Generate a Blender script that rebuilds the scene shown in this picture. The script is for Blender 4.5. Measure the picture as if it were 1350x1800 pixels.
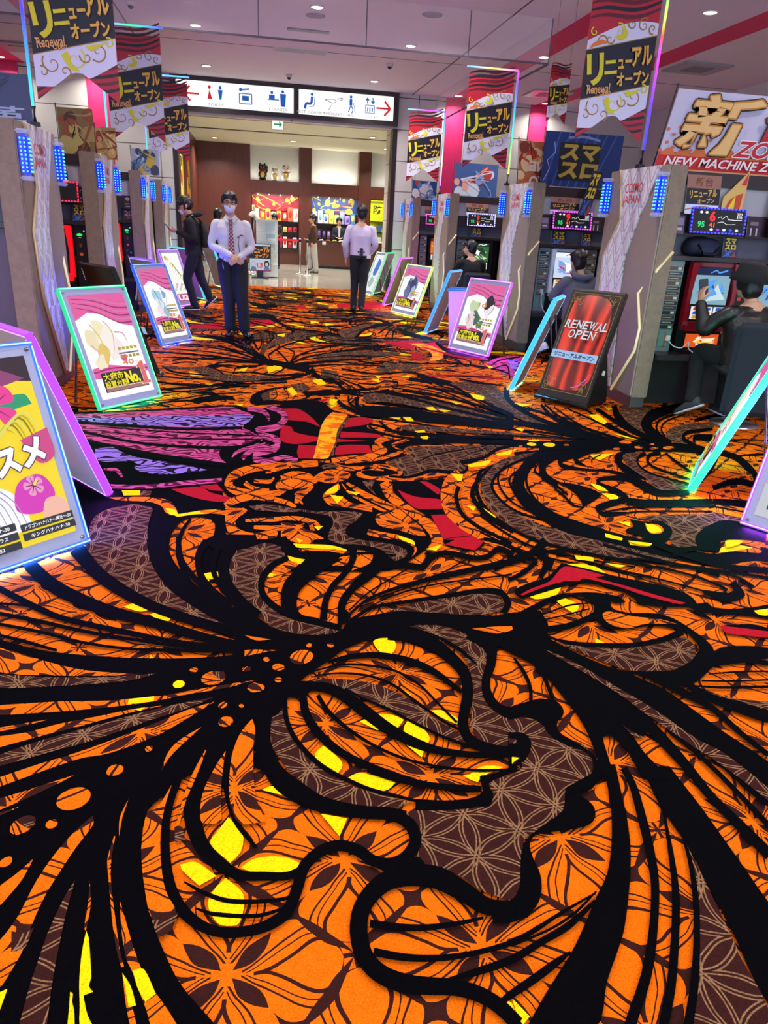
import bpy, bmesh, math, random
from mathutils import Vector, Matrix, Euler
from mathutils.geometry import tessellate_polygon
random.seed(7)
sc = bpy.context.scene
for o in list(bpy.data.objects): bpy.data.objects.remove(o)
COL = sc.collection
PI = math.pi
rad = math.radians

# ------------------------------------------------------------ camera
CAM_H, FPX = 1.45, 1270.0
yaw, pitch, roll = rad(10.5), rad(21.6), rad(3.0)
fw = Vector((math.sin(yaw)*math.cos(pitch), math.cos(yaw)*math.cos(pitch), -math.sin(pitch)))
rt = Vector((math.cos(yaw), -math.sin(yaw), 0)); up = rt.cross(fw)
rt2 = math.cos(roll)*rt + math.sin(roll)*up; up2 = -math.sin(roll)*rt + math.cos(roll)*up
cd = bpy.data.cameras.new('camera'); cam = bpy.data.objects.new('camera', cd); COL.objects.link(cam)
M = Matrix((rt2, up2, -fw)).transposed().to_4x4(); M.translation = Vector((0, 0, CAM_H)); cam.matrix_world = M
cd.sensor_fit = 'VERTICAL'; cd.sensor_height = 36.0; cd.lens = 36.0*FPX/1800.0; cd.clip_start = 0.05; cd.clip_end = 100
sc.camera = cam

# ------------------------------------------------------------ world, exposure
w = bpy.data.worlds.new('world'); sc.world = w; w.use_nodes = True
bgn = w.node_tree.nodes['Background']; bgn.inputs[0].default_value = (0.60, 0.73, 1.0, 1); bgn.inputs[1].default_value = 3.2
sc.view_settings.view_transform = 'Standard'; sc.view_settings.look = 'None'
sc.view_settings.exposure = 0.0; sc.view_settings.gamma = 1.0; sc.view_settings.use_curve_mapping = False
sc.cycles.use_denoising = True
sc.cycles.max_bounces = 6; sc.cycles.diffuse_bounces = 3; sc.cycles.glossy_bounces = 3; sc.cycles.transparent_max_bounces = 12
sc.cycles.sample_clamp_indirect = 4.0

CEIL = 4.15
def area(x, y, z, size, power, color=(1, .95, .9)):
    l = bpy.data.lights.new('downlight_beam', 'AREA'); l.shape = 'DISK'; l.size = size; l.energy = power; l.color = color; l.spread = rad(140)
    o = bpy.data.objects.new('downlight_beam', l); o.location = (x, y, z); COL.objects.link(o)
    return o

# ------------------------------------------------------------ materials
def lin(c):
    if isinstance(c, str):
        c = c.lstrip('#'); c = [int(c[i:i+2], 16)/255 for i in (0, 2, 4)]
    return tuple(((v/12.92) if v <= .04045 else ((v+.055)/1.055)**2.4) for v in c)
MATS = {}
def mat(name, color='#808080', rough=.5, metal=0.0, emit=None, es=0.0, alpha=1.0, trans=0.0, spec=None, coat=0.0):
    if name in MATS: return MATS[name]
    m = bpy.data.materials.new(name); m.use_nodes = True; MATS[name] = m
    b = m.node_tree.nodes['Principled BSDF']
    b.inputs['Base Color'].default_value = (*lin(color), 1); b.inputs['Roughness'].default_value = rough
    b.inputs['Metallic'].default_value = metal
    if emit: b.inputs['Emission Color'].default_value = (*lin(emit), 1); b.inputs['Emission Strength'].default_value = es
    if alpha < 1: b.inputs['Alpha'].default_value = alpha
    if trans: b.inputs['Transmission Weight'].default_value = trans
    if spec is not None: b.inputs['Specular IOR Level'].default_value = spec
    if coat: b.inputs['Coat Weight'].default_value = coat
    return m
class X:                                   # little expression builder for math nodes
    nt = None
    def __init__(s, sock): s.s = sock
    @staticmethod
    def op(o, *a):
        n = X.nt.nodes.new('ShaderNodeMath'); n.operation = o
        for i, v in enumerate(a):
            if isinstance(v, X): X.nt.links.new(v.s, n.inputs[i])
            else: n.inputs[i].default_value = v
        return X(n.outputs[0])
    def __add__(s, o): return X.op('ADD', s, o)
    __radd__ = __add__
    def __sub__(s, o): return X.op('SUBTRACT', s, o)
    def __rsub__(s, o): return X.op('SUBTRACT', o, s)
    def __mul__(s, o): return X.op('MULTIPLY', s, o)
    __rmul__ = __mul__
    def __truediv__(s, o): return X.op('DIVIDE', s, o)
    def __pow__(s, o): return X.op('POWER', s, o)
    def lt(s, o): return X.op('LESS_THAN', s, o)
    def gt(s, o): return X.op('GREATER_THAN', s, o)
def F(o, *a): return X.op(o, *a)
def newmat(name, rough=.8):
    m = bpy.data.materials.new(name); m.use_nodes = True; MATS[name] = m; X.nt = m.node_tree
    b = X.nt.nodes['Principled BSDF']; b.inputs['Roughness'].default_value = rough
    return m, b
def N(t, **k):
    n = X.nt.nodes.new(t)
    for a, v in k.items(): setattr(n, a, v)
    return n
def coords(kind='Object', scale=None):
    t = N('ShaderNodeTexCoord'); s = N('ShaderNodeSeparateXYZ'); X.nt.links.new(t.outputs[kind], s.inputs[0])
    return X(s.outputs[0]), X(s.outputs[1]), X(s.outputs[2]), t.outputs[kind]
def mix(f, a, b):
    n = N('ShaderNodeMix', data_type='RGBA')
    for sock, v in ((n.inputs[0], f), (n.inputs[6], a), (n.inputs[7], b)):
        if isinstance(v, X): X.nt.links.new(v.s, sock)
        elif hasattr(v, 'is_linked'): X.nt.links.new(v, sock)
        elif isinstance(v, (int, float)): sock.default_value = v
        else: sock.default_value = (*lin(v), 1)
    return n.outputs[2]
def noise(vec, scale, detail=2, rough=.5, dist=0):
    n = N('ShaderNodeTexNoise'); n.inputs['Scale'].default_value = scale; n.inputs['Detail'].default_value = detail
    n.inputs['Roughness'].default_value = rough; n.inputs['Distortion'].default_value = dist
    if vec is not None: X.nt.links.new(vec, n.inputs['Vector'])
    return X(n.outputs[0]), n.outputs[1]
def out_color(b, c): X.nt.links.new(c, b.inputs['Base Color'])
def pile(b, vec, col):                     # carpet pile: tiny fibre tone variation and bump
    f, _ = noise(vec, 230, 3, .8); g, _ = noise(vec, 40, 2, .6)
    out_color(b, mix(F('MINIMUM', F('MAXIMUM', (f - .36)*1.7 + (g - .5)*.35, 0.0), .8), col, '#0b0807'))
    bn = N('ShaderNodeBump'); bn.inputs['Strength'].default_value = .35; bn.inputs['Distance'].default_value = .004
    X.nt.links.new(f.s, bn.inputs['Height']); X.nt.links.new(bn.outputs[0], b.inputs['Normal'])
    b.inputs['Roughness'].default_value = .95; b.inputs['Specular IOR Level'].default_value = .02
OR, MR, BK, YL, TAN = '#f06c0a', '#371a17', '#030306', '#ffd80a', '#9b7350'
def carpet_orange():
    m, b = newmat('carpet_orange_petals'); x, y, z, v = coords()
    nz, nc = noise(v, 5, 2)
    s = N('ShaderNodeSeparateXYZ'); X.nt.links.new(nc, s.inputs[0])
    x = x + (X(s.outputs[0]) - .5)*.05; y = y + (X(s.outputs[1]) - .5)*.05
    u = (x + .086)*(1/.2775); w_ = (y - 1.0593)*(1/.2588)
    a = (u + w_)*.5; c = (u - w_)*.5
    p = F('ABSOLUTE', a - F('ROUND', a)); q = F('ABSOLUTE', c - F('ROUND', c))
    mx = F('MAXIMUM', p, q); mn = F('MINIMUM', p, q)
    lens = mn.lt(F('SINE', F('MULTIPLY', F('MINIMUM', F('MAXIMUM', (mx - .035)*(1/.29), 0.0), 1.0), PI))*.05)
    astro = (F('SQRT', F('ABSOLUTE', .5 - mx)) + F('SQRT', mn)).lt(.40)
    t = p + q; sd = F('ABSOLUTE', p - q)
    x1 = F('MINIMUM', F('MAXIMUM', (t - .25)*(1/.65), 0.0), 1.0)
    hw = (x1**1.6)*((1 - x1)**.6)*.726
    l1 = F('MULTIPLY', F('ABSOLUTE', sd - hw).lt(.017), t.gt(.2))
    x2 = F('MINIMUM', F('MAXIMUM', (t - .06)*(1/.92), 0.0), 1.0)
    hw2 = (x2**1.25)*((1 - x2)**.5)*.95
    l2 = F('MULTIPLY', F('ABSOLUTE', sd - hw2).lt(.010), t.gt(.1))
    strip = F('MULTIPLY', (.5 - mx).lt(F('SINE', mn*(2*PI))*.036 - .003), mn.gt(.04))
    x3 = F('MINIMUM', F('MAXIMUM', (t - .10)*(1/.8), 0.0), 1.0)
    l3 = F('MULTIPLY', F('ABSOLUTE', sd - (x3**1.4)*((1 - x3)**.55)*.82).lt(.006), t.gt(.14))
    ln = F('MAXIMUM', F('MAXIMUM', F('MAXIMUM', l1, l2), l3), strip)
    dk = F('MAXIMUM', F('MAXIMUM', lens, astro), ln)
    vn, _ = noise(v, 1.7, 1)
    pile(b, v, mix(dk, OR, MR)); return m
def carpet_maroon():
    m, b = newmat('carpet_maroon_star_lines'); x, y, z, v = coords()
    nz, nc = noise(v, 6, 2)
    s = N('ShaderNodeSeparateXYZ'); X.nt.links.new(nc, s.inputs[0])
    x = x + (X(s.outputs[0]) - .5)*.02; y = y + (X(s.outputs[1]) - .5)*.02
    xx = (x - .518)*(.866/.130); yy = (y - 1.424)*(1/.141); tot = None
    for sx, sy in ((0, 0), (.866, .5)):
        px = F('ABSOLUTE', F('WRAP', xx - sx, .866, -.866)); py = F('ABSOLUTE', F('WRAP', yy - sy, .5, -.5))
        for cx, cy in ((0, 0), (0, 1), (1.732, 0)):
            d = F('SQRT', (px - cx)*(px - cx) + (py - cy)*(py - cy)) - 1
            e = F('ABSOLUTE', F('ABSOLUTE', d) - .03).lt(.0125)
            tot = e if tot is None else F('MAXIMUM', tot, e)
    g, _ = noise(v, 160, 2)
    pile(b, v, mix(F('MULTIPLY', tot, g*1.5), MR, TAN)); return m
def carpet_plain(name, c):
    m, b = newmat(name); x, y, z, v = coords()
    n = N('ShaderNodeRGB'); n.outputs[0].default_value = (*lin(c), 1); pile(b, v, n.outputs[0]); return m
def carpet_scroll(name, c, d):
    m, b = newmat(name); x, y, z, v = coords()
    n = N('ShaderNodeTexWave', wave_type='RINGS'); n.inputs['Scale'].default_value = 5; n.inputs['Distortion'].default_value = 16
    n.inputs['Detail'].default_value = 1.2; n.inputs['Detail Scale'].default_value = 1.3
    X.nt.links.new(v, n.inputs['Vector'])
    pile(b, v, mix(X(n.outputs[1]).lt(.34), c, d)); return m
def carpet_gold():
    m, b = newmat('carpet_gold_ribbon'); x, y, z, v = coords()
    f, _ = noise(v, 7, 2, .5, 1.2)
    pile(b, v, mix(F('SMOOTHSTEP', f, .42, .62) if False else F('MULTIPLY', f.gt(.5), .9), '#f06a10', '#f6b51e')); return m
CM = {'O': carpet_orange(), 'M': carpet_maroon(), 'K': carpet_plain('carpet_black', BK), 'Y': carpet_plain('carpet_yellow', YL),
      'D': carpet_plain('carpet_red', '#b01526'), 'P': carpet_scroll('carpet_pink_scroll', '#d0508c', '#5c1638'),
      'V': carpet_scroll('carpet_violet_scroll', '#9a78d8', '#201430'), 'G': carpet_gold()}
CKEYS = list('OMKYDPVG')

# ------------------------------------------------------------ mesh helper
def frame_from(t):
    t = t.normalized(); a = Vector((0, 0, 1)) if abs(t.z) < .9 else Vector((1, 0, 0))
    n = t.cross(a).normalized(); return n, n.cross(t).normalized()
class MB:
    def __init__(s): s.v = []; s.f = []; s.m = []; s.mi = 0; s.sm = []; s.xf = None; s.smooth = False
    def add(s, vs, fs, mi=None):
        b = len(s.v)
        s.v += [tuple(s.xf @ Vector(p)) if s.xf else tuple(p) for p in vs]
        for f in fs: s.f.append([i+b for i in f]); s.m.append(s.mi if mi is None else mi); s.sm.append(s.smooth)
        return s
    def box(s, x0, y0, z0, x1, y1, z1, mi=None, bev=0.0):
        if bev <= 0:
            vs = [(x, y, z) for z in (z0, z1) for y in (y0, y1) for x in (x0, x1)]
            return s.add(vs, [(0, 2, 3, 1), (4, 5, 7, 6), (0, 1, 5, 4), (2, 6, 7, 3), (0, 4, 6, 2), (1, 3, 7, 5)], mi)
        b = min(bev, (x1-x0)/2.01, (y1-y0)/2.01, (z1-z0)/2.01)
        bm = bmesh.new(); r = bmesh.ops.create_cube(bm, size=1)
        for p in bm.verts: p.co = Vector(((x0+x1)/2+p.co.x*(x1-x0), (y0+y1)/2+p.co.y*(y1-y0), (z0+z1)/2+p.co.z*(z1-z0)))
        bmesh.ops.bevel(bm, geom=bm.edges[:], offset=b, segments=2, affect='EDGES')
        bm.verts.index_update(); s.add([p.co[:] for p in bm.verts], [[q.index for q in f.verts] for f in bm.faces], mi); bm.free(); return s
    def quad(s, a, b, c, d, mi=None): return s.add([a, b, c, d], [(0, 1, 2, 3)], mi)
    def tube(s, pts, r, n=10, mi=None, cap=True, closed=False):
        P = [Vector(p) for p in pts]; k = len(P); rr = r if isinstance(r, (list, tuple)) else [r]*k
        vs = []; fs = []; last = None
        for i in range(k):
            a = P[(i-1) % k] if closed or i > 0 else P[i]; b = P[(i+1) % k] if closed or i < k-1 else P[i]
            t = (b-a).normalized()
            if last is None: nx, ny = frame_from(t)
            else:
                nx = (last - t*last.dot(t)).normalized(); ny = t.cross(nx)
            last = nx
            for j in range(n):
                an = 2*PI*j/n; vs.append(P[i] + (nx*math.cos(an)+ny*math.sin(an))*rr[i])
        for i in range(k if closed else k-1):
            for j in range(n):
                a = i*n+j; b = i*n+(j+1) % n; i2 = (i+1) % k
                fs.append((a, b, i2*n+(j+1) % n, i2*n+j))
        if cap and not closed: fs.append(list(range(n))[::-1]); fs.append([(k-1)*n+j for j in range(n)])
        o = s.smooth; s.smooth = True; s.add(vs, fs, mi); s.smooth = o; return s
    def cyl(s, a, b, r, n=16, mi=None, r2=None): return s.tube([a, b], [r, r if r2 is None else r2], n, mi)
    def lathe(s, prof, c=(0, 0, 0), n=24, mi=None):
        vs = []; fs = []
        for r, z in prof:
            for j in range(n):
                a = 2*PI*j/n; vs.append((c[0]+r*math.cos(a), c[1]+r*math.sin(a), c[2]+z))
        for i in range(len(prof)-1):
            for j in range(n): fs.append((i*n+j, i*n+(j+1) % n, (i+1)*n+(j+1) % n, (i+1)*n+j))
        fs.append(list(range(n))[::-1]); fs.append([(len(prof)-1)*n+j for j in range(n)])
        o = s.smooth; s.smooth = True; s.add(vs, fs, mi); s.smooth = o; return s
    def ell(s, c, r, n=16, m=10, mi=None, rot=None):
        vs = []; fs = []; R_ = rot.to_matrix() if rot else None
        for i in range(1, m):
            th = PI*i/m
            for j in range(n):
                a = 2*PI*j/n; p = Vector((r[0]*math.sin(th)*math.cos(a), r[1]*math.sin(th)*math.sin(a), r[2]*math.cos(th)))
                if R_: p = R_ @ p
                vs.append(Vector(c)+p)
        top = Vector((0, 0, r[2])); 
        if R_: top = R_ @ top
        vs += [Vector(c)+top, Vector(c)-top]; T = len(vs)-2
        for i in range(m-2):
            for j in range(n): fs.append((i*n+j, (i+1)*n+j, (i+1)*n+(j+1) % n, i*n+(j+1) % n))
        for j in range(n): fs.append((T, j, (j+1) % n)); fs.append((T+1, (m-2)*n+(j+1) % n, (m-2)*n+j))
        o = s.smooth; s.smooth = True; s.add(vs, fs, mi); s.smooth = o; return s
    def loft(s, rings, mi=None, n=20):     # rings: (centre, axis-x vector, axis-y vector)
        vs = []; fs = []
        for c, ax, ay in rings:
            c = Vector(c); ax = Vector(ax); ay = Vector(ay)
            for j in range(n): a = 2*PI*j/n; vs.append(c+ax*math.cos(a)+ay*math.sin(a))
        for i in range(len(rings)-1):
            for j in range(n): fs.append((i*n+j, i*n+(j+1) % n, (i+1)*n+(j+1) % n, (i+1)*n+j))
        fs.append(list(range(n))[::-1]); fs.append([(len(rings)-1)*n+j for j in range(n)])
        o = s.smooth; s.smooth = True; s.add(vs, fs, mi); s.smooth = o; return s
    def prism(s, pts, y0, y1, mi=None):    # outline in x,z extruded along y
        n = len(pts); tri = tessellate_polygon([[Vector((p[0], p[1], 0)) for p in pts]])
        vs = [(p[0], y0, p[1]) for p in pts]+[(p[0], y1, p[1]) for p in pts]
        fs = [t for t in tri]+[tuple(i+n for i in t[::-1]) for t in tri]+[(i, (i+1) % n, n+(i+1) % n, n+i) for i in range(n)]
        return s.add(vs, fs, mi)
    def flat(s, pts, y, mi=None):          # flat outline in the x,z plane
        tri = tessellate_polygon([[Vector((p[0], p[1], 0)) for p in pts]])
        return s.add([(p[0], y, p[1]) for p in pts], tri, mi)
    def build(s, name, mats, parent=None, loc=None, rot=None):
        me = bpy.data.meshes.new(name); me.from_pydata(s.v, [], s.f)
        for mm in (mats if isinstance(mats, (list, tuple)) else [mats]): me.materials.append(mm)
        me.polygons.foreach_set('material_index', s.m); me.polygons.foreach_set('use_smooth', s.sm); me.update()
        bm = bmesh.new(); bm.from_mesh(me); bmesh.ops.recalc_face_normals(bm, faces=bm.faces[:]); bm.to_mesh(me); bm.free()
        return link(name, me, parent, loc, rot)
def link(name, data, parent=None, loc=None, rot=None):
    o = bpy.data.objects.new(name, data); COL.objects.link(o)
    if parent: o.parent = parent
    if loc: o.location = loc
    if rot: o.rotation_euler = rot
    return o
def thing(name, label, cat, loc=(0, 0, 0), rot=(0, 0, 0), group=None):
    return tag(link(name, None, None, loc, rot), label, cat, group)
def tag(o, label, cat, group=None, kind=None):
    o['label'] = label; o['category'] = cat
    if group: o['group'] = group
    if kind: o['kind'] = kind
    return o
def struct(o, label=None, cat=None):
    o['kind'] = 'structure'
    if label: o['label'] = label
    if cat: o['category'] = cat
    return o
def kids(o): return [c for c in bpy.data.objects if c.parent == o]
def dup(root, loc=None, rot=None, label=None, group=None):
    r = root.copy(); COL.objects.link(r)
    if loc: r.location = loc
    if rot: r.rotation_euler = rot
    if label: r['label'] = label
    if group: r['group'] = group
    for ch in kids(root):
        c = ch.copy(); COL.objects.link(c); c.parent = r
        for g in kids(ch): d = g.copy(); COL.objects.link(d); d.parent = c
    return r
def spl(P, k=6, closed=False, corner=75):   # Catmull-Rom through points; sharp turns stay corners
    P = [Vector(p) for p in P]; n = len(P); out = []
    def sharp(i):
        if not closed and (i == 0 or i == n-1): return True
        a = P[i]-P[i-1]; b = P[(i+1) % n]-P[i]
        return a.length < 1e-9 or b.length < 1e-9 or math.degrees(a.angle(b)) > corner
    S = [sharp(i) for i in range(n)]
    for i in range(n if closed else n-1):
        p1 = P[i]; p2 = P[(i+1) % n]; p0 = P[i-1] if (closed or i > 0) and not S[i] else p1-(p2-p1)*.5
        p3 = P[(i+2) % n] if (closed or i < n-2) and not S[(i+1) % n] else p2+(p2-p1)*.5
        L = (p2-p1).length
        m1 = (p2-p0)*.5; m2 = (p3-p1)*.5
        for mm in (m1, m2):
            if mm.length > L: mm *= L/mm.length
        for t in range(k):
            t = t/k; h = t*t*t; g = t*t
            out.append((2*h-3*g+1)*p1+(h-2*g+t)*m1+(-2*h+3*g)*p2+(h-g)*m2)
    if not closed: out.append(P[-1])
    return out

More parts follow.
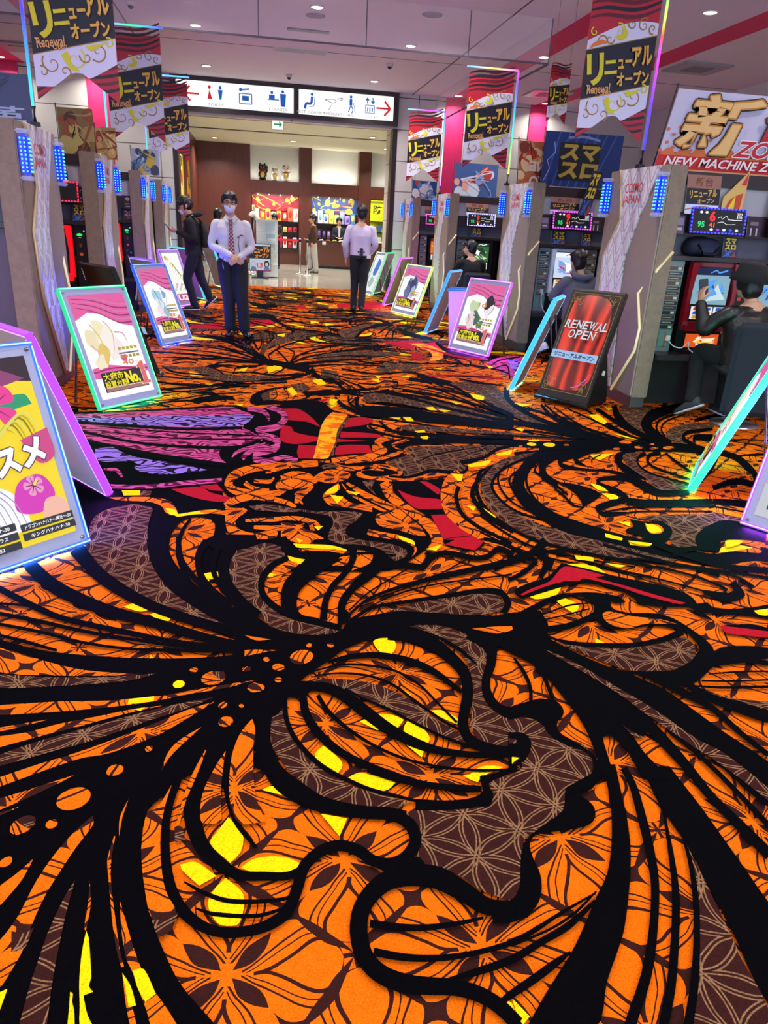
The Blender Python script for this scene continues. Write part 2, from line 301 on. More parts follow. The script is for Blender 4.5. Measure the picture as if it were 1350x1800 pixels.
# ------------------------------------------------------------ carpet floor
CARPET = """RK 3306,4654 3379,4486 3253,4133 3075,3840 3408,4794 3501,4626 3370,4222 3137,3862
PO 3307,4360 3298,4177 3126,3913 3118,4043
RK 2821,3877 3051,3979 3147,3882 2869,3966 3138,4111 3245,4005
RK 2661,3634 2791,3599 2897,3514 2727,3734 2871,3708 2980,3618
RK 2635,3594 2852,3447 2654,3620 2875,3477
PM 2593,3526 2689,3444 2793,3363 2631,3136 2493,3304 2483,3353
RK 2302,3073 2422,3126 2525,3121 2616,3084 2427,3325 2589,3397 2690,3342 2771,3277
RK 2153,2828 2278,2851 2397,2872 2474,2857 2228,2963 2365,3001 2515,3045 2593,3009
PO 2256,2968 2357,3065 2471,3091 2548,3033 2498,2964 2384,2991
PY 2276,2977 2343,3045 2450,3060 2503,3025 2390,3001
RK 3385,4700 3093,4356 2845,4070 3382,4659 3087,4295 2839,4030
PM 3426,5088 3618,5041 3641,4854 3468,4809
RK 3851,6026 4259,6308 4370,6076 3990,6293 4397,6532 4568,6355
RK 3720,5566 4069,5736 4207,5576 3783,5680 4166,5886 4293,5693
RK 4293,6676 4002,6503 3738,6163 4169,6449 3908,6301 3709,6069
RK 922,6145 1226,6009 1611,5756 2032,5428 939,6248 1245,6095 1635,5837 2060,5502
RK 1082,6505 1545,6096 1988,5555 1096,6575 1563,6159 2009,5609
RK 1327,6380 1675,6007 2067,5530 1344,6448 1695,6069 2088,5583
RK 813,5661 1131,5509 1490,5288 1921,5101 822,5716 1143,5562 1505,5337 1938,5148
RK 809,5441 955,5304 868,5086 823,5512 976,5354 875,5054
RK 1075,5210 1441,5097 1880,4981 1085,5257 1454,5143 1900,5035
RK 1309,5096 1616,5020 1877,4972 1346,5236 1636,5084 1893,5017
RK 1235,6758 1014,6583 874,6384 1218,6626 1005,6487 870,6262
RK 695,6504 893,6600 1135,6723 709,6675 910,6746 1146,6799
RK 232,6458 408,6353 629,6479 726,6404 245,6668 423,6586 650,6693 742,6497
RK 225,6227 353,6157 551,6255 229,6291 358,6246 557,6360
RO 258,6325 390,6286 530,6372 262,6392 395,6379 534,6439
RK 2321,6253 2225,6510 2168,6881 2267,6127 2181,6404 2123,6767
RK 1925,6019 2214,5452 2549,5058 1945,6074 2237,5504 2573,5104
RK 1857,5786 2178,5352 2582,4979 1869,5820 2196,5393 2601,5015
RK 1765,5474 2164,5130 2567,4947 1779,5516 2181,5168 2585,4983
RK 2731,5990 2805,5460 2873,4926 2756,6037 2840,5520 2895,4959
RK 2796,5635 2831,5206 2959,4903 2820,5677 2859,5253 2981,4938
RK 2936,5418 2970,5057 3029,4903 2960,5458 3005,5110 3052,4938
RK 2849,5098 2968,4921 3127,4831 2887,5164 3022,5012 3183,4920
RK 2270,5852 2391,5351 2655,4961 2291,5897 2416,5401 2685,5015
RK 1650,4997 2022,4931 2397,4870 1670,5060 2047,4994 2429,4941
RK 2320,4941 2533,4875 2771,4809 2360,5032 2599,5010 2867,4988
RK 2366,6033 2440,5733 2574,5406 2393,6093 2467,5789 2601,5456
RK -1162,5953 -912,6009 -705,5931 -1179,6045 -927,6127 -710,5988
RO -1035,5808 -917,5873 -812,5982 -881,6098 -1046,5862 -934,5973 -827,6044 -877,6041
RK -1593,5897 -1082,5855 -769,6044 -1606,5952 -1093,5922 -777,6103
PK -1619,5709 -1389,5877 -982,3955 -1190,4015
PP -1606,5658 -1349,5691 -1212,5043 -1487,5189
PV -1578,5548 -1325,5574 -1302,5467 -1556,5461
RK -1504,5255 -1248,5209 -1515,5299 -1259,5263
RK -1055,6720 -564,6472 -253,6762 -70,6711 -1061,6771 -568,6521 -257,6836 -70,6764
RK -776,6073 -607,6145 -401,6145 -238,6279 -784,6133 -612,6198 -406,6216 -243,6352
RK -565,6472 -389,6369 -266,6167 -568,6520 -389,6509 -263,6207
RK -1167,7507 -965,7184 -609,7052 -200,7077 -1171,7566 -970,7242 -613,7109 -202,7147
RK -996,6313 -762,6456 -499,6578 -70,6779 -1005,6368 -770,6513 -503,6628 -71,6843
RK -76,7416 191,7260 465,7356 -74,7504 194,7359 472,7483
RK -690,8118 -334,8151 -7,7998 -697,8207 -337,8257 -5,8071
RK -469,9055 -239,8604 -9,8139 -468,9177 -235,8714 -2,8239
RK -655,9866 -256,9339 -87,8760 -658,9972 -252,9488 -80,8835
RK 447,10058 704,9799 1145,9714 1485,9562 455,10171 713,9907 1161,9843 1502,9667
RK 466,9475 905,9543 1454,9350 471,9576 915,9647 1470,9451
RK 524,7277 740,6946 754,6611 544,6445 539,7398 773,7100 760,6531 542,6396
RK 596,6511 778,6496 921,6391 1039,6538 605,6613 799,6650 935,6491 1047,6636
RK 521,6111 568,5773 535,5601 551,6208 611,5835 549,5567
PY 616,6226 704,6361 656,6040 607,5978
PO 727,6296 850,6436 965,6374 937,6177 735,6105
RK -1275,8538 -805,8415 -429,8237 28,7915 -1285,8618 -814,8526 -432,8360 32,8059
RK -1095,7002 -584,6733 -134,6952 269,7072 539,7406 -1104,7080 -590,6817 -137,7041 271,7224 542,7532
RK -1022,6497 -579,6667 -133,6843 279,6942 -1034,6574 -585,6739 -134,6919 281,7033
RK -1079,8745 -539,8577 29,8037 -1086,8813 -542,8659 33,8139
RK -954,9006 -456,8823 29,8148 -960,9078 -458,8909 33,8236
RK -809,9659 -492,9552 -170,8795 21,8146 -820,9825 -494,9753 -156,9020 43,8346
RK -215,9401 -100,8795 56,8156 -173,9722 -68,9043 82,8343
PM -195,9629 -85,9170 -43,8566 -165,9030
RK -98,9990 -32,9151 8,8779 -84,10042 -16,9208 23,8839
RK -9,10158 51,9452 7,8827 6,10219 69,9467 23,8790
RK 87,10471 207,9916 70,9116 99,10595 232,9920 85,9014
RK 401,10636 485,10419 196,9318 35,8744 87,8087 472,11096 525,10145 210,9108 73,8645 123,8207
PM 561,10454 783,10580 811,10019 425,9516 159,9076 71,8467 34,8692 122,9333
RK 813,10062 348,9296 122,8511 152,8123 810,9976 351,9172 135,8437 168,8183
RK 227,8800 289,8346 328,7932 241,8876 307,8421 348,8003
RK 300,9062 423,8721 353,8084 307,9131 438,8765 367,8058
RK 343,7910 525,8584 868,9113 1485,9549 332,8025 523,8691 876,9244 1502,9675
RK 357,7922 609,8413 1422,9125 355,8016 614,8540 1439,9259
PM 600,8309 826,8675 1401,8994 1337,8564 784,8222
RK 385,7748 774,8100 1304,8334 391,8001 784,8238 1319,8448
RK 469,7695 850,7934 1242,7923 477,7875 858,8007 1253,7997
PM 665,7707 809,7535 825,7188 624,7214
RK 530,7590 606,7090 822,6890 585,7807 635,7256 840,7002
RK 29,7877 96,7864 303,7694 465,7532 521,7345 31,8198 110,8229 328,8043 506,7855 554,7500
RK 63,8007 -77,7777 -323,7849 -502,7819 -565,7395 -425,7056 68,7869 -76,7683 -320,7752 -475,7563 -544,7431 -421,7126
PM -505,7687 -391,7428 -139,7278 291,7271 -135,6994 -454,7088 -642,7493 -895,7558 -997,7731 -739,7664
RK 67,8038 -330,8039 -467,7797 -341,7322 65,7937 -326,7952 -451,7776 -335,7370
RK 29,7877 -201,7756 -245,7372 29,7794 -195,7679 -234,7336
RK -205,7346 -75,7704 102,7913 -208,7368 -78,7755 101,7969
RK 149,7916 198,7692 24,7357 162,7978 206,7633 27,7311
RK 221,7871 267,7693 124,7321 233,7938 277,7645 127,7278
PY -162,7628 -94,7727 -126,7495 -210,7514
PY 171,7849 258,7762 234,7573 149,7611
PY -668,7402 -565,7326 -525,7204 -639,7236
PY -487,6853 -411,6858 -437,6782
RK -889,7997 -760,8105 -631,8026 -898,8068 -768,8194 -635,8098
RK -871,7811 -761,7912 -638,7883 -877,7865 -767,7982 -641,7939
RK -952,7611 -794,7348 -462,7220 -955,7673 -799,7433 -464,7280
PK -67,6191 -39,6453 114,6708 335,6796 476,6551 447,6345 245,6112 18,6042 -52,6069
PM 271,6754 426,6994 486,6694 384,6545 282,6646
PM 35,6457 176,6711 135,6264 47,6196
PO 111,6530 222,6714 397,6511 400,6309 205,6204 120,6263
RK 155,6669 163,6402 116,6212 164,6679 171,6392 121,6187
RK 233,6666 267,6399 231,6215 241,6691 276,6405 237,6195
RK 305,6563 327,6405 291,6251 313,6589 335,6405 296,6228
PK -582,6167 -414,6366 -242,6375 -180,6186 -365,6240 -491,6050
RD 157,6025 300,6052 539,6173 605,6254 158,6069 301,6114 543,6265 607,6318
RK 259,5895 424,5766 594,6137 280,6152 439,6059 594,6179
PG 528,5580 570,5743 667,5746 617,5530
PD -922,10843 -491,11213 -463,10503 -873,10506
RK -1009,11930 -706,11570 -518,11945 -1018,12082 -715,11746 -528,12097
RK -956,11260 -482,10975 -961,11342 -485,11080
RK -183,14178 58,13326 362,13507 -177,14430 74,14000 368,13707
RK -229,13335 347,12982 913,12763 2069,13473 -230,13527 354,13166 925,12943 2092,13634
RK -208,11865 201,11684 340,11176 518,10598 864,10410 1513,9755 -212,12339 228,12299 365,11430 533,10797 884,10605 1539,9907
PD -100,11495 208,11667 274,11189 146,10976 -146,11006
PD 598,13403 813,14022 955,13371
PG 1336,13892 1547,14395 1453,13647 1309,13606
PD 1547,14394 1839,14639 1745,13870 1469,13651
RK 1028,10912 1128,10460 1353,10253 1725,11145 1046,11040 1179,10833 1392,10615 1737,11275
PM 1144,10557 1325,10852 1519,10801 1378,10110 1169,9921
RK -134,16725 439,16310 1137,15976 -133,16873 447,16539 1159,16254
RK 79,15836 599,15806 1250,15161 81,15970 609,16021 1268,15361
RK 381,16935 789,16171 1101,15478 387,17087 815,16566 1116,15630
RK -981,15197 -768,14241 -494,14416 -982,15456 -778,14587 -499,14594
RK -203,11514 190,10767 -201,11627 194,10841
RK -198,15931 330,14712 976,14608 -197,16036 335,14852 986,14747
RK -256,15182 70,14764 251,14080 -256,15304 76,14948 259,14200
RK 497,12418 856,11965 1863,12093 507,12587 866,12092 1882,12224
RK 426,11987 798,11150 1301,11080 432,12079 808,11260 1310,11162
RK 667,9254 1166,9887 1567,10107 668,9292 1172,9952 1577,10177
RK -192,10777 43,10315 -190,10851 46,10383
RK 1102,9707 1436,9667 1883,9613 2505,9792 1115,9814 1458,9817 1903,9720 2527,9881
PD 1646,9700 2091,9844 2236,9646 2417,9821 2449,9195 2126,9350 1900,9119 1905,8929 1989,8816 1928,8344 1795,8384 1883,8926 1836,9242
PG 1997,9610 2212,9643 2333,9179 2257,8728 2116,8365 1978,8294 2114,8711 2127,9150
RK 2368,9650 2368,8906 2672,8362 3202,8662 2430,9839 2464,9218 2793,8743 3245,8789
PP 2614,8093 2823,8501 3151,8838 3316,8736 2891,7715 2523,6976 2679,7326 2656,7599 2631,7889
RK 2670,8066 2880,8403 3232,8683 2683,8133 2906,8501 3261,8772
RK 2621,7853 2846,8071 2627,7311 2641,7925 2889,8167 2653,7335
PV 3003,8464 3160,8481 2870,7713 2858,7910
RD 2113,9301 2413,8561 2737,8434 2138,9399 2455,8700 2776,8553
RK 974,8537 1324,8457 1722,8747 982,8604 1336,8540 1734,8818
PM 1004,8810 1329,8914 1707,8902 1688,8681 1277,8549 984,8629
RK 1096,8250 1296,8016 1532,8260 1114,8360 1310,8107 1543,8339
PM 1256,7757 1497,8295 1598,8092 1503,7780 1311,7527
PM 1521,7880 1821,8222 1792,7808 1580,7505
RK 1586,8135 1851,8081 1959,8207 1611,8261 1867,8158 1970,8268
RK 1851,8081 2299,8127 2613,7836 2722,7571 1867,8158 2321,8206 2649,7939 2748,7638
RK 879,7680 1205,7427 1588,7551 1798,7198 1920,6854 891,7763 1220,7519 1608,7647 1833,7320 1975,7021
RD 1766,7353 2107,7406 2548,7271 1780,7419 2136,7513 2579,7362
RK 1633,7346 1751,7011 1878,6905 1942,6556 2049,6046 2121,5798 1674,7497 1820,7249 1953,7128 1972,6632 2085,6132 2163,5894
PM 1908,7055 2234,7204 2304,6960 2346,6653 2277,6294 2173,6223 2082,6565 1975,6782
RK 2065,7253 2250,6962 2441,6946 2081,7303 2302,7118 2458,6993
RK 2418,6863 2348,6554 2287,6055 2596,5607 2463,6915 2381,6606 2326,6142 2616,5647
RK 1749,6981 1890,6602 2018,5942 1763,7025 1908,6652 2036,5982
RK 1626,6893 1833,6386 2018,5706 1639,6937 1850,6434 2035,5744
PM 949,6467 1172,6585 1403,6457 1582,6262 1752,6076 1913,5838 2064,5614 1811,5748 1567,5946 1305,6121 992,6235
RK 877,6361 826,5951 914,5741 900,6362 850,6007 934,5816
RK 867,5874 1247,5833 1632,5630 880,5968 1266,5918 1649,5686
RK 1071,6554 1444,6429 1863,5930 2075,5650 1080,6606 1459,6489 1881,5982 2091,5690
RK 1272,6791 1625,6519 1902,6064 1281,6835 1636,6559 1915,6099
RK 1505,7143 1657,7043 1712,6972 1547,7328 1698,7198 1729,7028
RK 1240,7099 1357,7008 1320,6816 1251,7159 1384,7105 1332,6817
PY 1970,6521 2071,6527 2047,6283 1985,6348
PY 1433,6013 1521,6004 1495,5894 1425,5910
PY 1499,5912 1627,5947 1538,5825
PY 1130,7161 1207,7209 1201,6963
PY 1915,7847 2034,7858 1994,7776
RK 821,7157 949,6842 994,6696 830,7202 961,6894 1006,6744
RK 844,6919 921,6559 799,6182 853,6958 942,6582 806,6141
RK 2464,12272 2143,11775 1955,11024 1992,10485 2433,12080 2122,11586 1989,11103 2021,10595
RK 1328,11752 1662,12244 1908,12021 2080,11417 1338,11873 1683,12411 1960,12314 2149,11737
RK 1229,10851 1768,11429 2067,11464 1241,10983 1788,11576 2104,11674
RK 1313,9839 1613,10847 2059,11394 1312,10038 1638,11145 2112,11747
RK 1721,10427 1998,11184 2116,11421 1729,10549 2012,11331 2131,11532
RK 1772,10129 1964,10825 2111,11233 1769,10211 1968,10935 2119,11327
RK 1822,9857 1992,10680 2124,11153 1806,9880 1981,10733 2125,11221
RK 2067,10925 2153,10196 2419,10043 2148,11259 2259,10626 2460,10207
PM 1196,10558 1599,11365 1922,11735 1521,10793 1284,10086
RK 2168,11429 2562,11126 2768,10459 2191,11547 2590,11239 2796,10558
RK 2236,11955 2660,11823 2712,11559 2261,12084 2697,11982 2736,11646
RK 1497,13324 1742,12864 2127,12484 1513,13440 1764,13010 2152,12624
PD 1842,14628 2388,15123 2375,14186 1887,13487
RK -881,11575 -497,11345 -149,11220 143,10831 -884,11635 -500,11442 -148,11335 147,10919
RK -910,10989 -425,10723 -94,10447 -914,11043 -427,10793 -93,10514
RK -101,11445 196,11116 353,10656 -99,11523 201,11208 362,10755
RK 545,11113 913,10995 1322,11267 1782,11551 549,11170 919,11070 1331,11346 1797,11655
RK 435,11475 820,11451 1831,11881 437,11535 826,11532 1844,11968
RK 61,12942 606,12357 1156,12266 1971,12820 62,13017 611,12450 1164,12359 1986,12922
RK -166,12880 321,12053 573,11699 -165,12953 327,12162 579,11781
RK 859,14272 1380,14715 1827,14544 864,14364 1396,14879 1848,14706
RK -90,15076 387,14410 1022,14323 -89,15160 391,14535 1029,14416
RK 667,16635 1141,16022 1828,15721 674,16758 1153,16176 1846,15871
RK -889,16033 -525,15409 -260,15524 -892,16125 -528,15549 -262,15631
RK -971,14601 -712,13766 -357,13877 -973,14689 -715,13878 -359,13992
RK -965,9132 -522,8995 -160,8618 66,8109 -969,9170 -524,9057 -158,8686 69,8148
RK -981,8527 -523,8298 12,8015 -983,8561 -525,8352 13,8066
RK -1017,8199 -511,8095 12,7980 -1019,8225 -513,8135 12,8020
RK -708,9713 -336,9341 -86,8742 29,8314 -710,9770 -336,9420 -80,8818 35,8360
RK -569,9892 -258,9499 -47,8637 -570,9936 -255,9564 -40,8696
RK 39,10007 76,9441 52,8926 47,10036 87,9451 60,8915
RK 153,10190 164,9605 104,9066 162,10207 174,9594 111,9040
RK -45,10204 46,10454 224,10239 259,9883 -49,10278 46,10556 232,10345 269,9932
RK 473,9627 788,9452 1113,9432 1471,9465 476,9670 794,9522 1122,9503 1480,9522
RK 359,8943 656,9099 1107,9369 360,8981 659,9164 1112,9425
RK 374,8361 731,8737 1415,9083 374,8393 735,8797 1422,9135
RK 399,8097 801,8406 1340,8584 400,8128 805,8451 1347,8632
RK 502,7955 866,8091 1273,8134 503,7985 871,8133 1280,8177
RK 506,7478 661,7268 809,7066 863,6691 510,7513 667,7310 819,7119 873,6725
RK 566,7578 743,7405 939,7159 1131,7178 568,7605 749,7449 947,7210 1137,7221
RK 623,6823 775,6751 877,6539 1006,6553 627,6861 784,6803 886,6589 1011,6589
RK -448,7574 -274,7404 -74,7421 64,7717 -449,7601 -275,7447 -75,7465 63,7743
RK -407,7764 -213,7637 -6,7804 -407,7792 -214,7674 -7,7833
RK -906,7356 -680,7159 -371,6980 -56,6849 -908,7381 -683,7199 -372,7027 -55,6894
RK -1045,6866 -744,6846 -438,6793 -101,6778 -1048,6888 -746,6876 -439,6822 -101,6808
RK -996,6513 -719,6595 -403,6722 -999,6533 -722,6623 -405,6751
RK -944,6129 -681,6199 -416,6405 -68,6495 -947,6153 -684,6230 -418,6438 -69,6523
RK -565,6138 -478,6262 -375,6146 -571,6179 -482,6314 -375,6188
RK -911,8207 -805,8214 -692,8124 -625,7936 -914,8238 -808,8256 -692,8163 -624,7961
PY 98,7732 170,7787 182,7555 111,7415
PY 267,6670 317,6746 349,6463 301,6393
PY 529,7070 619,7158 648,6920 577,6838
PY -204,6052 -121,6056 -134,5984
PY 837,11691 955,11515 813,11346
PY 1027,11431 1175,11346 1025,11124
PY 268,10058 388,10237 352,9889
RK 1985,10850 2162,10199 2443,9933 1997,10904 2177,10264 2459,9996
RK 1205,10201 1530,10843 1812,11365 1208,10246 1536,10912 1821,11442
RK 1242,9740 1591,9938 2064,9947 1249,9800 1603,10017 2077,10011
RK 1784,11214 1599,10325 1384,9964 1788,11194 1596,10260 1380,9919
RK 1043,9164 1367,9337 1717,9320 1047,9203 1375,9392 1727,9376
RK 1008,8843 1450,9020 1734,8932 1012,8880 1458,9073 1744,8984
RK 926,8100 1143,8009 1400,8188 1551,8052 930,8131 1150,8061 1411,8253 1562,8105
RK 1104,7710 1242,7908 1379,7828 1107,7756 1252,7979 1390,7888
RK 852,7420 1099,7305 1350,7235 855,7447 1105,7340 1358,7278
RK 967,6960 1129,6924 1259,7099 973,7000 1136,6980 1264,7147
RK 1106,6780 1335,6864 1506,6962 1111,6811 1343,6911 1512,6994
RK 1154,6671 1427,6578 1639,6245 1804,5936 1159,6701 1434,6607 1647,6271 1813,5959
RK 1371,6878 1583,6697 1762,6420 1962,5761 1376,6901 1591,6727 1771,6447 1974,5788
RK 1506,6966 1702,6780 1848,6322 1970,5882 1512,6990 1711,6810 1858,6347 1979,5904
RK 1697,6899 1898,6754 1999,6398 1703,6923 1908,6784 2009,6424
RK 928,6212 1287,6035 1533,5808 1722,5643 933,6238 1294,6066 1539,5831 1730,5665
RK 961,6025 1270,5946 1512,5721 965,6050 1275,5970 1518,5743
RK 819,6840 862,6553 792,6224 826,6864 873,6567 798,6213
RK 905,7004 989,6770 1039,6558 910,7026 997,6804 1046,6582
RK 1963,7419 2214,7390 2497,7463 1972,7456 2227,7436 2509,7500
RK 1823,7781 2032,7699 2281,7630 1833,7821 2045,7748 2292,7669
RK 2065,8325 2314,8183 2516,7842 2077,8370 2330,8238 2534,7892
RK 2527,9506 2658,8977 2813,8754 2544,9562 2683,9054 2835,8816
RK 2687,12643 2815,11766 3068,11425 2705,12715 2844,11873 3091,11508
RK 2295,11674 2409,10911 2546,10593 2309,11735 2433,11002 2565,10663
PY 2610,8080 2660,7981 2586,7872
PY 1197,7372 1262,7334 1205,7201
PY 1431,7392 1596,7405 1538,7295
PY 1706,6259 1777,6230 1735,6130
RO 1669,7765 1892,7915 2093,7791 2250,7525 1676,7805 1911,7998 2113,7861 2268,7580
RO 1129,7914 1226,7811 1269,7728 1135,7945 1237,7870 1277,7765
RM 2103,4740 1863,4689 1642,4562 1437,4256 1304,3905 1274,3618 1311,3374 1401,3175 1543,3050 1707,2941 1866,2900 2028,2899 2084,4683 1807,4498 1610,4364 1464,4145 1382,3936 1369,3750 1406,3536 1499,3358 1641,3232 1804,3108 1933,3012 2056,2944
RK 2135,4820 1882,4732 1646,4591 1451,4364 1320,4080 1249,3797 1237,3550 1285,3334 1374,3145 1536,3016 1702,2920 1927,2848 2102,4728 1858,4652 1631,4519 1453,4310 1339,4067 1276,3819 1264,3588 1305,3368 1391,3176 1550,3043 1717,2945 1945,2876
RK 2014,4678 1770,4525 1545,4287 1398,4011 1365,3761 1406,3546 1545,3393 1998,4623 1757,4469 1544,4245 1416,4007 1386,3791 1423,3578 1556,3415
RK 2261,4961 1952,4694 1711,4362 1533,4000 1476,3676 1508,3443 1575,3261 1714,3145 1845,3038 1967,2927 2135,2819 2204,4761 1915,4492 1723,4234 1615,4010 1584,3812 1606,3596 1668,3421 1798,3289 1927,3167 2055,3059 2232,2951
RK 1890,4524 1679,4166 1585,3814 1600,3539 1688,3389 1798,3269 1893,4504 1692,4158 1606,3836 1619,3569 1703,3415 1811,3290
RK 1673,4485 1507,4205 1433,3939 1433,3681 1508,3499 1674,4472 1516,4193 1450,3955 1446,3702 1518,3516
RK 1743,4376 1558,4140 1496,3877 1481,3652 1741,4359 1567,4123 1516,3895 1500,3674
RK 2411,4921 2090,4705 1882,4442 1768,4116 1797,3946 2354,4756 2041,4517 1900,4362 1844,4203 1863,4050
PK 1833,4060 1962,3994 2037,3840 1919,3701 1829,3612 1861,3731 1877,3898
RK 1832,3620 1793,3667 1799,3804 1792,3949 1821,3600 1772,3636 1777,3775 1775,3926
RK 1900,4485 1769,4252 1799,4043 1811,3804 1903,4466 1789,4270 1822,4079 1831,3831
RK 2489,4784 2272,4720 2074,4572 1993,4328 2127,4265 2286,4224 2353,4120 2467,4087 2454,4701 2222,4578 2057,4453 2041,4414 2150,4314 2315,4279 2401,4207 2530,4201
RK 2406,4789 2219,4653 2132,4422 2176,4351 2367,4672 2197,4525 2180,4485 2188,4370
RK 2758,4807 2503,4598 2388,4237 2465,4075 2682,4612 2510,4496 2484,4369 2557,4214
PM 2585,4626 2788,4686 2671,4585 2573,4354 2583,4211 2586,4108 2667,4039 2692,3942 2565,3865 2443,3850 2465,4038 2480,4110 2487,4356
RK 2786,4706 2625,4513 2547,4302 2563,4157 2707,3952 2759,4609 2635,4498 2574,4334 2589,4195 2737,3994
RK 2925,4725 2760,4609 2644,4331 2769,4054 2869,4606 2759,4558 2677,4375 2792,4085
RK 2919,4640 2871,4401 2856,4202 2945,4672 2912,4449 2890,4243
RK 2103,4023 2180,4071 2322,4039 2344,3878 2393,3766 2598,3785 2123,4083 2215,4149 2389,4155 2447,4024 2467,3888 2658,3886
RK 2103,4036 2084,3933 2115,3777 2162,3780 2048,3720 1905,3619 1890,3466 2040,3497 2129,4069 2138,4014 2197,3895 2166,3716 2014,3618 1916,3556 1929,3539 2057,3532
RK 2105,3630 2252,3603 2651,3618 2172,3756 2314,3717 2713,3717
RK 1922,3527 2137,3585 2629,3584 1933,3552 2148,3608 2644,3608
RK 1938,3476 2157,3524 2579,3506 1949,3500 2168,3546 2594,3529
PY 2054,4022 2103,3958 2104,3866 2050,3892
PY 2047,3838 2119,3807 2110,3744 2049,3729
PY 2323,4619 2517,4646 2340,4489 2316,4547
RK 2421,4640 2293,4519 2238,4396 2412,4612 2291,4498 2243,4396
PY 1926,3390 2003,3386 1970,3321
PM 2055,3428 2181,3472 2563,3481 2458,3317 2287,3186 2192,3016 2068,3044 2126,3195 2199,3305 2141,3399
PK 2017,3422 2094,3387 2196,3389 2191,3282 2123,3173 2024,3082 1981,3105 1961,3192 1906,3233 1927,3284 1993,3327
PO 2076,3363 2144,3332 2133,3262 2079,3215 2037,3226 2042,3271
PY 2076,3354 2128,3321 2110,3245 2046,3226 2044,3267
PY 1785,3239 1849,3176 1831,3141 1765,3187
PY 1861,3126 1966,3095 1928,3060 1851,3089
RK 1947,3150 2017,3089 2076,3027 2254,2996 1960,3170 2035,3116 2089,3047 2267,3016
PK 2544,3385 2346,3251 2233,3123 2185,2990 2284,2984
PM 2163,6761 2279,6745 2281,6437 2253,5974 2333,5568 2446,5306 2569,5100 2400,5196 2214,5447 2087,5847 2022,6287
RK 2359,6698 2243,6231 2254,5785 2336,5406 2584,4995 2453,6778 2326,6369 2323,5924 2401,5539 2660,5132
RK 1794,5578 2168,5333 2454,5012 2629,4807 1834,5700 2237,5500 2554,5210 2738,5000
RK 1726,5343 2128,5219 2567,4949 1741,5389 2146,5264 2588,4990
PM 1703,5265 2096,5129 2552,4915 2066,5049 1675,5168
RK 1663,5130 2194,5032 2543,4897 1675,5168 2210,5069 2561,4933
RK 2514,6106 2441,5602 2522,5166 2666,4877 2561,6182 2502,5709 2579,5268 2722,4972
RK 2571,6157 2527,5510 2762,4930 2595,6200 2566,5581 2800,4991
RK 2884,5975 2843,5390 2877,4887 2910,6019 2891,5465 2916,4944
RK 2979,5947 2936,5284 2991,4843 3047,6056 3009,5395 3042,4916
RK 2620,6034 2600,5336 2793,4907 2639,6066 2627,5383 2814,4941
PY 2832,5780 2933,5795 2900,5553 2829,5458 2815,5624
PY 2764,5184 2833,5121 2896,4993 2828,5054
PY 3126,6069 3195,6039 3092,5928
PY 2299,6199 2455,6140 2329,6057
PY 1883,5398 1988,5374 1883,5312
PY 2002,5334 2077,5299 2032,5219
RK 3211,6104 3011,5617 2982,5238 3006,5004 3054,4833 3292,6174 3143,5783 3087,5391 3090,5127 3118,4925
PM 3286,6107 3484,6182 3621,6087 3269,5646 3116,5315 3050,5017 3047,5340 3109,5670
RK 3969,6263 3535,5975 3168,5475 3013,5026 3042,4801 3840,6004 3395,5630 3267,5477 3194,5254 3159,4959
RK 3868,5959 3474,5681 3242,5369 3121,5053 3843,5910 3449,5620 3260,5369 3147,5077
RK 3807,5856 3487,5618 3276,5346 3153,5057 3790,5821 3467,5568 3288,5341 3173,5073
PM 3879,5545 3586,5483 3343,5318 3177,5065 3172,4834 3243,4789 3316,5066 3467,5257 3772,5377
RK 3760,5361 3469,5269 3262,4988 3253,4795 3715,5287 3416,5163 3328,5049 3315,4873
RK 3638,5167 3469,5148 3320,4939 3513,4972 3385,4988 3330,4910
RK 1578,4842 1942,4716 2348,4761 2719,4709 3102,4674 3271,4598 1613,4955 2025,4939 2446,4981 2844,4946 3237,4892 3386,4766
PY 2015,4866 1993,4839 1965,4834 1947,4854 1950,4887 1971,4915 1999,4921 2017,4900
PY 2159,4856 2131,4821 2094,4812 2069,4833 2071,4872 2099,4907 2136,4917 2161,4895
PO 2798,4923 2768,4894 2729,4887 2704,4906 2707,4940 2737,4970 2776,4978 2801,4958
PO 2626,4755 2607,4735 2582,4726 2566,4735 2567,4756 2586,4777 2611,4786 2628,4777
PO 2825,4792 2803,4770 2775,4764 2757,4778 2761,4804 2784,4827 2812,4833 2829,4819
PO 2966,4878 2952,4862 2933,4855 2922,4862 2925,4878 2940,4894 2958,4900 2969,4894
PO 3079,4780 3047,4750 3005,4737 2977,4750 2980,4780 3012,4811 3055,4824 3082,4811
PO 2935,4767 2912,4746 2883,4737 2863,4746 2864,4768 2886,4789 2916,4798 2936,4789
PO 1894,4824 1885,4809 1872,4803 1863,4809 1864,4824 1873,4840 1887,4846 1895,4840
PO 2267,4855 2253,4839 2234,4833 2220,4839 2219,4855 2233,4870 2252,4877 2266,4870
PY 2083,4974 2063,4955 2028,4947 1999,4955 1993,4974 2013,4993 2048,5001 2077,4993
RO 1638,4708 1806,4687 1986,4732 1664,4791 1843,4795 1999,4765
PY 1736,4741 1827,4749 1782,4691
PK -207,3970 -180,4175 -134,4334 126,4414 354,4463 245,3006 93,3070 -170,3360 -169,3559 -148,3754
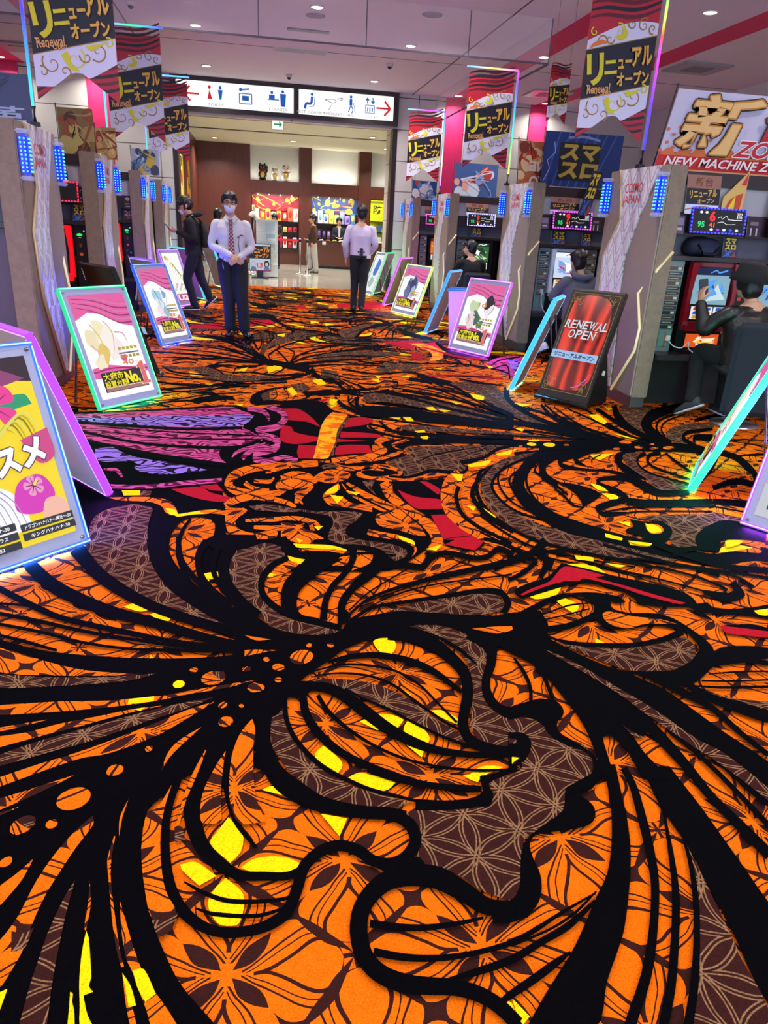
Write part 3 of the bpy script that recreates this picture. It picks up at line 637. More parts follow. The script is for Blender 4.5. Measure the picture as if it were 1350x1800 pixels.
PK -1385,5745 -948,5814 -227,6012 -34,5903 245,6031 477,6102 352,4428 126,4414 -73,4333 -180,4175 -207,3970 -186,3807 -148,3754 -169,3559 -170,3360 -135,3275 -30,3250 67,3254 137,3181 93,3070 33,3187 -62,3182 -123,3129 -143,3030 -139,2813 -241,2820 -278,3056 -235,3221 -222,3427 -252,3528 -338,3555 -399,3479 -423,3352 -422,3212 -405,3100 -338,2827 -422,2833 -466,2998 -513,3198 -549,3442 -553,3670 -585,3720 -685,3753 -785,3691 -831,3543 -781,3177 -833,3180
PK 194,6136 517,6214 591,5911 776,5690 885,5584 821,5328 918,5048 792,4874 753,4615 609,4560 471,4524 140,4474
PD 186,5896 325,5901 416,5626 465,5322 355,5494 175,5541
PD 170,5390 243,5328 267,5177 424,5053 579,5010 569,4924 416,4949 258,4873 156,4965
PD 274,4853 430,4832 362,4543 257,4544 254,4694
PD 694,5579 825,5647 901,5558 834,5417 644,5315
PD 606,5204 858,5147 916,5048 583,5045
PD 578,5001 779,4950 570,4932
PD 555,4840 765,4853 764,4672 503,4627
PG 351,4543 395,4832 431,5088 475,5370 537,5628 601,5795 717,5715 649,5474 583,5227 533,4915 470,4635 439,4542
PM 715,5698 718,5606 597,5181 489,4597 464,4598 533,4915 586,5218 647,5464
PK 140,4463 453,4452 485,4560 749,4588 875,4791 847,4916 943,5047 1248,5050 1334,4874 1081,4853 980,4710 974,4556 824,4483 844,4342 906,4207 723,4130 798,4082 726,3963 728,3688 812,3534 853,3302 816,3137 702,2991 570,2875 89,2907
RO 464,4428 601,4476 746,4527 875,4714 860,4879 935,4974 1105,5035 1236,5000 471,4549 612,4607 755,4665 837,4788 822,4953 952,5123 1129,5154 1261,5099
RO 550,4430 758,4488 889,4574 985,4705 946,4826 1083,4975 553,4472 763,4539 895,4653 951,4715 934,4879 1089,5033
RO 461,4401 500,4308 630,4288 757,4346 833,4299 866,4232 829,4207 688,4172 630,4255 675,4300 778,4278 487,4489 516,4401 640,4376 769,4423 853,4371 894,4248 821,4144 679,4122 591,4203 680,4354 783,4305
RO 629,4142 756,4086 903,4076 1046,4143 1210,4194 637,4186 769,4154 916,4157 1065,4252 1235,4307
PM 846,4483 1012,4631 1012,4750 1072,4811 1373,4832 1631,4853 1797,4853 1661,4748 1526,4550 1398,4476 1330,4440 1335,4333 1262,4232 1116,4269 985,4172 900,4174 881,4307 834,4411
RK 789,4154 914,4132 1042,4221 1109,4238 1252,4189 1350,4328 1339,4419 1399,4426 1519,4505 1678,4703 1823,4811 798,4199 922,4183 1051,4286 1127,4313 1269,4262 1331,4339 1325,4477 1421,4527 1534,4596 1695,4794 1839,4869
RK 1020,4438 1198,4613 1622,4821 1021,4451 1204,4647 1627,4842
RK 1393,4584 1606,4767 1395,4595 1611,4795
PM 387,4383 464,4451 507,4347 398,4328
PO 359,4233 450,4314 554,4246 524,4125 426,4060 348,4093 234,3865 212,3733 189,3733 205,3866 297,4094
RO 134,4116 214,4220 295,4151 304,4078 235,3970 194,3877 126,4203 216,4285 313,4222 317,4049 242,3927 198,3855
PO 358,3861 407,3972 465,4053 467,3970 425,3858 472,3797 514,3716 615,3691 599,3586 479,3656 389,3685 355,3774
PY 395,3944 463,4035 440,3908 369,3871
PY 397,3859 470,3824 423,3719
RO 511,4040 586,3812 705,3599 779,3457 522,4075 614,3894 734,3674 794,3492
RO 482,4037 516,3839 638,3616 758,3455 487,4049 528,3871 650,3652 765,3472
PY 496,3926 575,3887 546,3849
PM 612,4086 699,4114 656,3965 661,3836 624,3989
RO 712,4032 713,3801 766,3609 821,3428 846,3264 830,3156 808,3124 776,4103 771,3895 814,3709 870,3516 913,3336 877,3113 806,3071
PY 789,3094 881,3143 835,3072
PO 615,3541 692,3587 771,3510 819,3391 824,3249 774,3262 700,3330 607,3402
PO 546,3349 626,3302 689,3266 740,3181 741,3082 701,3008 733,3101 692,3193 535,3274
PY 680,3267 745,3201 746,3144 687,3214
PM 113,3647 265,3617 354,3601 491,3600 546,3568 502,3475 438,3387 426,3280 478,3226 573,3190 649,3145 691,3080 665,3007 582,2947 589,3034 561,3111 462,3166 373,3181 330,3244 348,3348 376,3458 349,3548
RO 108,3491 210,3473 273,3427 297,3360 110,3542 216,3527 286,3475 309,3384
PY 271,3400 319,3404 288,3347
PO 107,3470 216,3416 160,3311 101,3276
PO 175,3272 246,3353 309,3245 197,3226
RY 137,3172 231,3136 333,3119 403,3093 139,3196 235,3182 339,3161 406,3108
RO 166,3105 308,3097 397,3053 413,3011 167,3124 311,3123 406,3092 427,3039
PO 456,3121 512,3110 520,3034 488,2949 402,2885 433,3006
PY 125,3061 200,3020 166,2959
PO 93,3018 151,2953 89,2905
PO 317,2942 365,3028 422,3043 401,2937
PK 798,4080 1035,4105 1209,4198 1187,4070 1069,3893 1025,3675 1034,3450 1133,3221 1085,3120 1023,3055 899,3131 919,3319 886,3529 809,3709 776,3902
PD 802,3930 888,3809 1025,3754 1009,3618 859,3624 818,3756
PD 965,4076 1014,4059 1060,3922 1027,3837
PD 1128,4135 1175,4150 1134,4071
PD 913,3527 1033,3517 1057,3398 1116,3222 1084,3140 1026,3064 897,3141 958,3193 906,3212
RK 918,3207 1115,3249 920,3215 1118,3259
RO 1259,4305 1145,4129 1050,3871 999,3584 1019,3365 1079,3205 1181,3008 1264,4157 1175,4014 1114,3857 1074,3660 1093,3488 1143,3328 1254,3140
RO 1292,4115 1177,3878 1118,3616 1124,3395 1188,3256 1244,3153 1316,4019 1220,3842 1180,3671 1186,3496 1239,3352 1290,3233
RK 1179,3989 1113,3803 1074,3527 1116,3332 1227,3114 1199,3967 1139,3808 1102,3561 1139,3374 1247,3150
PY 1152,3656 1202,3641 1165,3578
PY 1235,3619 1267,3487 1239,3459
PY 1202,4214 1277,4203 1233,4081 1208,4069
RO 1331,4258 1485,4335 1633,4505 1752,4587 1360,4406 1518,4525 1672,4707 1804,4783
PY 1363,4394 1562,4509 1487,4382 1361,4344
PY 1622,4624 1783,4736 1732,4624 1636,4593
RK 1516,4376 1364,4150 1260,3957 1205,3761 1200,3538 1232,3388 1282,3253 1516,4351 1368,4108 1279,3932 1237,3788 1236,3589 1266,3445 1310,3301
PM 913,6292 1183,6441 1427,6251 1660,5944 1877,5660 2052,5527 1843,5549 1607,5737 1373,5995 1137,6173 951,6133
RK 1161,6527 1413,6200 1637,5867 2025,5416 1203,6712 1441,6303 1667,5962 2071,5531
RK 842,5788 1174,5742 1550,5532 1979,5282 882,6049 1216,5940 1605,5719 2046,5456
RK 861,6356 813,5998 846,5787 892,6358 856,6071 891,5928
RK 665,6309 705,5976 853,5672 1148,5602 1330,5485 1649,5372 1978,5272 690,6385 731,6084 880,5816 1176,5735 1372,5646 1674,5455 2000,5332
RK 793,6377 772,6062 864,5765 814,6396 794,6126 884,5835
RK 1234,6557 1577,6232 1917,5799 2082,5577 1246,6614 1592,6284 1942,5869 2108,5642
RK 1345,6635 1689,6371 1972,5981 2100,5634 1358,6694 1705,6426 1999,6054 2128,5698
RK 1625,6795 1948,6441 2047,5980 2117,5686 1645,6872 1977,6524 2081,6061 2151,5760
PM 2097,7023 2361,6960 2275,6427 2216,5964 2154,5782 2084,6084 2046,6486
PM 1107,5377 1193,5404 1496,5308 1952,5192 1932,5134 1464,5186 1208,5222 1083,5253
RK 1048,5308 1039,5099 1301,5055 1889,5009 1093,5345 1057,5171 1319,5128 1911,5073
RK 832,5347 881,5149 1036,5013 1281,4970 848,5397 897,5211 1050,5075 1296,5032
RK 937,5506 990,5192 1157,5108 952,5549 1010,5264 1171,5164
RK 1266,4913 1516,4900 1838,4862 1311,5091 1550,5015 1875,4968
PY 1430,5983 1496,6010 1502,5878 1438,5887
PY 1509,5938 1626,5870 1555,5821
PY 1169,5221 1255,5255 1250,5183 1185,5173
PY 1182,5067 1245,5090 1224,5000 1188,5008
PY 1157,5639 1227,5641 1228,5507 1172,5506
PY 1983,6554 2085,6452 2033,6277 1971,6342
PY 626,6277 697,6248 631,6025 608,6085
PY 1725,6197 1806,6149 1733,6107
PY 1044,5636 1140,5628 1113,5557
PP -1366,5661 -817,5784 -436,5881 -225,5946 -128,5807 -54,5700 -85,5515 -113,5294 -70,5225 14,5046 26,4969 -33,4837 -144,4778 -222,4758 -249,4626 -189,4430 -347,4484 -587,4610 -789,4714 -973,4868 -1228,5016
PV -1341,5545 -978,5595 -674,5639 -421,5646 -165,5696 -31,5673 -72,5465 -157,5336 -400,5313 -700,5327 -1004,5387 -1318,5438
RK -1308,5386 -872,5282 -512,5214 -118,5252 -1325,5471 -883,5366 -519,5297 -120,5337
RK -1263,5174 -814,4876 -475,4770 -143,4758 17,4920 -1275,5243 -820,4940 -480,4841 -147,4837 11,5001
RK -1217,4960 -902,4749 -613,4539 -188,4363 -1229,5032 -911,4832 -620,4646 -187,4443
RK -1154,5312 -623,5154 -9,5063 -1158,5335 -626,5190 -9,5098
RK -1133,5199 -607,5003 14,4965 -1136,5221 -610,5037 14,4999
PK -244,4758 -111,4797 -158,4643 -148,4463 -188,4412 -247,4571
RP -169,4560 -137,4651 -52,4759 49,4858 -175,4580 -148,4711 -59,4835 46,4913
RP -97,4501 -57,4636 17,4748 72,4833 -117,4566 -74,4725 8,4845 69,4880
RP -90,5826 25,5734 64,5587 78,5490 -86,5962 41,5891 91,5658 85,5496
RP 69,5885 166,5721 184,5603 121,5396 -20,5290 28,5019 112,4906 97,4851 -21,4727 -32,4472 64,4433 151,4502 244,4462 83,6030 197,5881 229,5544 135,5229 3,5161 49,5162 150,5017 120,4703 0,4596 -10,4579 64,4546 154,4619 252,4540
PV -1048,4759 -951,4805 -841,4647 -736,4557 -572,4475 -401,4372 -311,4314 -412,4268 -547,4239 -687,4274 -749,4371 -739,4437 -818,4499 -945,4480 -1013,4577
RP -917,4325 -848,4292 -793,4181 -922,4357 -850,4357 -788,4216
RP -822,3999 -683,3984 -565,3995 -449,4034 -319,4059 -215,4095 -833,4067 -693,4052 -576,4069 -458,4110 -326,4136 -220,4161
PD -490,3973 -336,4011 -269,3911 -141,3821 -198,3763 -303,3800 -399,3875
PD -336,4025 -243,4051 -200,3936 -271,3952
PO -804,3849 -665,3857 -557,3840 -480,3786 -426,3636 -434,3584 -479,3614 -515,3712 -584,3777 -745,3808
PY -491,3686 -441,3660 -415,3588 -459,3590
PY -757,3967 -658,3964 -647,3883 -732,3880
PM -658,3964 -597,3948 -593,3881 -646,3877
PY -438,3584 -377,3610 -293,3642 -224,3651 -256,3600 -341,3585 -414,3560
RO -309,3612 -205,3584 -136,3537 -310,3640 -205,3641 -133,3615
RO 378,4509 126,4459 -37,4415 -162,4282 -199,4039 -130,3868 5,3829 112,3853 154,3928 370,4369 125,4323 -27,4271 -132,4149 -153,4060 -120,3990 7,3932 109,3945 147,3979
RO 42,4234 106,4276 179,4359 37,4283 99,4371 177,4405
PO 95,4042 128,4131 213,4239 289,4143 251,4008 160,3939 103,3955
RO -93,4039 -44,3958 53,3920 -77,4113 -38,4018 56,3964
RO -32,4072 58,4055 91,4151 -31,4138 56,4120 85,4175
RO 190,4234 268,4115 279,4024 208,3829 229,3703 197,4277 293,4202 311,3990 233,3797 236,3712
RO -172,3655 -115,3741 -31,3787 67,3751 146,3697 191,3655 -193,3743 -130,3857 -31,3883 74,3833 157,3766 198,3687
PO -181,3674 -93,3670 -66,3625 -120,3505 -109,3394 -30,3326 61,3381 85,3341 67,3259 -30,3252 -110,3269 -157,3354 -175,3508
PM -58,3693 41,3715 167,3660 263,3611 146,3597 -13,3630
RO -73,3474 55,3468 167,3490 237,3446 250,3321 -74,3510 55,3527 170,3541 253,3495 272,3344
RO -31,3379 94,3351 198,3370 227,3436 -30,3423 96,3417 197,3422 224,3451
PO 127,3339 189,3397 260,3322 250,3185 202,3188 139,3231
PY 173,3253 204,3221 186,3200
RY 139,3160 190,3138 242,3133 142,3183 193,3168 244,3152
PM -136,2816 -142,3025 -119,3118 -61,3167 33,3181 104,3154 109,3082 61,2994 14,2878 3,2807
PO 35,2844 67,2942 123,3044 191,3004 156,2936 94,2856 70,2802 24,2805
PY 124,3053 198,3003 180,2960 133,3004
PY 32,2844 54,2875 50,2843
RK -355,3537 -386,3375 -387,3149 -352,2961 -304,2809 -342,3516 -366,3354 -367,3146 -336,2975 -289,2829
RK -249,3235 -281,3116 -283,2963 -257,2811 -229,3197 -260,3093 -263,2964 -238,2820
RK -198,3169 -224,3057 -228,2943 -207,2809 -180,3141 -205,3037 -209,2943 -190,2816
RK -172,3191 -193,3035 -187,2813 -138,3154 -160,3018 -154,2808
PY -252,2879 -224,2894 -216,2821 -241,2823
PY -199,2895 -174,2899 -178,2819
RO 378,4508 126,4457 -37,4413 -162,4281 -199,4037 -130,3867 5,3827 112,3851 154,3927 370,4368 125,4321 -27,4270 -132,4148 -153,4058 -120,3988 7,3931 109,3944 147,3978
RO 42,4233 106,4274 179,4358 37,4282 99,4370 177,4404
PO 95,4040 128,4130 213,4238 289,4141 251,4007 160,3938 103,3953
RO -92,4038 -44,3956 53,3919 -77,4112 -38,4016 56,3963
RO -32,4070 58,4053 91,4149 -31,4136 56,4119 85,4173
RO 190,4233 268,4114 279,4022 208,3827 229,3702 197,4276 293,4201 311,3988 232,3796 236,3711
RO -172,3654 -115,3740 -31,3786 67,3749 146,3696 191,3654 -193,3741 -130,3855 -31,3882 74,3832 157,3764 198,3686
PO -181,3672 -93,3669 -66,3624 -120,3504 -109,3393 -30,3325 61,3380 85,3340 67,3258 -30,3251 -110,3268 -157,3353 -175,3507
PM -58,3692 41,3714 166,3658 272,3610 146,3596 -13,3629
RO -73,3472 55,3466 167,3489 237,3445 250,3320 -73,3509 55,3526 170,3540 253,3494 271,3343
RO -31,3378 94,3350 198,3369 227,3435 -30,3421 96,3415 197,3421 224,3450
PO 127,3338 189,3395 260,3321 250,3184 202,3187 139,3230
PY 173,3252 204,3220 186,3199
RY 139,3159 190,3137 242,3132 142,3182 193,3167 244,3151
RK 1051,2824 1205,2943 1302,2990 1450,3017 1525,2992 1054,2870 1214,3002 1317,3039 1463,3052 1552,3049
RK 1301,2953 1338,2892 1295,2833 1316,2980 1370,2923 1312,2810
RK 1112,3272 1237,3056 1431,2892 1641,2797 1121,3292 1247,3078 1442,2913 1653,2818
RK 1101,3177 1182,3106 1247,2972 1117,3217 1206,3154 1267,3005
RK 1175,3495 1234,3263 1328,3069 1529,2923 1738,2820 1193,3526 1249,3289 1341,3094 1541,2944 1748,2837
RK 1991,2922 2127,2986 2266,2987 2008,2965 2159,3044 2291,3027
RK 1912,2823 2021,2787 2093,2696 1927,2847 2041,2814 2124,2734
RK 1524,2871 1668,2768 1761,2707 1531,2885 1682,2791 1780,2735
PY 1507,2973 1577,2950 1573,2912 1500,2932
PY 1623,2881 1710,2848 1658,2830
PY 1420,2885 1509,2876 1549,2831 1463,2846
RK 1512,3003 1719,2879 1937,2746 2039,2605 2021,2544 1523,3024 1736,2907 1953,2768 2059,2627 2063,2579
RK 1435,3008 1598,2830 1804,2680 1963,2541 1447,3028 1610,2848 1816,2697 1975,2557
RK 1697,3080 1909,2867 2135,2750 2347,2657 1713,3106 1928,2895 2155,2777 2368,2683
RK 1763,2925 1984,2825 2174,2691 2169,2566 1772,2941 1998,2844 2192,2712 2214,2608
RK 1962,3057 2069,2888 2197,2770 2388,2713 1992,3099 2108,2939 2241,2829 2439,2779
RK 1923,2553 1981,2470 2106,2520 2156,2666 1948,2586 2037,2553 2080,2560 2099,2628
PK 1821,2457 1896,2477 1896,2435 1962,2414 2084,2421 2193,2446 2092,2308 2005,2346 1890,2371 1817,2393
RK 1247,2737 1339,2892 1380,3027 1232,2755 1312,2903 1348,3018
RK 1149,2923 1225,2930 1288,2925 1163,2976 1250,3001 1302,2957
RK 1084,2722 1180,2786 1287,2901 1087,2755 1182,2828 1287,2939
RK 342,3032 502,3048 626,3016 343,3054 506,3074 630,3035
PM -20,3179 51,3197 103,3118 109,3044 56,2997 13,2922 -9,2796 -5,2693 24,2594 89,2498 195,2432 308,2387 261,2356 154,2359 50,2415 -21,2522 -79,2541 -121,2701 -111,2930
PM 454,2477 592,2551 765,2603 898,2635 978,2621 998,2552 975,2482 885,2450 731,2465 620,2494 544,2505
PM 545,2389 674,2390 759,2336 804,2230 809,2140 761,2026 728,1941 723,1869 750,1812 782,1794 855,1787 893,1736 923,1687 962,1648 963,1589 932,1528 888,1495 836,1478 804,1404 743,1357 664,1328 631,1278 592,1182 558,1149 535,1163 496,1188 461,1230 409,1264 360,1281 384,1337 387,1386 368,1440 414,1462 478,1448 584,1449 633,1538 698,1546 741,1588 709,1666 650,1707 638,1771 676,1883 708,1986 723,2123 693,2226 618,2313
PM 123,2052 188,2068 271,2060 358,2030 438,1969 495,1901 529,1829 589,1749 619,1684 568,1716 499,1776 429,1849 343,1926 259,2007 186,2046
PM 58,1980 38,1946 16,1862 18,1782 38,1704 78,1622 141,1541 203,1496 277,1474 347,1466 386,1479 333,1506 246,1551 198,1593 139,1661 90,1757 65,1848
PM -808,3233 -722,3316 -530,3306 -485,3090 -412,2876 -328,2733 -221,2597 -129,2486 -56,2410 -21,2380 -127,2437 -236,2502 -351,2592 -472,2695 -612,2872 -722,3046
PM -825,3557 -781,3670 -682,3739 -584,3711 -552,3661 -551,3522 -535,3309 -499,3116 -459,2974 -416,2841 -419,2811 -662,2889 -743,3060 -772,3168 -811,3364
PM 1119,2209 1213,2181 1358,2162 1487,2170 1578,2204 1636,2220 1638,2157 1597,2082 1535,2037 1464,2007 1366,2004 1288,2023 1226,2077 1167,2146
PM 1072,1274 1061,1209 1047,1120 1029,1017 1014,932 1005,851 970,796 815,817 882,903 948,1003 1010,1120 1049,1210
PM 1497,1877 1572,1827 1693,1794 1668,1760 1579,1784
PM 1358,1505 1399,1501 1417,1413 1387,1372 1371,1433
PY -92,1480 -55,1419 -59,1365 -83,1334 -133,1398 -116,1438
PY -200,1343 -165,1347 -114,1300 -152,1278 -194,1326
PY -92,1292 -50,1240 -55,1177 -67,1164 -104,1173 -129,1224 -117,1263
PY -280,1309 -238,1328 -231,1290
PY 241,1596 274,1604 343,1562 311,1533 281,1540
PY 145,1465 212,1441 186,1384
PY -58,1317 -22,1341 46,1336 95,1304 35,1287 -22,1296
PY -7,1568 24,1579 54,1540
PY 556,1561 627,1573 592,1531
PY 463,954 472,929 484,920 485,897
PY 488,929 511,890 493,877 486,878
PY -534,2621 -488,2648 -423,2597 -463,2578
PY -425,2553 -393,2580 -345,2532 -348,2496 -392,2514
PY -401,2472 -376,2463 -387,2444
PY -254,2883 -216,2903 -179,2906 -177,2842 -236,2837
PY -388,2240 -385,2268 -372,2239
PY 410,2289 442,2306 483,2296 488,2243 458,2189 426,2210 411,2250
PY 445,1988 476,1964 490,1921
PY 524,1858 567,1859 608,1811 598,1784 553,1826
PY 296,1829 331,1848 358,1790 345,1782
PY 357,1860 405,1851 436,1824 403,1776 380,1815
PY 447,1818 487,1777 498,1731 485,1702 432,1738 428,1783
PY 420,1709 468,1674 456,1647
PY 175,1730 216,1668 221,1636 204,1607 146,1684
PY 234,1589 257,1601 304,1589 364,1559 326,1527 266,1548
PY 565,1552 608,1586 645,1594 684,1582 616,1554 587,1535
PY 122,3052 202,3006 169,2959
PY 28,2845 41,2881 69,2861
PY 1126,2583 1227,2645 1303,2658 1246,2583 1150,2556
PY 1231,2534 1278,2555 1312,2495 1266,2419 1240,2484
PY 1269,2236 1291,2200 1254,2203
PY 1500,2973 1584,2942 1566,2901 1490,2927
PY 1422,2879 1543,2851 1571,2770 1502,2823
PY 1612,2877 1704,2847 1657,2829
PY 1857,3129 1971,3088 1933,3055 1870,3093
PY 2396,3100 2492,3095 2439,3050 2336,3008
PY 2056,2388 2131,2399 2092,2345 2056,2356
PK -728,1754 -259,1703 -235,1618 -300,1522 -298,1405 -276,1292 -247,1200 -210,1115 -169,1040 -90,944 -510,1000
RK -224,1816 -246,1735 -256,1642 -266,1556 -265,1456 -250,1351 -228,1270 -189,1201 -137,1155 -83,1135 -20,1135 17,1145 55,1172 83,1232 103,1291 140,1326 181,1337 219,1318 252,1283 299,1267 348,1285 388,1338 390,1402 361,1444 324,1461 -196,1792 -214,1713 -223,1624 -235,1543 -236,1450 -222,1352 -202,1279 -170,1220 -128,1179 -83,1161 -25,1162 5,1172 35,1193 59,1247 81,1312 128,1358 184,1373 236,1349 268,1313 301,1303 333,1315 359,1349 358,1384 340,1409 310,1423
RK -146,1835 -173,1712 -209,1589 -204,1487 -171,1389 -116,1316 -60,1281 0,1272 55,1268 98,1288 -88,1789 -125,1671 -165,1565 -161,1491 -140,1410 -97,1346 -55,1309 0,1298 51,1292 91,1309
RK -83,1940 -106,1780 -116,1665 -106,1566 -79,1460 -26,1369 -72,1934 -86,1771 -95,1661 -88,1568 -66,1467 -18,1375
RK -188,1290 -139,1249 -86,1222 -22,1212 43,1213 78,1228 -186,1294 -136,1260 -85,1235 -22,1224 41,1223 76,1234
RK -156,1215 -114,1192 -22,1176 42,1189 -155,1220 -113,1203 -23,1187 40,1197
RK -10,1665 27,1572 92,1500 169,1459 249,1435 317,1423 360,1411 32,1699 64,1617 116,1555 184,1510 259,1480 328,1466 372,1448
RK -63,1779 -49,1687 0,1636 -58,1782 -26,1719 21,1698
RK 601,1133 564,1148 513,1161 473,1209 421,1260 349,1278 282,1266 228,1226 192,1171 179,1107 187,1045 219,998 267,969 315,958 371,949 414,931 443,907 469,870 584,1101 547,1110 487,1121 437,1166 390,1202 339,1215 293,1213 255,1190 228,1153 218,1106 223,1061 246,1029 285,1007 327,995 386,982 435,959 469,928 495,887
PK 268,1291 290,1255 332,1234 385,1266 373,1296 336,1300
RK 224,1121 289,1104 349,1098 414,1100 483,1110 229,1141 294,1123 351,1114 416,1113 483,1117
RK 222,1054 292,1033 373,1024 450,1028 528,1040 589,1063 660,1097 767,1141 227,1073 297,1050 376,1039 451,1041 527,1054 587,1075 658,1105 766,1146
RK 363,979 426,983 515,1000 591,1031 671,1063 759,1120 362,986 425,999 514,1018 588,1047 667,1079 756,1128
RK 464,919 493,930 551,954 613,985 648,1007 460,929 488,945 546,971 608,999 647,1012
RK 465,919 476,895 482,869 473,923 485,899 492,872
RK 395,1448 476,1439 559,1441 619,1477 621,1521 665,1543 720,1559 404,1488 484,1473 561,1475 599,1498 607,1541 666,1561 722,1571
PK 835,1477 917,1521 970,1546 958,1516 905,1469 863,1452 882,1407 864,1362 825,1340 760,1335 691,1330 662,1303 655,1262 655,1211 638,1159 608,1122 573,1102 543,1094 500,1097 512,1134 564,1153 592,1181 630,1277 662,1321 722,1359 793,1404
PK 982,1561 930,1402 872,1278 818,1191 760,1129 704,1066 654,1013 599,964 555,925 493,866 627,848 696,935 753,1000 787,1041 829,1105 876,1184 916,1261 955,1358 990,1467 1019,1557
RK 1025,1534 1015,1459 978,1338 945,1236 910,1147 847,1040 780,947 710,870 686,843 1049,1544 1041,1467 1006,1343 971,1239 931,1145 866,1035 800,939 729,860 705,834
RK 1068,1378 1008,1242 952,1125 884,1011 817,912 754,833 1074,1379 1023,1243 971,1124 903,1008 836,907 773,827
RK 1069,1279 1038,1197 988,1094 935,1004 867,905 803,826 1074,1280 1051,1198 1004,1094 950,1002 884,901 822,821
PK 1098,1540 1075,1443 1068,1379 1067,1318 1068,1273 1064,1213 1050,1141 1043,1068 1031,992 1014,914 1008,850 1013,826 1159,1024 1170,1115 1174,1188 1177,1273 1180,1366 1179,1461 1178,1532
PK -936,2422 -831,2362 -705,2309 -508,2262 -314,2236 -185,2233 -87,2242 -21,2261 122,2274 112,2084 55,1904 -4,1854 -50,1822 -87,1732 -100,1662 -173,1663 -222,1631 -299,1610 -703,1655
RK -1034,3057 -938,2898 -832,2756 -710,2645 -561,2534 -410,2455 -265,2366 -125,2293 -23,2259 -1018,3146 -924,2992 -828,2862 -712,2745 -562,2621 -410,2531 -261,2431 -121,2348 -19,2309
RK -846,3135 -778,3016 -678,2851 -532,2676 -389,2547 -237,2441 -130,2376 -27,2307 -817,3246 -752,3116 -662,2950 -523,2766 -383,2624 -231,2511 -122,2447 -15,2382
RK -534,3278 -475,3002 -376,2761 -255,2588 -143,2458 -33,2351 -445,3324 -401,3088 -327,2892 -222,2716 -116,2571 -8,2447
RK -400,3293 -367,3050 -302,2867 -201,2673 -67,2498 -377,3298 -345,3069 -286,2901 -191,2703 -61,2517
RK -269,3266 -294,3083 -271,2890 -215,2738 -122,2598 -235,3221 -265,3067 -248,2910 -200,2773 -114,2622
RK -208,3163 -222,2972 -188,2793 -109,2592 -182,3143 -197,2971 -170,2816 -97,2610
RK -155,3200 -186,2999 -168,2783 -105,2579 -43,2444 -106,3141 -136,2976 -123,2821 -63,2652 2,2536
PK -270,3244 -202,3308 -20,3299 -20,3186 -116,3127 -212,3143
RK -1057,2799 -922,2673 -764,2542 -611,2461 -467,2397 -326,2334 -189,2291 -22,2255 -1061,2849 -925,2723 -767,2585 -614,2501 -468,2433 -326,2367 -189,2323 -20,2279
RK -1014,2677 -851,2632 -775,2571 -1019,2695 -855,2655 -776,2587
RK -989,2591 -822,2518 -637,2429 -460,2361 -255,2292 -21,2252 -996,2623 -827,2548 -640,2456 -462,2384 -256,2315 -21,2269
RK -965,2514 -803,2445 -621,2353 -451,2298 -253,2270 -21,2238 -971,2539 -807,2468 -623,2373 -453,2318 -254,2292 -21,2258
RK -943,2439 -853,2390 -707,2312 -946,2457 -856,2415 -709,2330
RK 121,3057 47,2981 -6,2839 -6,2678 46,2552 120,2468 206,2419 295,2367 130,3002 63,2929 21,2815 19,2700 63,2596 131,2517 215,2465 306,2412
PK 95,3136 143,3221 190,3088 238,3023 377,3004 299,2919 213,2795 159,2695 141,2582 156,2505 220,2470 231,2426 96,2495 78,2619 99,2785 164,2928 202,3004 127,3050
RK 414,3155 409,3019 360,2876 293,2752 248,2613 223,2459 448,3166 438,3003 378,2840 311,2719 272,2597 251,2449
PK 431,3160 520,3133 546,3067 585,3022 608,2949 532,2866 468,2777 399,2694 357,2614 332,2536 344,2505 328,2432 288,2407 299,2509 318,2617 381,2747 445,2852 501,2946 522,3026 512,3079 425,3106
RK 535,2885 656,2879 728,2864 786,2947 865,3007 985,2944 1059,2953 1135,3027 1186,2968 548,2963 670,2945 733,2927 783,3011 880,3066 1004,3001 1068,3012 1157,3101 1214,3023
RK 736,2874 798,2978 798,3066 722,2909 767,3000 768,3039
RK 344,2481 445,2604 588,2690 763,2759 955,2823 1159,2889 1285,2965 1423,3107 340,2498 443,2627 590,2723 769,2809 966,2883 1174,2960 1292,3038 1424,3196
RK 346,2434 448,2526 595,2560 764,2595 929,2623 999,2599 998,2529 959,2459 342,2457 448,2553 599,2592 770,2631 942,2671 1027,2649 1031,2535 977,2437
RK 347,2515 453,2667 656,2870 344,2525 451,2679 655,2883
RK 407,2572 718,2753 953,2950 407,2583 718,2766 954,2965
RK 363,2468 524,2611 750,2713 1118,2780 362,2478 524,2624 753,2729 1122,2797
PK -79,2538 -21,2504 50,2405 154,2351 261,2351 308,2388 337,2446 439,2479 543,2501 656,2483 805,2450 920,2435 1006,2453 1130,2459 1122,2353 1092,2298 1088,2229 1010,2144 921,2203 856,2209 825,2192 803,2227 756,2326 672,2382 544,2386 599,2325 652,2266 592,2258 506,2299 427,2305 367,2284 290,2233 237,2176 172,2112 123,2055 164,2003 118,1966 70,1976 51,1963 1,1816 -92,1918 -102,2292
RK 463,2290 549,2264 604,2211 651,2122 673,2039 658,1944 623,1850 597,1768 605,1692 650,1645 707,1621 748,1595 790,1663 776,1708 748,1725 494,2410 586,2366 648,2288 696,2176 717,2065 695,1941 655,1840 632,1775 635,1724 671,1685 729,1664 754,1641 752,1652 746,1678 742,1718
RK 577,2366 654,2284 714,2185 755,2091 579,2371 662,2301 728,2205 758,2095
RK 760,2278 810,2193 790,2106 744,2004 723,1907 740,1829 782,1801 817,1798 866,2395 867,2228 823,2095 772,1997 758,1925 770,1867 802,1849 833,1855
RK 229,2155 312,2174 412,2169 505,2129 571,2066 615,1998 650,1936 229,2174 314,2208 420,2210 520,2169 591,2101 633,2024 664,1953
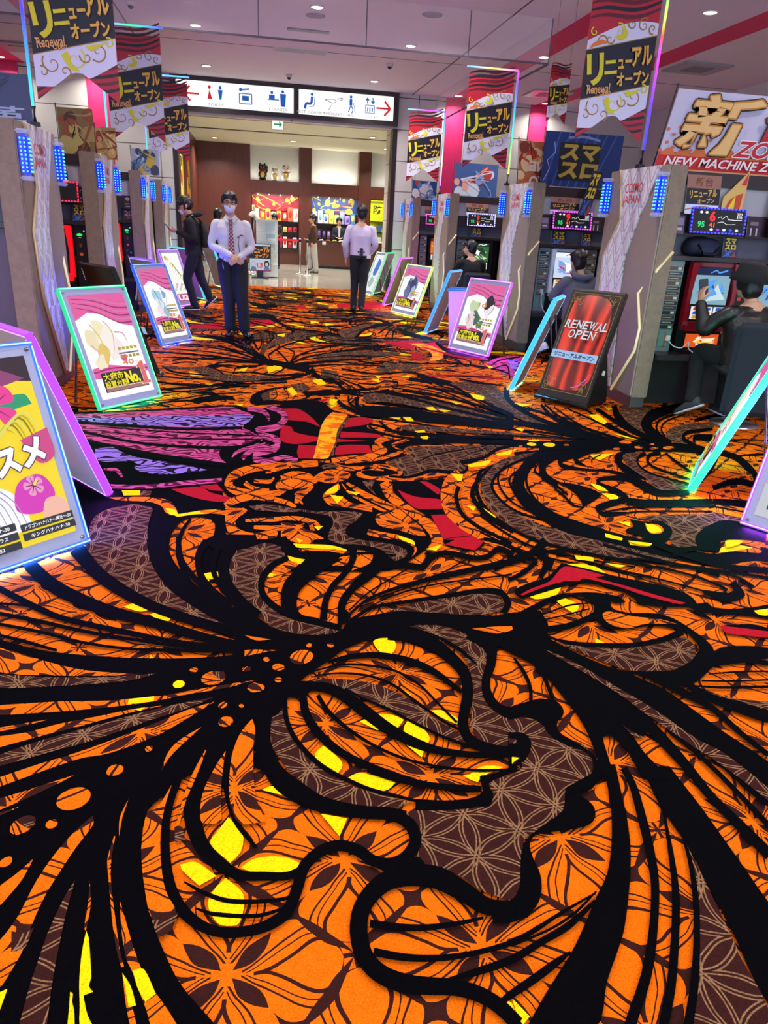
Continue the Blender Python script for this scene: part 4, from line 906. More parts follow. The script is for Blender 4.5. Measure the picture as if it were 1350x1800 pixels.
RK 172,2107 273,2136 371,2120 457,2078 519,1995 559,1888 596,1788 172,2116 274,2150 374,2135 462,2092 526,2006 567,1896 604,1795
RK 176,2083 267,2085 361,2058 429,2002 482,1914 524,1845 560,1789 604,1744 176,2090 269,2098 365,2073 436,2016 491,1926 532,1857 568,1801 610,1754
RK 269,1999 318,1941 394,1873 460,1800 543,1718 642,1648 273,2007 323,1951 400,1884 466,1811 550,1730 649,1660
RK 107,2008 191,1991 243,1947 297,1863 357,1774 419,1707 498,1656 608,1627 721,1617 112,2061 202,2047 268,2000 328,1912 385,1818 441,1749 512,1690 617,1654 729,1641
RK 62,1986 64,1861 89,1757 139,1659 184,1605 224,1571 283,1529 356,1494 404,1473 78,1986 79,1866 102,1769 150,1674 193,1621 231,1587 288,1543 361,1507 408,1483
RK -24,2000 -39,1868 -28,1740 9,1621 70,1536 114,1489 42,1973 25,1856 23,1755 48,1659 101,1584 143,1537
RK 117,1994 119,1890 141,1803 185,1717 237,1656 302,1603 371,1558 441,1522 543,1495 591,1491 142,1997 145,1900 165,1825 204,1745 251,1684 315,1631 383,1584 450,1547 551,1519 597,1512
RK 171,1969 197,1881 249,1792 320,1707 400,1641 487,1600 593,1574 702,1561 184,1981 210,1895 258,1806 326,1719 405,1653 491,1611 596,1583 706,1572
PK 603,1550 627,1555 701,1574 731,1595 697,1563 643,1535 617,1515 620,1478 597,1439 566,1442 593,1481
PK 1077,2636 1181,2709 1280,2758 1397,2888 1500,2821 1610,2735 1751,2650 1835,2572 1848,2502 1823,2404 1830,2280 1961,2284 2022,2249 1963,2167 1822,2229 1831,2295 1795,2359 1792,2439 1675,2448 1571,2481 1583,2538 1548,2611 1482,2660 1420,2683 1343,2670 1216,2617 1084,2559
PK 1340,2599 1442,2592 1519,2552 1529,2500 1490,2492 1467,2517 1443,2450 1485,2415 1612,2397 1664,2354 1693,2262 1705,2162 1684,2097 1633,2073 1643,2113 1668,2206 1638,2266 1559,2302 1456,2293 1373,2288 1335,2328 1334,2395 1376,2487 1363,2555 1297,2560 1194,2517 1079,2431 976,2364 930,2368 995,2422 1104,2500 1237,2581
RK 950,2381 1116,2418 1266,2485 1368,2498 954,2395 1119,2431 1270,2499 1373,2510
RK 937,2339 1143,2386 1344,2451 940,2352 1147,2399 1347,2463
RK 930,2272 1089,2286 1194,2308 1297,2358 1348,2382 944,2321 1105,2336 1207,2355 1307,2402 1358,2437
RK 1080,2248 1164,2192 1268,2167 1395,2158 1530,2184 1636,2225 1085,2258 1177,2218 1283,2198 1410,2191 1545,2223 1655,2277
PK 939,2324 1075,2254 1114,2199 1178,2103 1258,2023 1363,1999 1468,2001 1568,2056 1647,2140 1661,2235 1693,2247 1705,2162 1684,2097 1757,2130 1853,2128 1921,2109 1867,2035 1776,2052 1699,2041 1620,2004 1538,1944 1461,1902 1418,1915 1362,1943 1300,1989 1311,1903 1368,1782 1402,1662 1456,1468 1425,1425 1416,1473 1346,1554 1319,1612 1283,1693 1217,1752 1198,1692 1155,1660 1135,1671 1132,1593 1147,1510 1148,1479 1070,1487 1082,1616 1063,1679 1035,1673 1004,1557 981,1497 954,1500 970,1561 995,1695 1000,1779 993,1870 982,1979 962,2074 904,2153 878,2207
RK 1283,1988 1341,1865 1368,1739 1400,1631 1435,1539 1466,1451 1288,1993 1366,1890 1405,1770 1438,1663 1474,1570 1505,1479
RK 1342,1948 1403,1852 1457,1769 1477,1644 1500,1536 1385,1996 1439,1889 1487,1794 1502,1662 1523,1552
RK 1445,1887 1484,1811 1545,1745 1611,1683 1481,1923 1522,1850 1595,1799 1665,1737
RK 1467,1900 1568,1876 1751,1864 1472,1909 1578,1891 1761,1879
RK 1525,1923 1627,1910 1779,1904 1530,1932 1634,1921 1787,1914
RK 1577,1959 1699,1961 1815,1953 1582,1968 1706,1973 1824,1964
RK 1615,2006 1698,2015 1775,2017 1840,1989 1623,2022 1716,2046 1799,2050 1866,2021
RK 1184,1730 1198,1624 1210,1513 1215,1393 1229,1286 1244,1184 1232,1766 1243,1656 1248,1536 1247,1412 1265,1307 1283,1205
RK 1253,1681 1279,1586 1295,1502 1307,1394 1315,1275 1265,1691 1298,1600 1314,1515 1327,1406 1337,1287
RK 1274,1687 1307,1585 1335,1501 1348,1411 1368,1348 1297,1708 1340,1612 1365,1522 1375,1430 1394,1365
RK 1238,1949 1310,1712 1363,1538 1414,1420 1289,2001 1383,1776 1433,1592 1474,1464
RK 897,2123 900,2038 893,1951 867,1871 908,2132 916,2048 907,1955 880,1871
RK 958,2070 962,1998 943,1871 966,2077 978,2007 958,1876
PK 786,1844 846,1868 911,1883 958,1868 966,1821 947,1784 920,1758 908,1713 938,1665 969,1610 969,1545 940,1501 883,1470 817,1448 837,1483 897,1502 940,1540 958,1586 949,1621 907,1651 880,1689 870,1726 865,1763 827,1796 767,1788
PK 747,1729 793,1720 803,1679 779,1630 734,1586 692,1563
PO -918,2362 -829,2312 -721,2250 -606,2194 -491,2163 -403,2147 -488,2147 -671,2164 -871,2209
PM -865,2190 -668,2153 -487,2141 -348,2147 -423,2116 -540,2106 -685,2104 -842,2114
PO -813,2017 -637,2019 -488,2009 -419,2012 -342,2018 -321,2018 -175,2050 -21,2078 -113,2044 -233,2019 -347,1991 -431,1979 -570,1969 -706,1967 -799,1971
PY -419,2012 -342,2018 -341,1992 -419,1984
PO -778,1904 -709,1919 -643,1930 -715,1902 -773,1885
PO -766,1864 -682,1877 -609,1905 -506,1930 -399,1957 -309,1967 -397,1943 -471,1917 -552,1885 -649,1852 -751,1813
PY -399,1957 -363,1963 -375,1947
PM -741,1780 -644,1831 -523,1878 -395,1928 -286,1965 -154,1996 -227,1949 -335,1899 -486,1822 -605,1778 -726,1733
PO -712,1687 -618,1732 -527,1769 -408,1831 -307,1892 -226,1940 -152,1971 -196,1927 -275,1852 -305,1827 -374,1786 -442,1756 -511,1744 -609,1698 -701,1650
PO -185,1848 -215,1803 -239,1767 -266,1718 -281,1669 -273,1734 -256,1777 -227,1812
RO -166,1744 -184,1688 -201,1623 -212,1559 -218,1499 -222,1449 -164,1742 -175,1681 -189,1615 -203,1554 -211,1496 -216,1446
PO -108,1733 -128,1687 -148,1628 -162,1572 -165,1511 -155,1465 -108,1460 -114,1553 -113,1662
PO -33,1873 -66,1813 -87,1731 -93,1660 -92,1550 -65,1455 2,1453 -22,1543 -30,1692 -24,1818
PO -688,1607 -625,1630 -570,1654 -512,1677 -565,1635 -617,1599 -675,1564
PM -673,1556 -619,1576 -638,1562 -669,1543
PO -455,1605 -455,1574 -477,1551 -509,1550 -531,1570 -533,1601 -511,1625 -478,1627
PO -573,1531 -569,1508 -582,1487 -602,1479 -620,1490 -624,1512 -612,1533 -591,1541
PM -598,1516 -587,1539 -565,1506 -580,1499
PO -515,1511 -514,1499 -521,1491 -532,1491 -540,1499 -541,1510 -534,1519 -523,1519
PO -385,1689 -387,1674 -400,1664 -417,1665 -427,1676 -426,1691 -413,1702 -396,1701
PO -591,1407 -589,1396 -595,1385 -606,1382 -615,1387 -617,1398 -611,1408 -600,1412
PO -543,1398 -568,1360 -600,1317 -584,1264 -555,1330 -546,1371
PO -432,1522 -464,1476 -494,1414 -518,1336 -532,1248 -544,1208 -556,1175 -524,1068 -510,1114 -499,1167 -497,1230 -489,1291 -476,1341 -452,1421 -426,1490
PM -536,1207 -507,1199 -492,1211 -498,1163 -522,1157
PY -523,1066 -506,1077 -508,1016
PM -433,1325 -446,1281 -459,1202 -463,1129 -465,1069 -463,992 -411,985 -420,1052 -426,1112 -430,1176 -433,1240
PY -381,1188 -372,1169 -350,1082 -350,1062 -340,1049 -357,1044 -342,1005 -322,974 -348,977 -360,1025 -373,1085 -380,1148
PO -400,1319 -385,1254 -382,1188 -387,1197 -391,1254
PY -384,1055 -378,1050 -376,1035 -368,1015 -359,978 -372,980 -378,1017
PO -352,1573 -358,1507 -356,1445 -364,1508
RO -368,1447 -371,1378 -359,1321 -346,1268 -329,1199 -311,1138 -294,1094 -365,1446 -362,1375 -354,1321 -341,1268 -322,1199 -305,1139 -289,1095
PO -323,1256 -307,1215 -279,1143 -253,1085 -235,1055 -214,1025 -193,996 -164,952 -212,959 -233,1001 -250,1037 -269,1079 -288,1115 -308,1183
PY -270,1085 -248,1084 -218,1029 -236,1015 -255,1046
PO -290,1082 -278,1052 -264,1020 -243,963 -254,964 -271,1010
PY -290,1082 -269,1051 -253,1011 -266,1008
PO -299,1516 -275,1530 -247,1610 -256,1535 -257,1451 -247,1362 -227,1274 -196,1211 -205,1179 -247,1201 -275,1290 -297,1402
PM -247,1198 -215,1196 -192,1210 -202,1169 -222,1154 -233,1164
PM -225,1460 -206,1458 -195,1414 -218,1411
PO -216,2155 -219,2145 -228,2141 -238,2144 -243,2154 -241,2164 -231,2168 -221,2165
PY -253,2080 -256,2064 -268,2055 -282,2058 -290,2072 -288,2088 -276,2098 -261,2094
PO -123,2110 -130,2080 -156,2063 -185,2068 -201,2093 -194,2123 -168,2141 -138,2136
PM -173,2136 -129,2137 -122,2103 -137,2088
PO -37,2147 -41,2136 -52,2129 -63,2131 -69,2140 -65,2152 -55,2159 -43,2157
PO -6,2039 -10,2019 -25,2008 -41,2013 -49,2030 -45,2051 -30,2062 -14,2058
PO -112,1959 -113,1947 -121,1936 -131,1934 -138,1941 -137,1953 -129,1964 -119,1966
PO -59,1939 -61,1933 -67,1931 -72,1935 -75,1941 -73,1947 -67,1949 -62,1946
PO -91,1871 -95,1852 -110,1842 -126,1846 -135,1862 -131,1881 -117,1891 -100,1887
PO -317,1770 -317,1760 -322,1753 -330,1753 -336,1760 -336,1770 -331,1777 -323,1777
PO -385,1692 -386,1675 -398,1665 -415,1666 -426,1679 -425,1696 -413,1707 -396,1705
PO 180,2210 168,2175 140,2156 110,2162 97,2191 107,2226 136,2247 166,2240
PO 182,2274 178,2265 169,2262 161,2267 158,2276 162,2285 171,2288 179,2283
PO 260,2268 255,2258 246,2254 238,2259 235,2271 240,2281 249,2285 258,2280
PO 26,2196 23,2186 15,2183 7,2188 4,2198 7,2208 15,2211 23,2206
PO 76,2143 69,2129 54,2124 40,2132 34,2147 41,2161 56,2166 70,2158
PO 65,2069 61,2059 52,2056 44,2061 40,2071 44,2081 53,2084 62,2079
PO 7,2031 0,2016 -15,2010 -30,2018 -37,2035 -30,2051 -15,2057 0,2048
PO -62,2364 -21,2347 34,2327 -21,2326
PO -61,2263 -21,2264 53,2253 -21,2235 -61,2222
PO 802,2340 892,2347 969,2345 959,2317 892,2297 845,2318
PO 1383,2412 1422,2425 1501,2379 1601,2348 1653,2306 1518,2317 1439,2291 1384,2311 1367,2360
PD 1093,2597 1157,2644 1269,2709 1388,2845 1448,2831 1550,2746 1496,2730 1514,2710 1599,2640 1689,2553 1792,2469 1753,2464 1641,2548 1555,2643 1439,2725 1400,2699 1339,2704 1223,2657 1098,2588
PD 1820,2278 1899,2256 2000,2219 1968,2175 1816,2220
PM 1034,2177 1082,2122 1137,2043 1175,1970 1219,1888 1261,1810 1297,1718 1331,1631 1372,1574 1402,1480 1414,1402 1385,1362 1367,1430 1336,1520 1297,1608 1264,1684 1228,1773 1186,1891 1139,1985 1091,2072 1049,2150
PM 1124,1726 1135,1697 1166,1657 1134,1670
PO 722,1618 743,1612 711,1587
PY 721,1617 741,1611 712,1591
PM 739,1697 760,1695 756,1674 732,1676
RK 769,1148 693,1100 621,1068 524,1041 770,1144 695,1094 622,1062 525,1035
RK 287,1599 365,1551 466,1513 590,1489 295,1620 374,1575 474,1538 598,1513
RK 459,1599 618,1565 722,1567 461,1605 621,1574 723,1573"""
def carpet():
    mb = MB(); YF = 17.85
    mb.quad((-9, -3, 0), (9, -3, 0), (9, YF, 0), (-9, YF, 0), 0)
    rg = random.Random(5); k = 0           # leaf-and-swirl repeats of the same carpet design away from the aisle's near end
    KK, MM_, YY = (CKEYS.index(c) for c in 'KMY')
    def rib(f, n, wf, mi):
        nonlocal k
        k += 1; z = .00004+k*4e-7; A = []; B = []
        for q in range(n):
            t = q/(n-1); p = f(t); d = (f(min(1, t+.01))-f(max(0, t-.01))).normalized(); s = Vector((-d.y, d.x, 0)); A.append(p+s*wf(t)); B.append(p-s*wf(t))
        mb.add([(p.x, min(p.y, 17.8), z) for p in A+B], [(i, i+1, n+i+1, n+i) for i in range(n-1)], mi)
    for hy in [x*1.05 for x in range(-3, 17)]:
        for hx in [x*1.3 for x in range(-6, 7)]:
            cx = hx+rg.uniform(-.4, .4); cy = hy+rg.uniform(-.35, .35)
            if -.9 < cy < 8.6 and -.25-.3*cy-.9 < cx < min(3.5, .25+.72*cy)+.9: continue
            a0 = rg.uniform(0, 6.28); bend = rg.choice((-1, 1))*rg.uniform(.4, 1.1); np_ = 6
            for j in range(np_):
                a = a0+j*2*PI/np_; L = rg.uniform(.7, 1.15); W = L*rg.uniform(.2, .3)
                def leaf(s, a=a, L=L, W=W):
                    def f(t):
                        b = a+bend*t*t; o = s*W*math.sin(PI*min(1, t**.75)); return Vector((cx+math.cos(b)*L*t-math.sin(b)*o, cy+math.sin(b)*L*t+math.cos(b)*o, 0))
                    return f
                if j % 6 == 1: rib(leaf(0), 9, lambda t, W=W: W*math.sin(PI*min(1, t**.75)), MM_)
                elif rg.random() < .3: rib(leaf(rg.uniform(-.5, .5)), 7, lambda t, W=W: .3*W*max(0, math.sin(PI*(t*2.2-.8))) if .37 < t < .8 else 0, YY)
                for s in ((-1, 1, .55) if j % 6 == 1 else (-1, -.5, 0, .5, 1)):
                    w0 = (.034 if abs(s) == 1 else .013)*(.42 if cy > 7 else 1)
                    rib(leaf(s), 9, lambda t, w0=w0: w0*(1.15-t*.8), KK)
                rib(lambda t, a=a+PI/np_, L=L: Vector((cx+math.cos(a+bend*t*t)*L*.9*t, cy+math.sin(a+bend*t*t)*L*.9*t, 0)), 9, lambda t, m=(.4 if cy > 7 else 1): (.07*(1-t)**.7+.004)*m, KK)
    for i, l in enumerate(CARPET.strip().split('\n')):
        h, *pts = l.split(); z = .0004+i*2e-5; mi = CKEYS.index(h[1])
        P = [Vector([int(c)/1000 for c in p.split(',')]+[0]) for p in pts]
        if h[0] == 'P':
            Q = spl(P, 4, True)
            tri = tessellate_polygon([Q]); mb.add([(p.x, p.y, z) for p in Q], tri, mi)
        else:
            n = len(P)//2; A = spl(P[:n], 6, corner=170); B = spl(P[n:], 6, corner=170)
            mb.add([(p.x, p.y, z) for p in A+B], [(j, j+1, len(A)+j+1, len(A)+j) for j in range(len(A)-1)], mi)
    o = mb.build('floor', [CM[k] for k in CKEYS])
    struct(o, 'patterned casino carpet with orange petals and black swirls', 'carpet')
carpet()
# ------------------------------------------------------------ setting materials
M_CEIL = mat('ceiling_paint', '#e6e2ec', .9); M_SEAM = mat('ceiling_seam', '#6f6a74', .9); M_PINK = mat('pink_paint', '#dd2468', .6)
M_WHITE = mat('white_paint', '#d6d4d0', .6); M_BLACK = mat('black_plastic', '#0c0c0e', .45); M_DBROWN = mat('dark_brown_frame', '#251512', .35)
M_STEEL = mat('brushed_steel', '#b8b8ba', .3, 1.0); M_GREY = mat('grey_plastic', '#7f7f86', .5); M_SILVER = mat('silver_plastic', '#b4b4ba', .35, .6)
M_LAMP = mat('lamp_glow', '#ffffff', .5, emit='#fff3e0', es=9)
def wood(name, a, b, sc_=1.0):
    m, bs = newmat(name, .35); x, y, z, v = coords()
    mp = N('ShaderNodeMapping'); mp.inputs['Scale'].default_value = (6*sc_, 6*sc_, .5*sc_); X.nt.links.new(v, mp.inputs[0])
    f, _ = noise(mp.outputs[0], 6, 5, .6); out_color(bs, mix(f, a, b)); return m
M_WOOD = wood('lobby_wood', '#3a180e', '#6a3220')
def tilewall():
    m, b = newmat('wall_panel_white', .35); x, y, z, v = coords()
    gz = F('ABSOLUTE', F('WRAP', z - .3, .315, -.315)).lt(.008); gx = F('ABSOLUTE', F('WRAP', x - 3.62, 1.4, -1.4)).lt(.007)
    n_, _ = noise(v, 3, 3); out_color(b, mix(F('MAXIMUM', gz, gx), mix(n_, '#c9c4bc', '#d8d4cc'), '#3a3230')); return m
M_TILEW = tilewall()
def lobbyfloor():
    m, b = newmat('polished_stone', .08); x, y, z, v = coords()
    g = F('MAXIMUM', F('ABSOLUTE', F('WRAP', x, .3, -.3)).lt(.003), F('ABSOLUTE', F('WRAP', y, .3, -.3)).lt(.003))
    n_, _ = noise(v, 2.5, 5, .6); out_color(b, mix(g, mix(n_, '#a8a494', '#cfccbc'), '#8d897c')); return m
# ------------------------------------------------------------ ceiling, walls
YW = 17.85
def box(name, x0, y0, z0, x1, y1, z1, m, parent=None, bev=0):
    return MB().box(x0, y0, z0, x1, y1, z1, bev=bev).build(name, m, parent)
mb = MB(); mb.box(-9, -3, CEIL, 9, YW+.3, CEIL+.1, 0)
for x in (-1.9, 3.45): mb.box(x-.012, -3, CEIL-.004, x+.012, YW, CEIL+.05, 1)
for y in (1.4, 5.2, 9.0, 14.35): mb.box(-9, y-.008, CEIL-.004, 9, y+.008, CEIL+.05, 1)
for s in (4.33, 6.3): mb.box(s, -3, CEIL-.006, s+.46, YW, CEIL+.05, 2)
for s in (-3.4, -4.95): mb.box(s, -3, CEIL-.006, s+.42, YW, CEIL+.05, 2)
struct(mb.build('ceiling', [M_CEIL, M_SEAM, M_PINK]))
mb = MB(); mb.box(-9, YW, 0, -1.72, YW+.3, CEIL, 0); mb.box(3.14, YW, 0, 9, YW+.3, CEIL, 0); mb.box(-1.72, YW+.02, 3.46, 3.14, YW+.3, CEIL, 0)
for a, z in ((4.23, 0), (6.2, 0), (-3.37, 0), (-5.1, 0)): mb.box(a, YW-.03, z, a+.43, YW+.01, CEIL, 1)
struct(mb.build('wall_back', [M_TILEW, M_PINK]))
struct(MB().box(-9.1, -3, 0, -9, YW+.3, CEIL).build('wall_left', M_WHITE)); struct(MB().box(9, -3, 0, 9.1, YW+.3, CEIL).build('wall_right', M_WHITE))
mb = MB(); mb.box(-1.72, YW-.02, 0, -1.62, YW+.32, 3.46); mb.box(3.06, YW-.02, 0, 3.16, YW+.32, 3.46)
struct(mb.build('trim_1', M_DBROWN))
for x, w2, z in ((.69, 1.55, 2.72), (2.74, 1.5, 2.72), (6.0, 3.6, 2.72)):     # cove lamps in the lit wall niches
    l = bpy.data.lights.new('cove_lamp', 'AREA'); l.shape = 'RECTANGLE'; l.size = w2; l.size_y = .06; l.energy = 14; l.color = (1, .96, .86)
    o = bpy.data.objects.new('cove_lamp', l); o.location = (x, 27.3, z); o.rotation_euler = (rad(165), 0, 0); COL.objects.link(o)
# smoke curtain: glass strip hung under the ceiling
M_GLASS = mat('clear_glass', '#ffffff', .02, alpha=.10)
mb = MB(); mb.box(-9, 10.99, 3.63, 4.0, 11.0, CEIL, 0); mb.box(4.0, 11.0, 3.63, 4.01, YW, CEIL, 0)
mb.box(-9, 10.985, 3.61, 4.0, 11.005, 3.63, 1); mb.box(3.99, 11, 3.61, 4.015, YW, 3.63, 1)
for x in (-5.5, -3.7, -1.75, .08, 1.47, 2.86, 4.0): mb.box(x-.006, 10.985, 3.63, x+.006, 11.0, CEIL, 1)
struct(mb.build('window_1', [M_GLASS, M_SEAM]), 'clear glass smoke curtain hanging from the ceiling across the hall', 'glass curtain')
# ------------------------------------------------------------ downlights and ceiling fittings
def downlight(x, y, z=CEIL, label=None, power=60, grp='recessed ceiling downlights'):
    t = thing('ceiling_downlight', label, 'ceiling light', (x, y, z), group=grp)
    MB().lathe([(.105, 0), (.105, -.012), (.085, -.014), (.08, 0)]).build('trim_ring', M_WHITE, t)
    MB().lathe([(.078, -.004), (.07, -.01), (.001, -.011)]).build('diffuser', M_LAMP, t)
    area(x, y, z-.015, .13, power); return t
POW = 36
for x, y, lb in ((-.85, 13.3, 'round white downlight left of the ceiling air slot, doubled by the glass curtain'), (-.88, 16.5, 'round glowing downlight above the left half of the red-arrow sign'),
                 (2.5, 13.3, 'round glowing downlight right of the ceiling air slot, seen through the glass curtain'), (2.42, 16.6, 'round glowing downlight above the right half of the sign'),
                 (.87, 11.6, 'round glowing downlight at the top edge, nearest above the middle of the aisle'), (4.72, 13.2, 'round downlight on the red ceiling stripe, left of the tall near banner'),
                 (4.4, 17.45, 'downlight on top of the pink wall column nearest the entrance sign'), (6.4, 17.45, 'downlight on top of the pink wall column further from the entrance sign'),
                 (6.4, 13.25, 'round downlight on the ceiling above the white new machine banner'), (-3.2, 17.4, 'downlight on the pink column behind the nearest left banner'), (-4.85, 17.4, 'downlight on the pink column at the left picture edge')):
    downlight(x, y, CEIL, lb, POW*1.25 if y < 17 else 18)
for x in (-4.1, -.85, 2.45, 5.7):
    for y in (-1.6, .8, 3.2, 6.6, 10): downlight(x, y, CEIL, 'round white recessed downlight in the ceiling over the near part of the hall', POW*1.0 if y > 4 else POW*1.05)
t = thing('air_slot', 'black slotted air outlet in the ceiling behind the glass curtain', 'air vent', (.84, 12.95, CEIL))
mb = MB(); mb.box(-.32, -.07, -.012, .32, .07, 0); mb.build('frame', M_BLACK, t)
mb = MB()
for i in range(16): mb.box(-.3+i*.04, -.06, -.018, -.285+i*.04, .06, -.01)
mb.build('louver', M_GREY, t)
t = thing('air_vent', 'pale rectangular ceiling air grille above the entrance sign', 'air vent', (.8, 14.4, CEIL))
MB().box(-.46, -.17, -.012, .46, .17, 0).build('frame', M_WHITE, t)
mb = MB()
for i in range(9): mb.box(-.43, -.15+i*.034, -.018, .43, -.135+i*.034, -.011)
mb.build('louver', M_SILVER, t)
for x, y, lb, col in ((7.3, 12.9, 'square ceiling cassette air outlet above the white new machine banner', M_SILVER), (-4.1, 16.2, 'dark square ceiling cassette at the left edge beside the near LED pole', M_GREY), (6.0, 16.3, 'square ceiling cassette between the two pink columns', M_SILVER)):
    t = thing('ceiling_cassette', lb, 'air conditioner', (x, y, CEIL)); MB().box(-.42, -.42, -.03, .42, .42, 0, bev=.01).build('panel', col, t)
    MB().box(-.2, -.2, -.04, .2, .2, -.03).build('intake_grille', M_GREY, t)
for x, y, lb in ((.88, 12.05, 'round ceiling speaker just behind the topmost downlight'), (2.42, 11.4, 'round ceiling speaker near the top, right of the air slot')):
    t = tag(MB().lathe([(.14, 0), (.14, -.008), (.12, -.012), (.001, -.016)], (x, y, CEIL)).build('ceiling_speaker', mat('speaker_grey', '#8e8a92', .8)), lb, 'speaker')
for x, y, lb in ((2.42, 14.8, 'small dome security camera on the ceiling above the sign gap'), (.71, 16.7, 'small white dome security camera right above the entrance sign'), (-1.65, 12.3, 'small dome security camera on the ceiling near the left banners')):
    t = thing('security_camera', lb, 'camera', (x, y, CEIL)); MB().lathe([(.06, 0), (.06, -.04), (.05, -.05)]).build('housing', M_WHITE, t); MB().ell((0, 0, -.05), (.04, .04, .04)).build('dome', M_BLACK, t)
# ------------------------------------------------------------ lettering
TXT = {}
def text2d(s, bold=0.0):
    k = (s, bold)
    if k in TXT: return TXT[k]
    c = bpy.data.curves.new('lettering', 'FONT'); c.body = s; c.size = 1; c.offset = bold; c.resolution_u = 3; c.fill_mode = 'FRONT'
    o = bpy.data.objects.new('lettering', c); COL.objects.link(o)
    me = bpy.data.meshes.new_from_object(o.evaluated_get(bpy.context.evaluated_depsgraph_get()))
    vs = [(v.co.x, v.co.y) for v in me.vertices]; fs = [tuple(p.vertices) for p in me.polygons]
    bpy.data.objects.remove(o); bpy.data.curves.remove(c); bpy.data.meshes.remove(me)
    if vs:
        x0 = min(v[0] for v in vs); x1 = max(v[0] for v in vs); y0 = min(v[1] for v in vs); y1 = max(v[1] for v in vs)
    else: x0 = y0 = 0; x1 = y1 = 1
    TXT[k] = (vs, fs, x0, x1, y0, y1); return TXT[k]
class Art(MB):                             # flat printed artwork in the local x,z plane, facing -y
    def __init__(s, mats): super().__init__(); s.k = 0; s.mats = mats; s.step = .0004
    def mi_(s, m):
        if m not in s.mats: s.mats.append(m)
        return s.mats.index(m)
    def y(s): s.k += 1; return -.0005-s.step*s.k
    def rect(s, x0, z0, x1, z1, m): y = s.y(); return s.quad((x0, y, z0), (x1, y, z0), (x1, y, z1), (x0, y, z1), s.mi_(m))
    def poly(s, pts, m): return s.flat(pts, s.y(), s.mi_(m))
    def blob(s, pts, m, k=5): return s.flat([(p.x, p.y) for p in spl([(a, b, 0) for a, b in pts], k, True, 100)], s.y(), s.mi_(m))
    def disc(s, cx, cz, rx, rz, m, n=20): return s.flat([(cx+rx*math.cos(2*PI*i/n), cz+rz*math.sin(2*PI*i/n)) for i in range(n)], s.y(), s.mi_(m))
    def stroke(s, pts, w, m, k=5):
        P = spl([(a, b, 0) for a, b in pts], k, corner=170); n = len(P); ws = w if isinstance(w, (list, tuple)) else [w, w]
        y = s.y(); vs = []
        for i, p in enumerate(P):
            t = (P[min(i+1, n-1)]-P[max(i-1, 0)]).normalized(); q = i/(n-1)*(len(ws)-1); a = min(int(q), len(ws)-2); ww = ws[a]+(ws[a+1]-ws[a])*(q-a)
            vs += [(p.x-t.y*ww/2, y, p.y+t.x*ww/2), (p.x+t.y*ww/2, y, p.y-t.x*ww/2)]
        return s.add(vs, [(2*i, 2*i+1, 2*i+3, 2*i+2) for i in range(n-1)], s.mi_(m))
    def text(s, t, x, z, wd, ht, m, bold=.0, shear=0, rot=0, outline=None, ow=.03):
        if not all(ord(c) < 0x3200 for c in t): bold = min(bold, .018)
        if outline:
            r_ = ow*min(ht, wd)*.9
            for k in range(8): s.text(t, x+r_*math.cos(k*PI/4), z+r_*math.sin(k*PI/4), wd, ht, outline, bold, shear, rot)
        vs, fs, x0, x1, y0, y1 = text2d(t, bold); _, _, a0, a1, b0, b1 = text2d(t, 0.0)
        sx = wd/(a1-a0); sz = ht/(b1-b0); y = s.y(); out = []
        for vx, vy in vs:
            px = (vx-a0)*sx; pz = (vy-b0)*sz; px += pz*shear; px -= wd/2; pz -= ht/2
            out.append((x+px*math.cos(rot)-pz*math.sin(rot), y, z+px*math.sin(rot)+pz*math.cos(rot)))
        return s.add(out, fs, s.mi_(m))
    def done(s, name, parent=None, loc=None, rot=None):
        me = bpy.data.meshes.new(name); me.from_pydata(s.v, [], s.f)
        for mm in s.mats: me.materials.append(mm)
        me.polygons.foreach_set('material_index', s.m); me.update()
        return link(name, me, parent, loc, rot)
def ink(c, glow=0.0):                      # printing ink, or a backlit print when glow > 0
    n = 'ink_'+c.strip('#')+('_lit%d' % int(glow*100) if glow else '')
    m = mat(n, c, .5, emit=c if glow else None, es=glow)
    if glow: m.node_tree.nodes['Principled BSDF'].inputs['Base Color'].default_value = (*[v*.12 for v in lin(c)], 1)
    return m
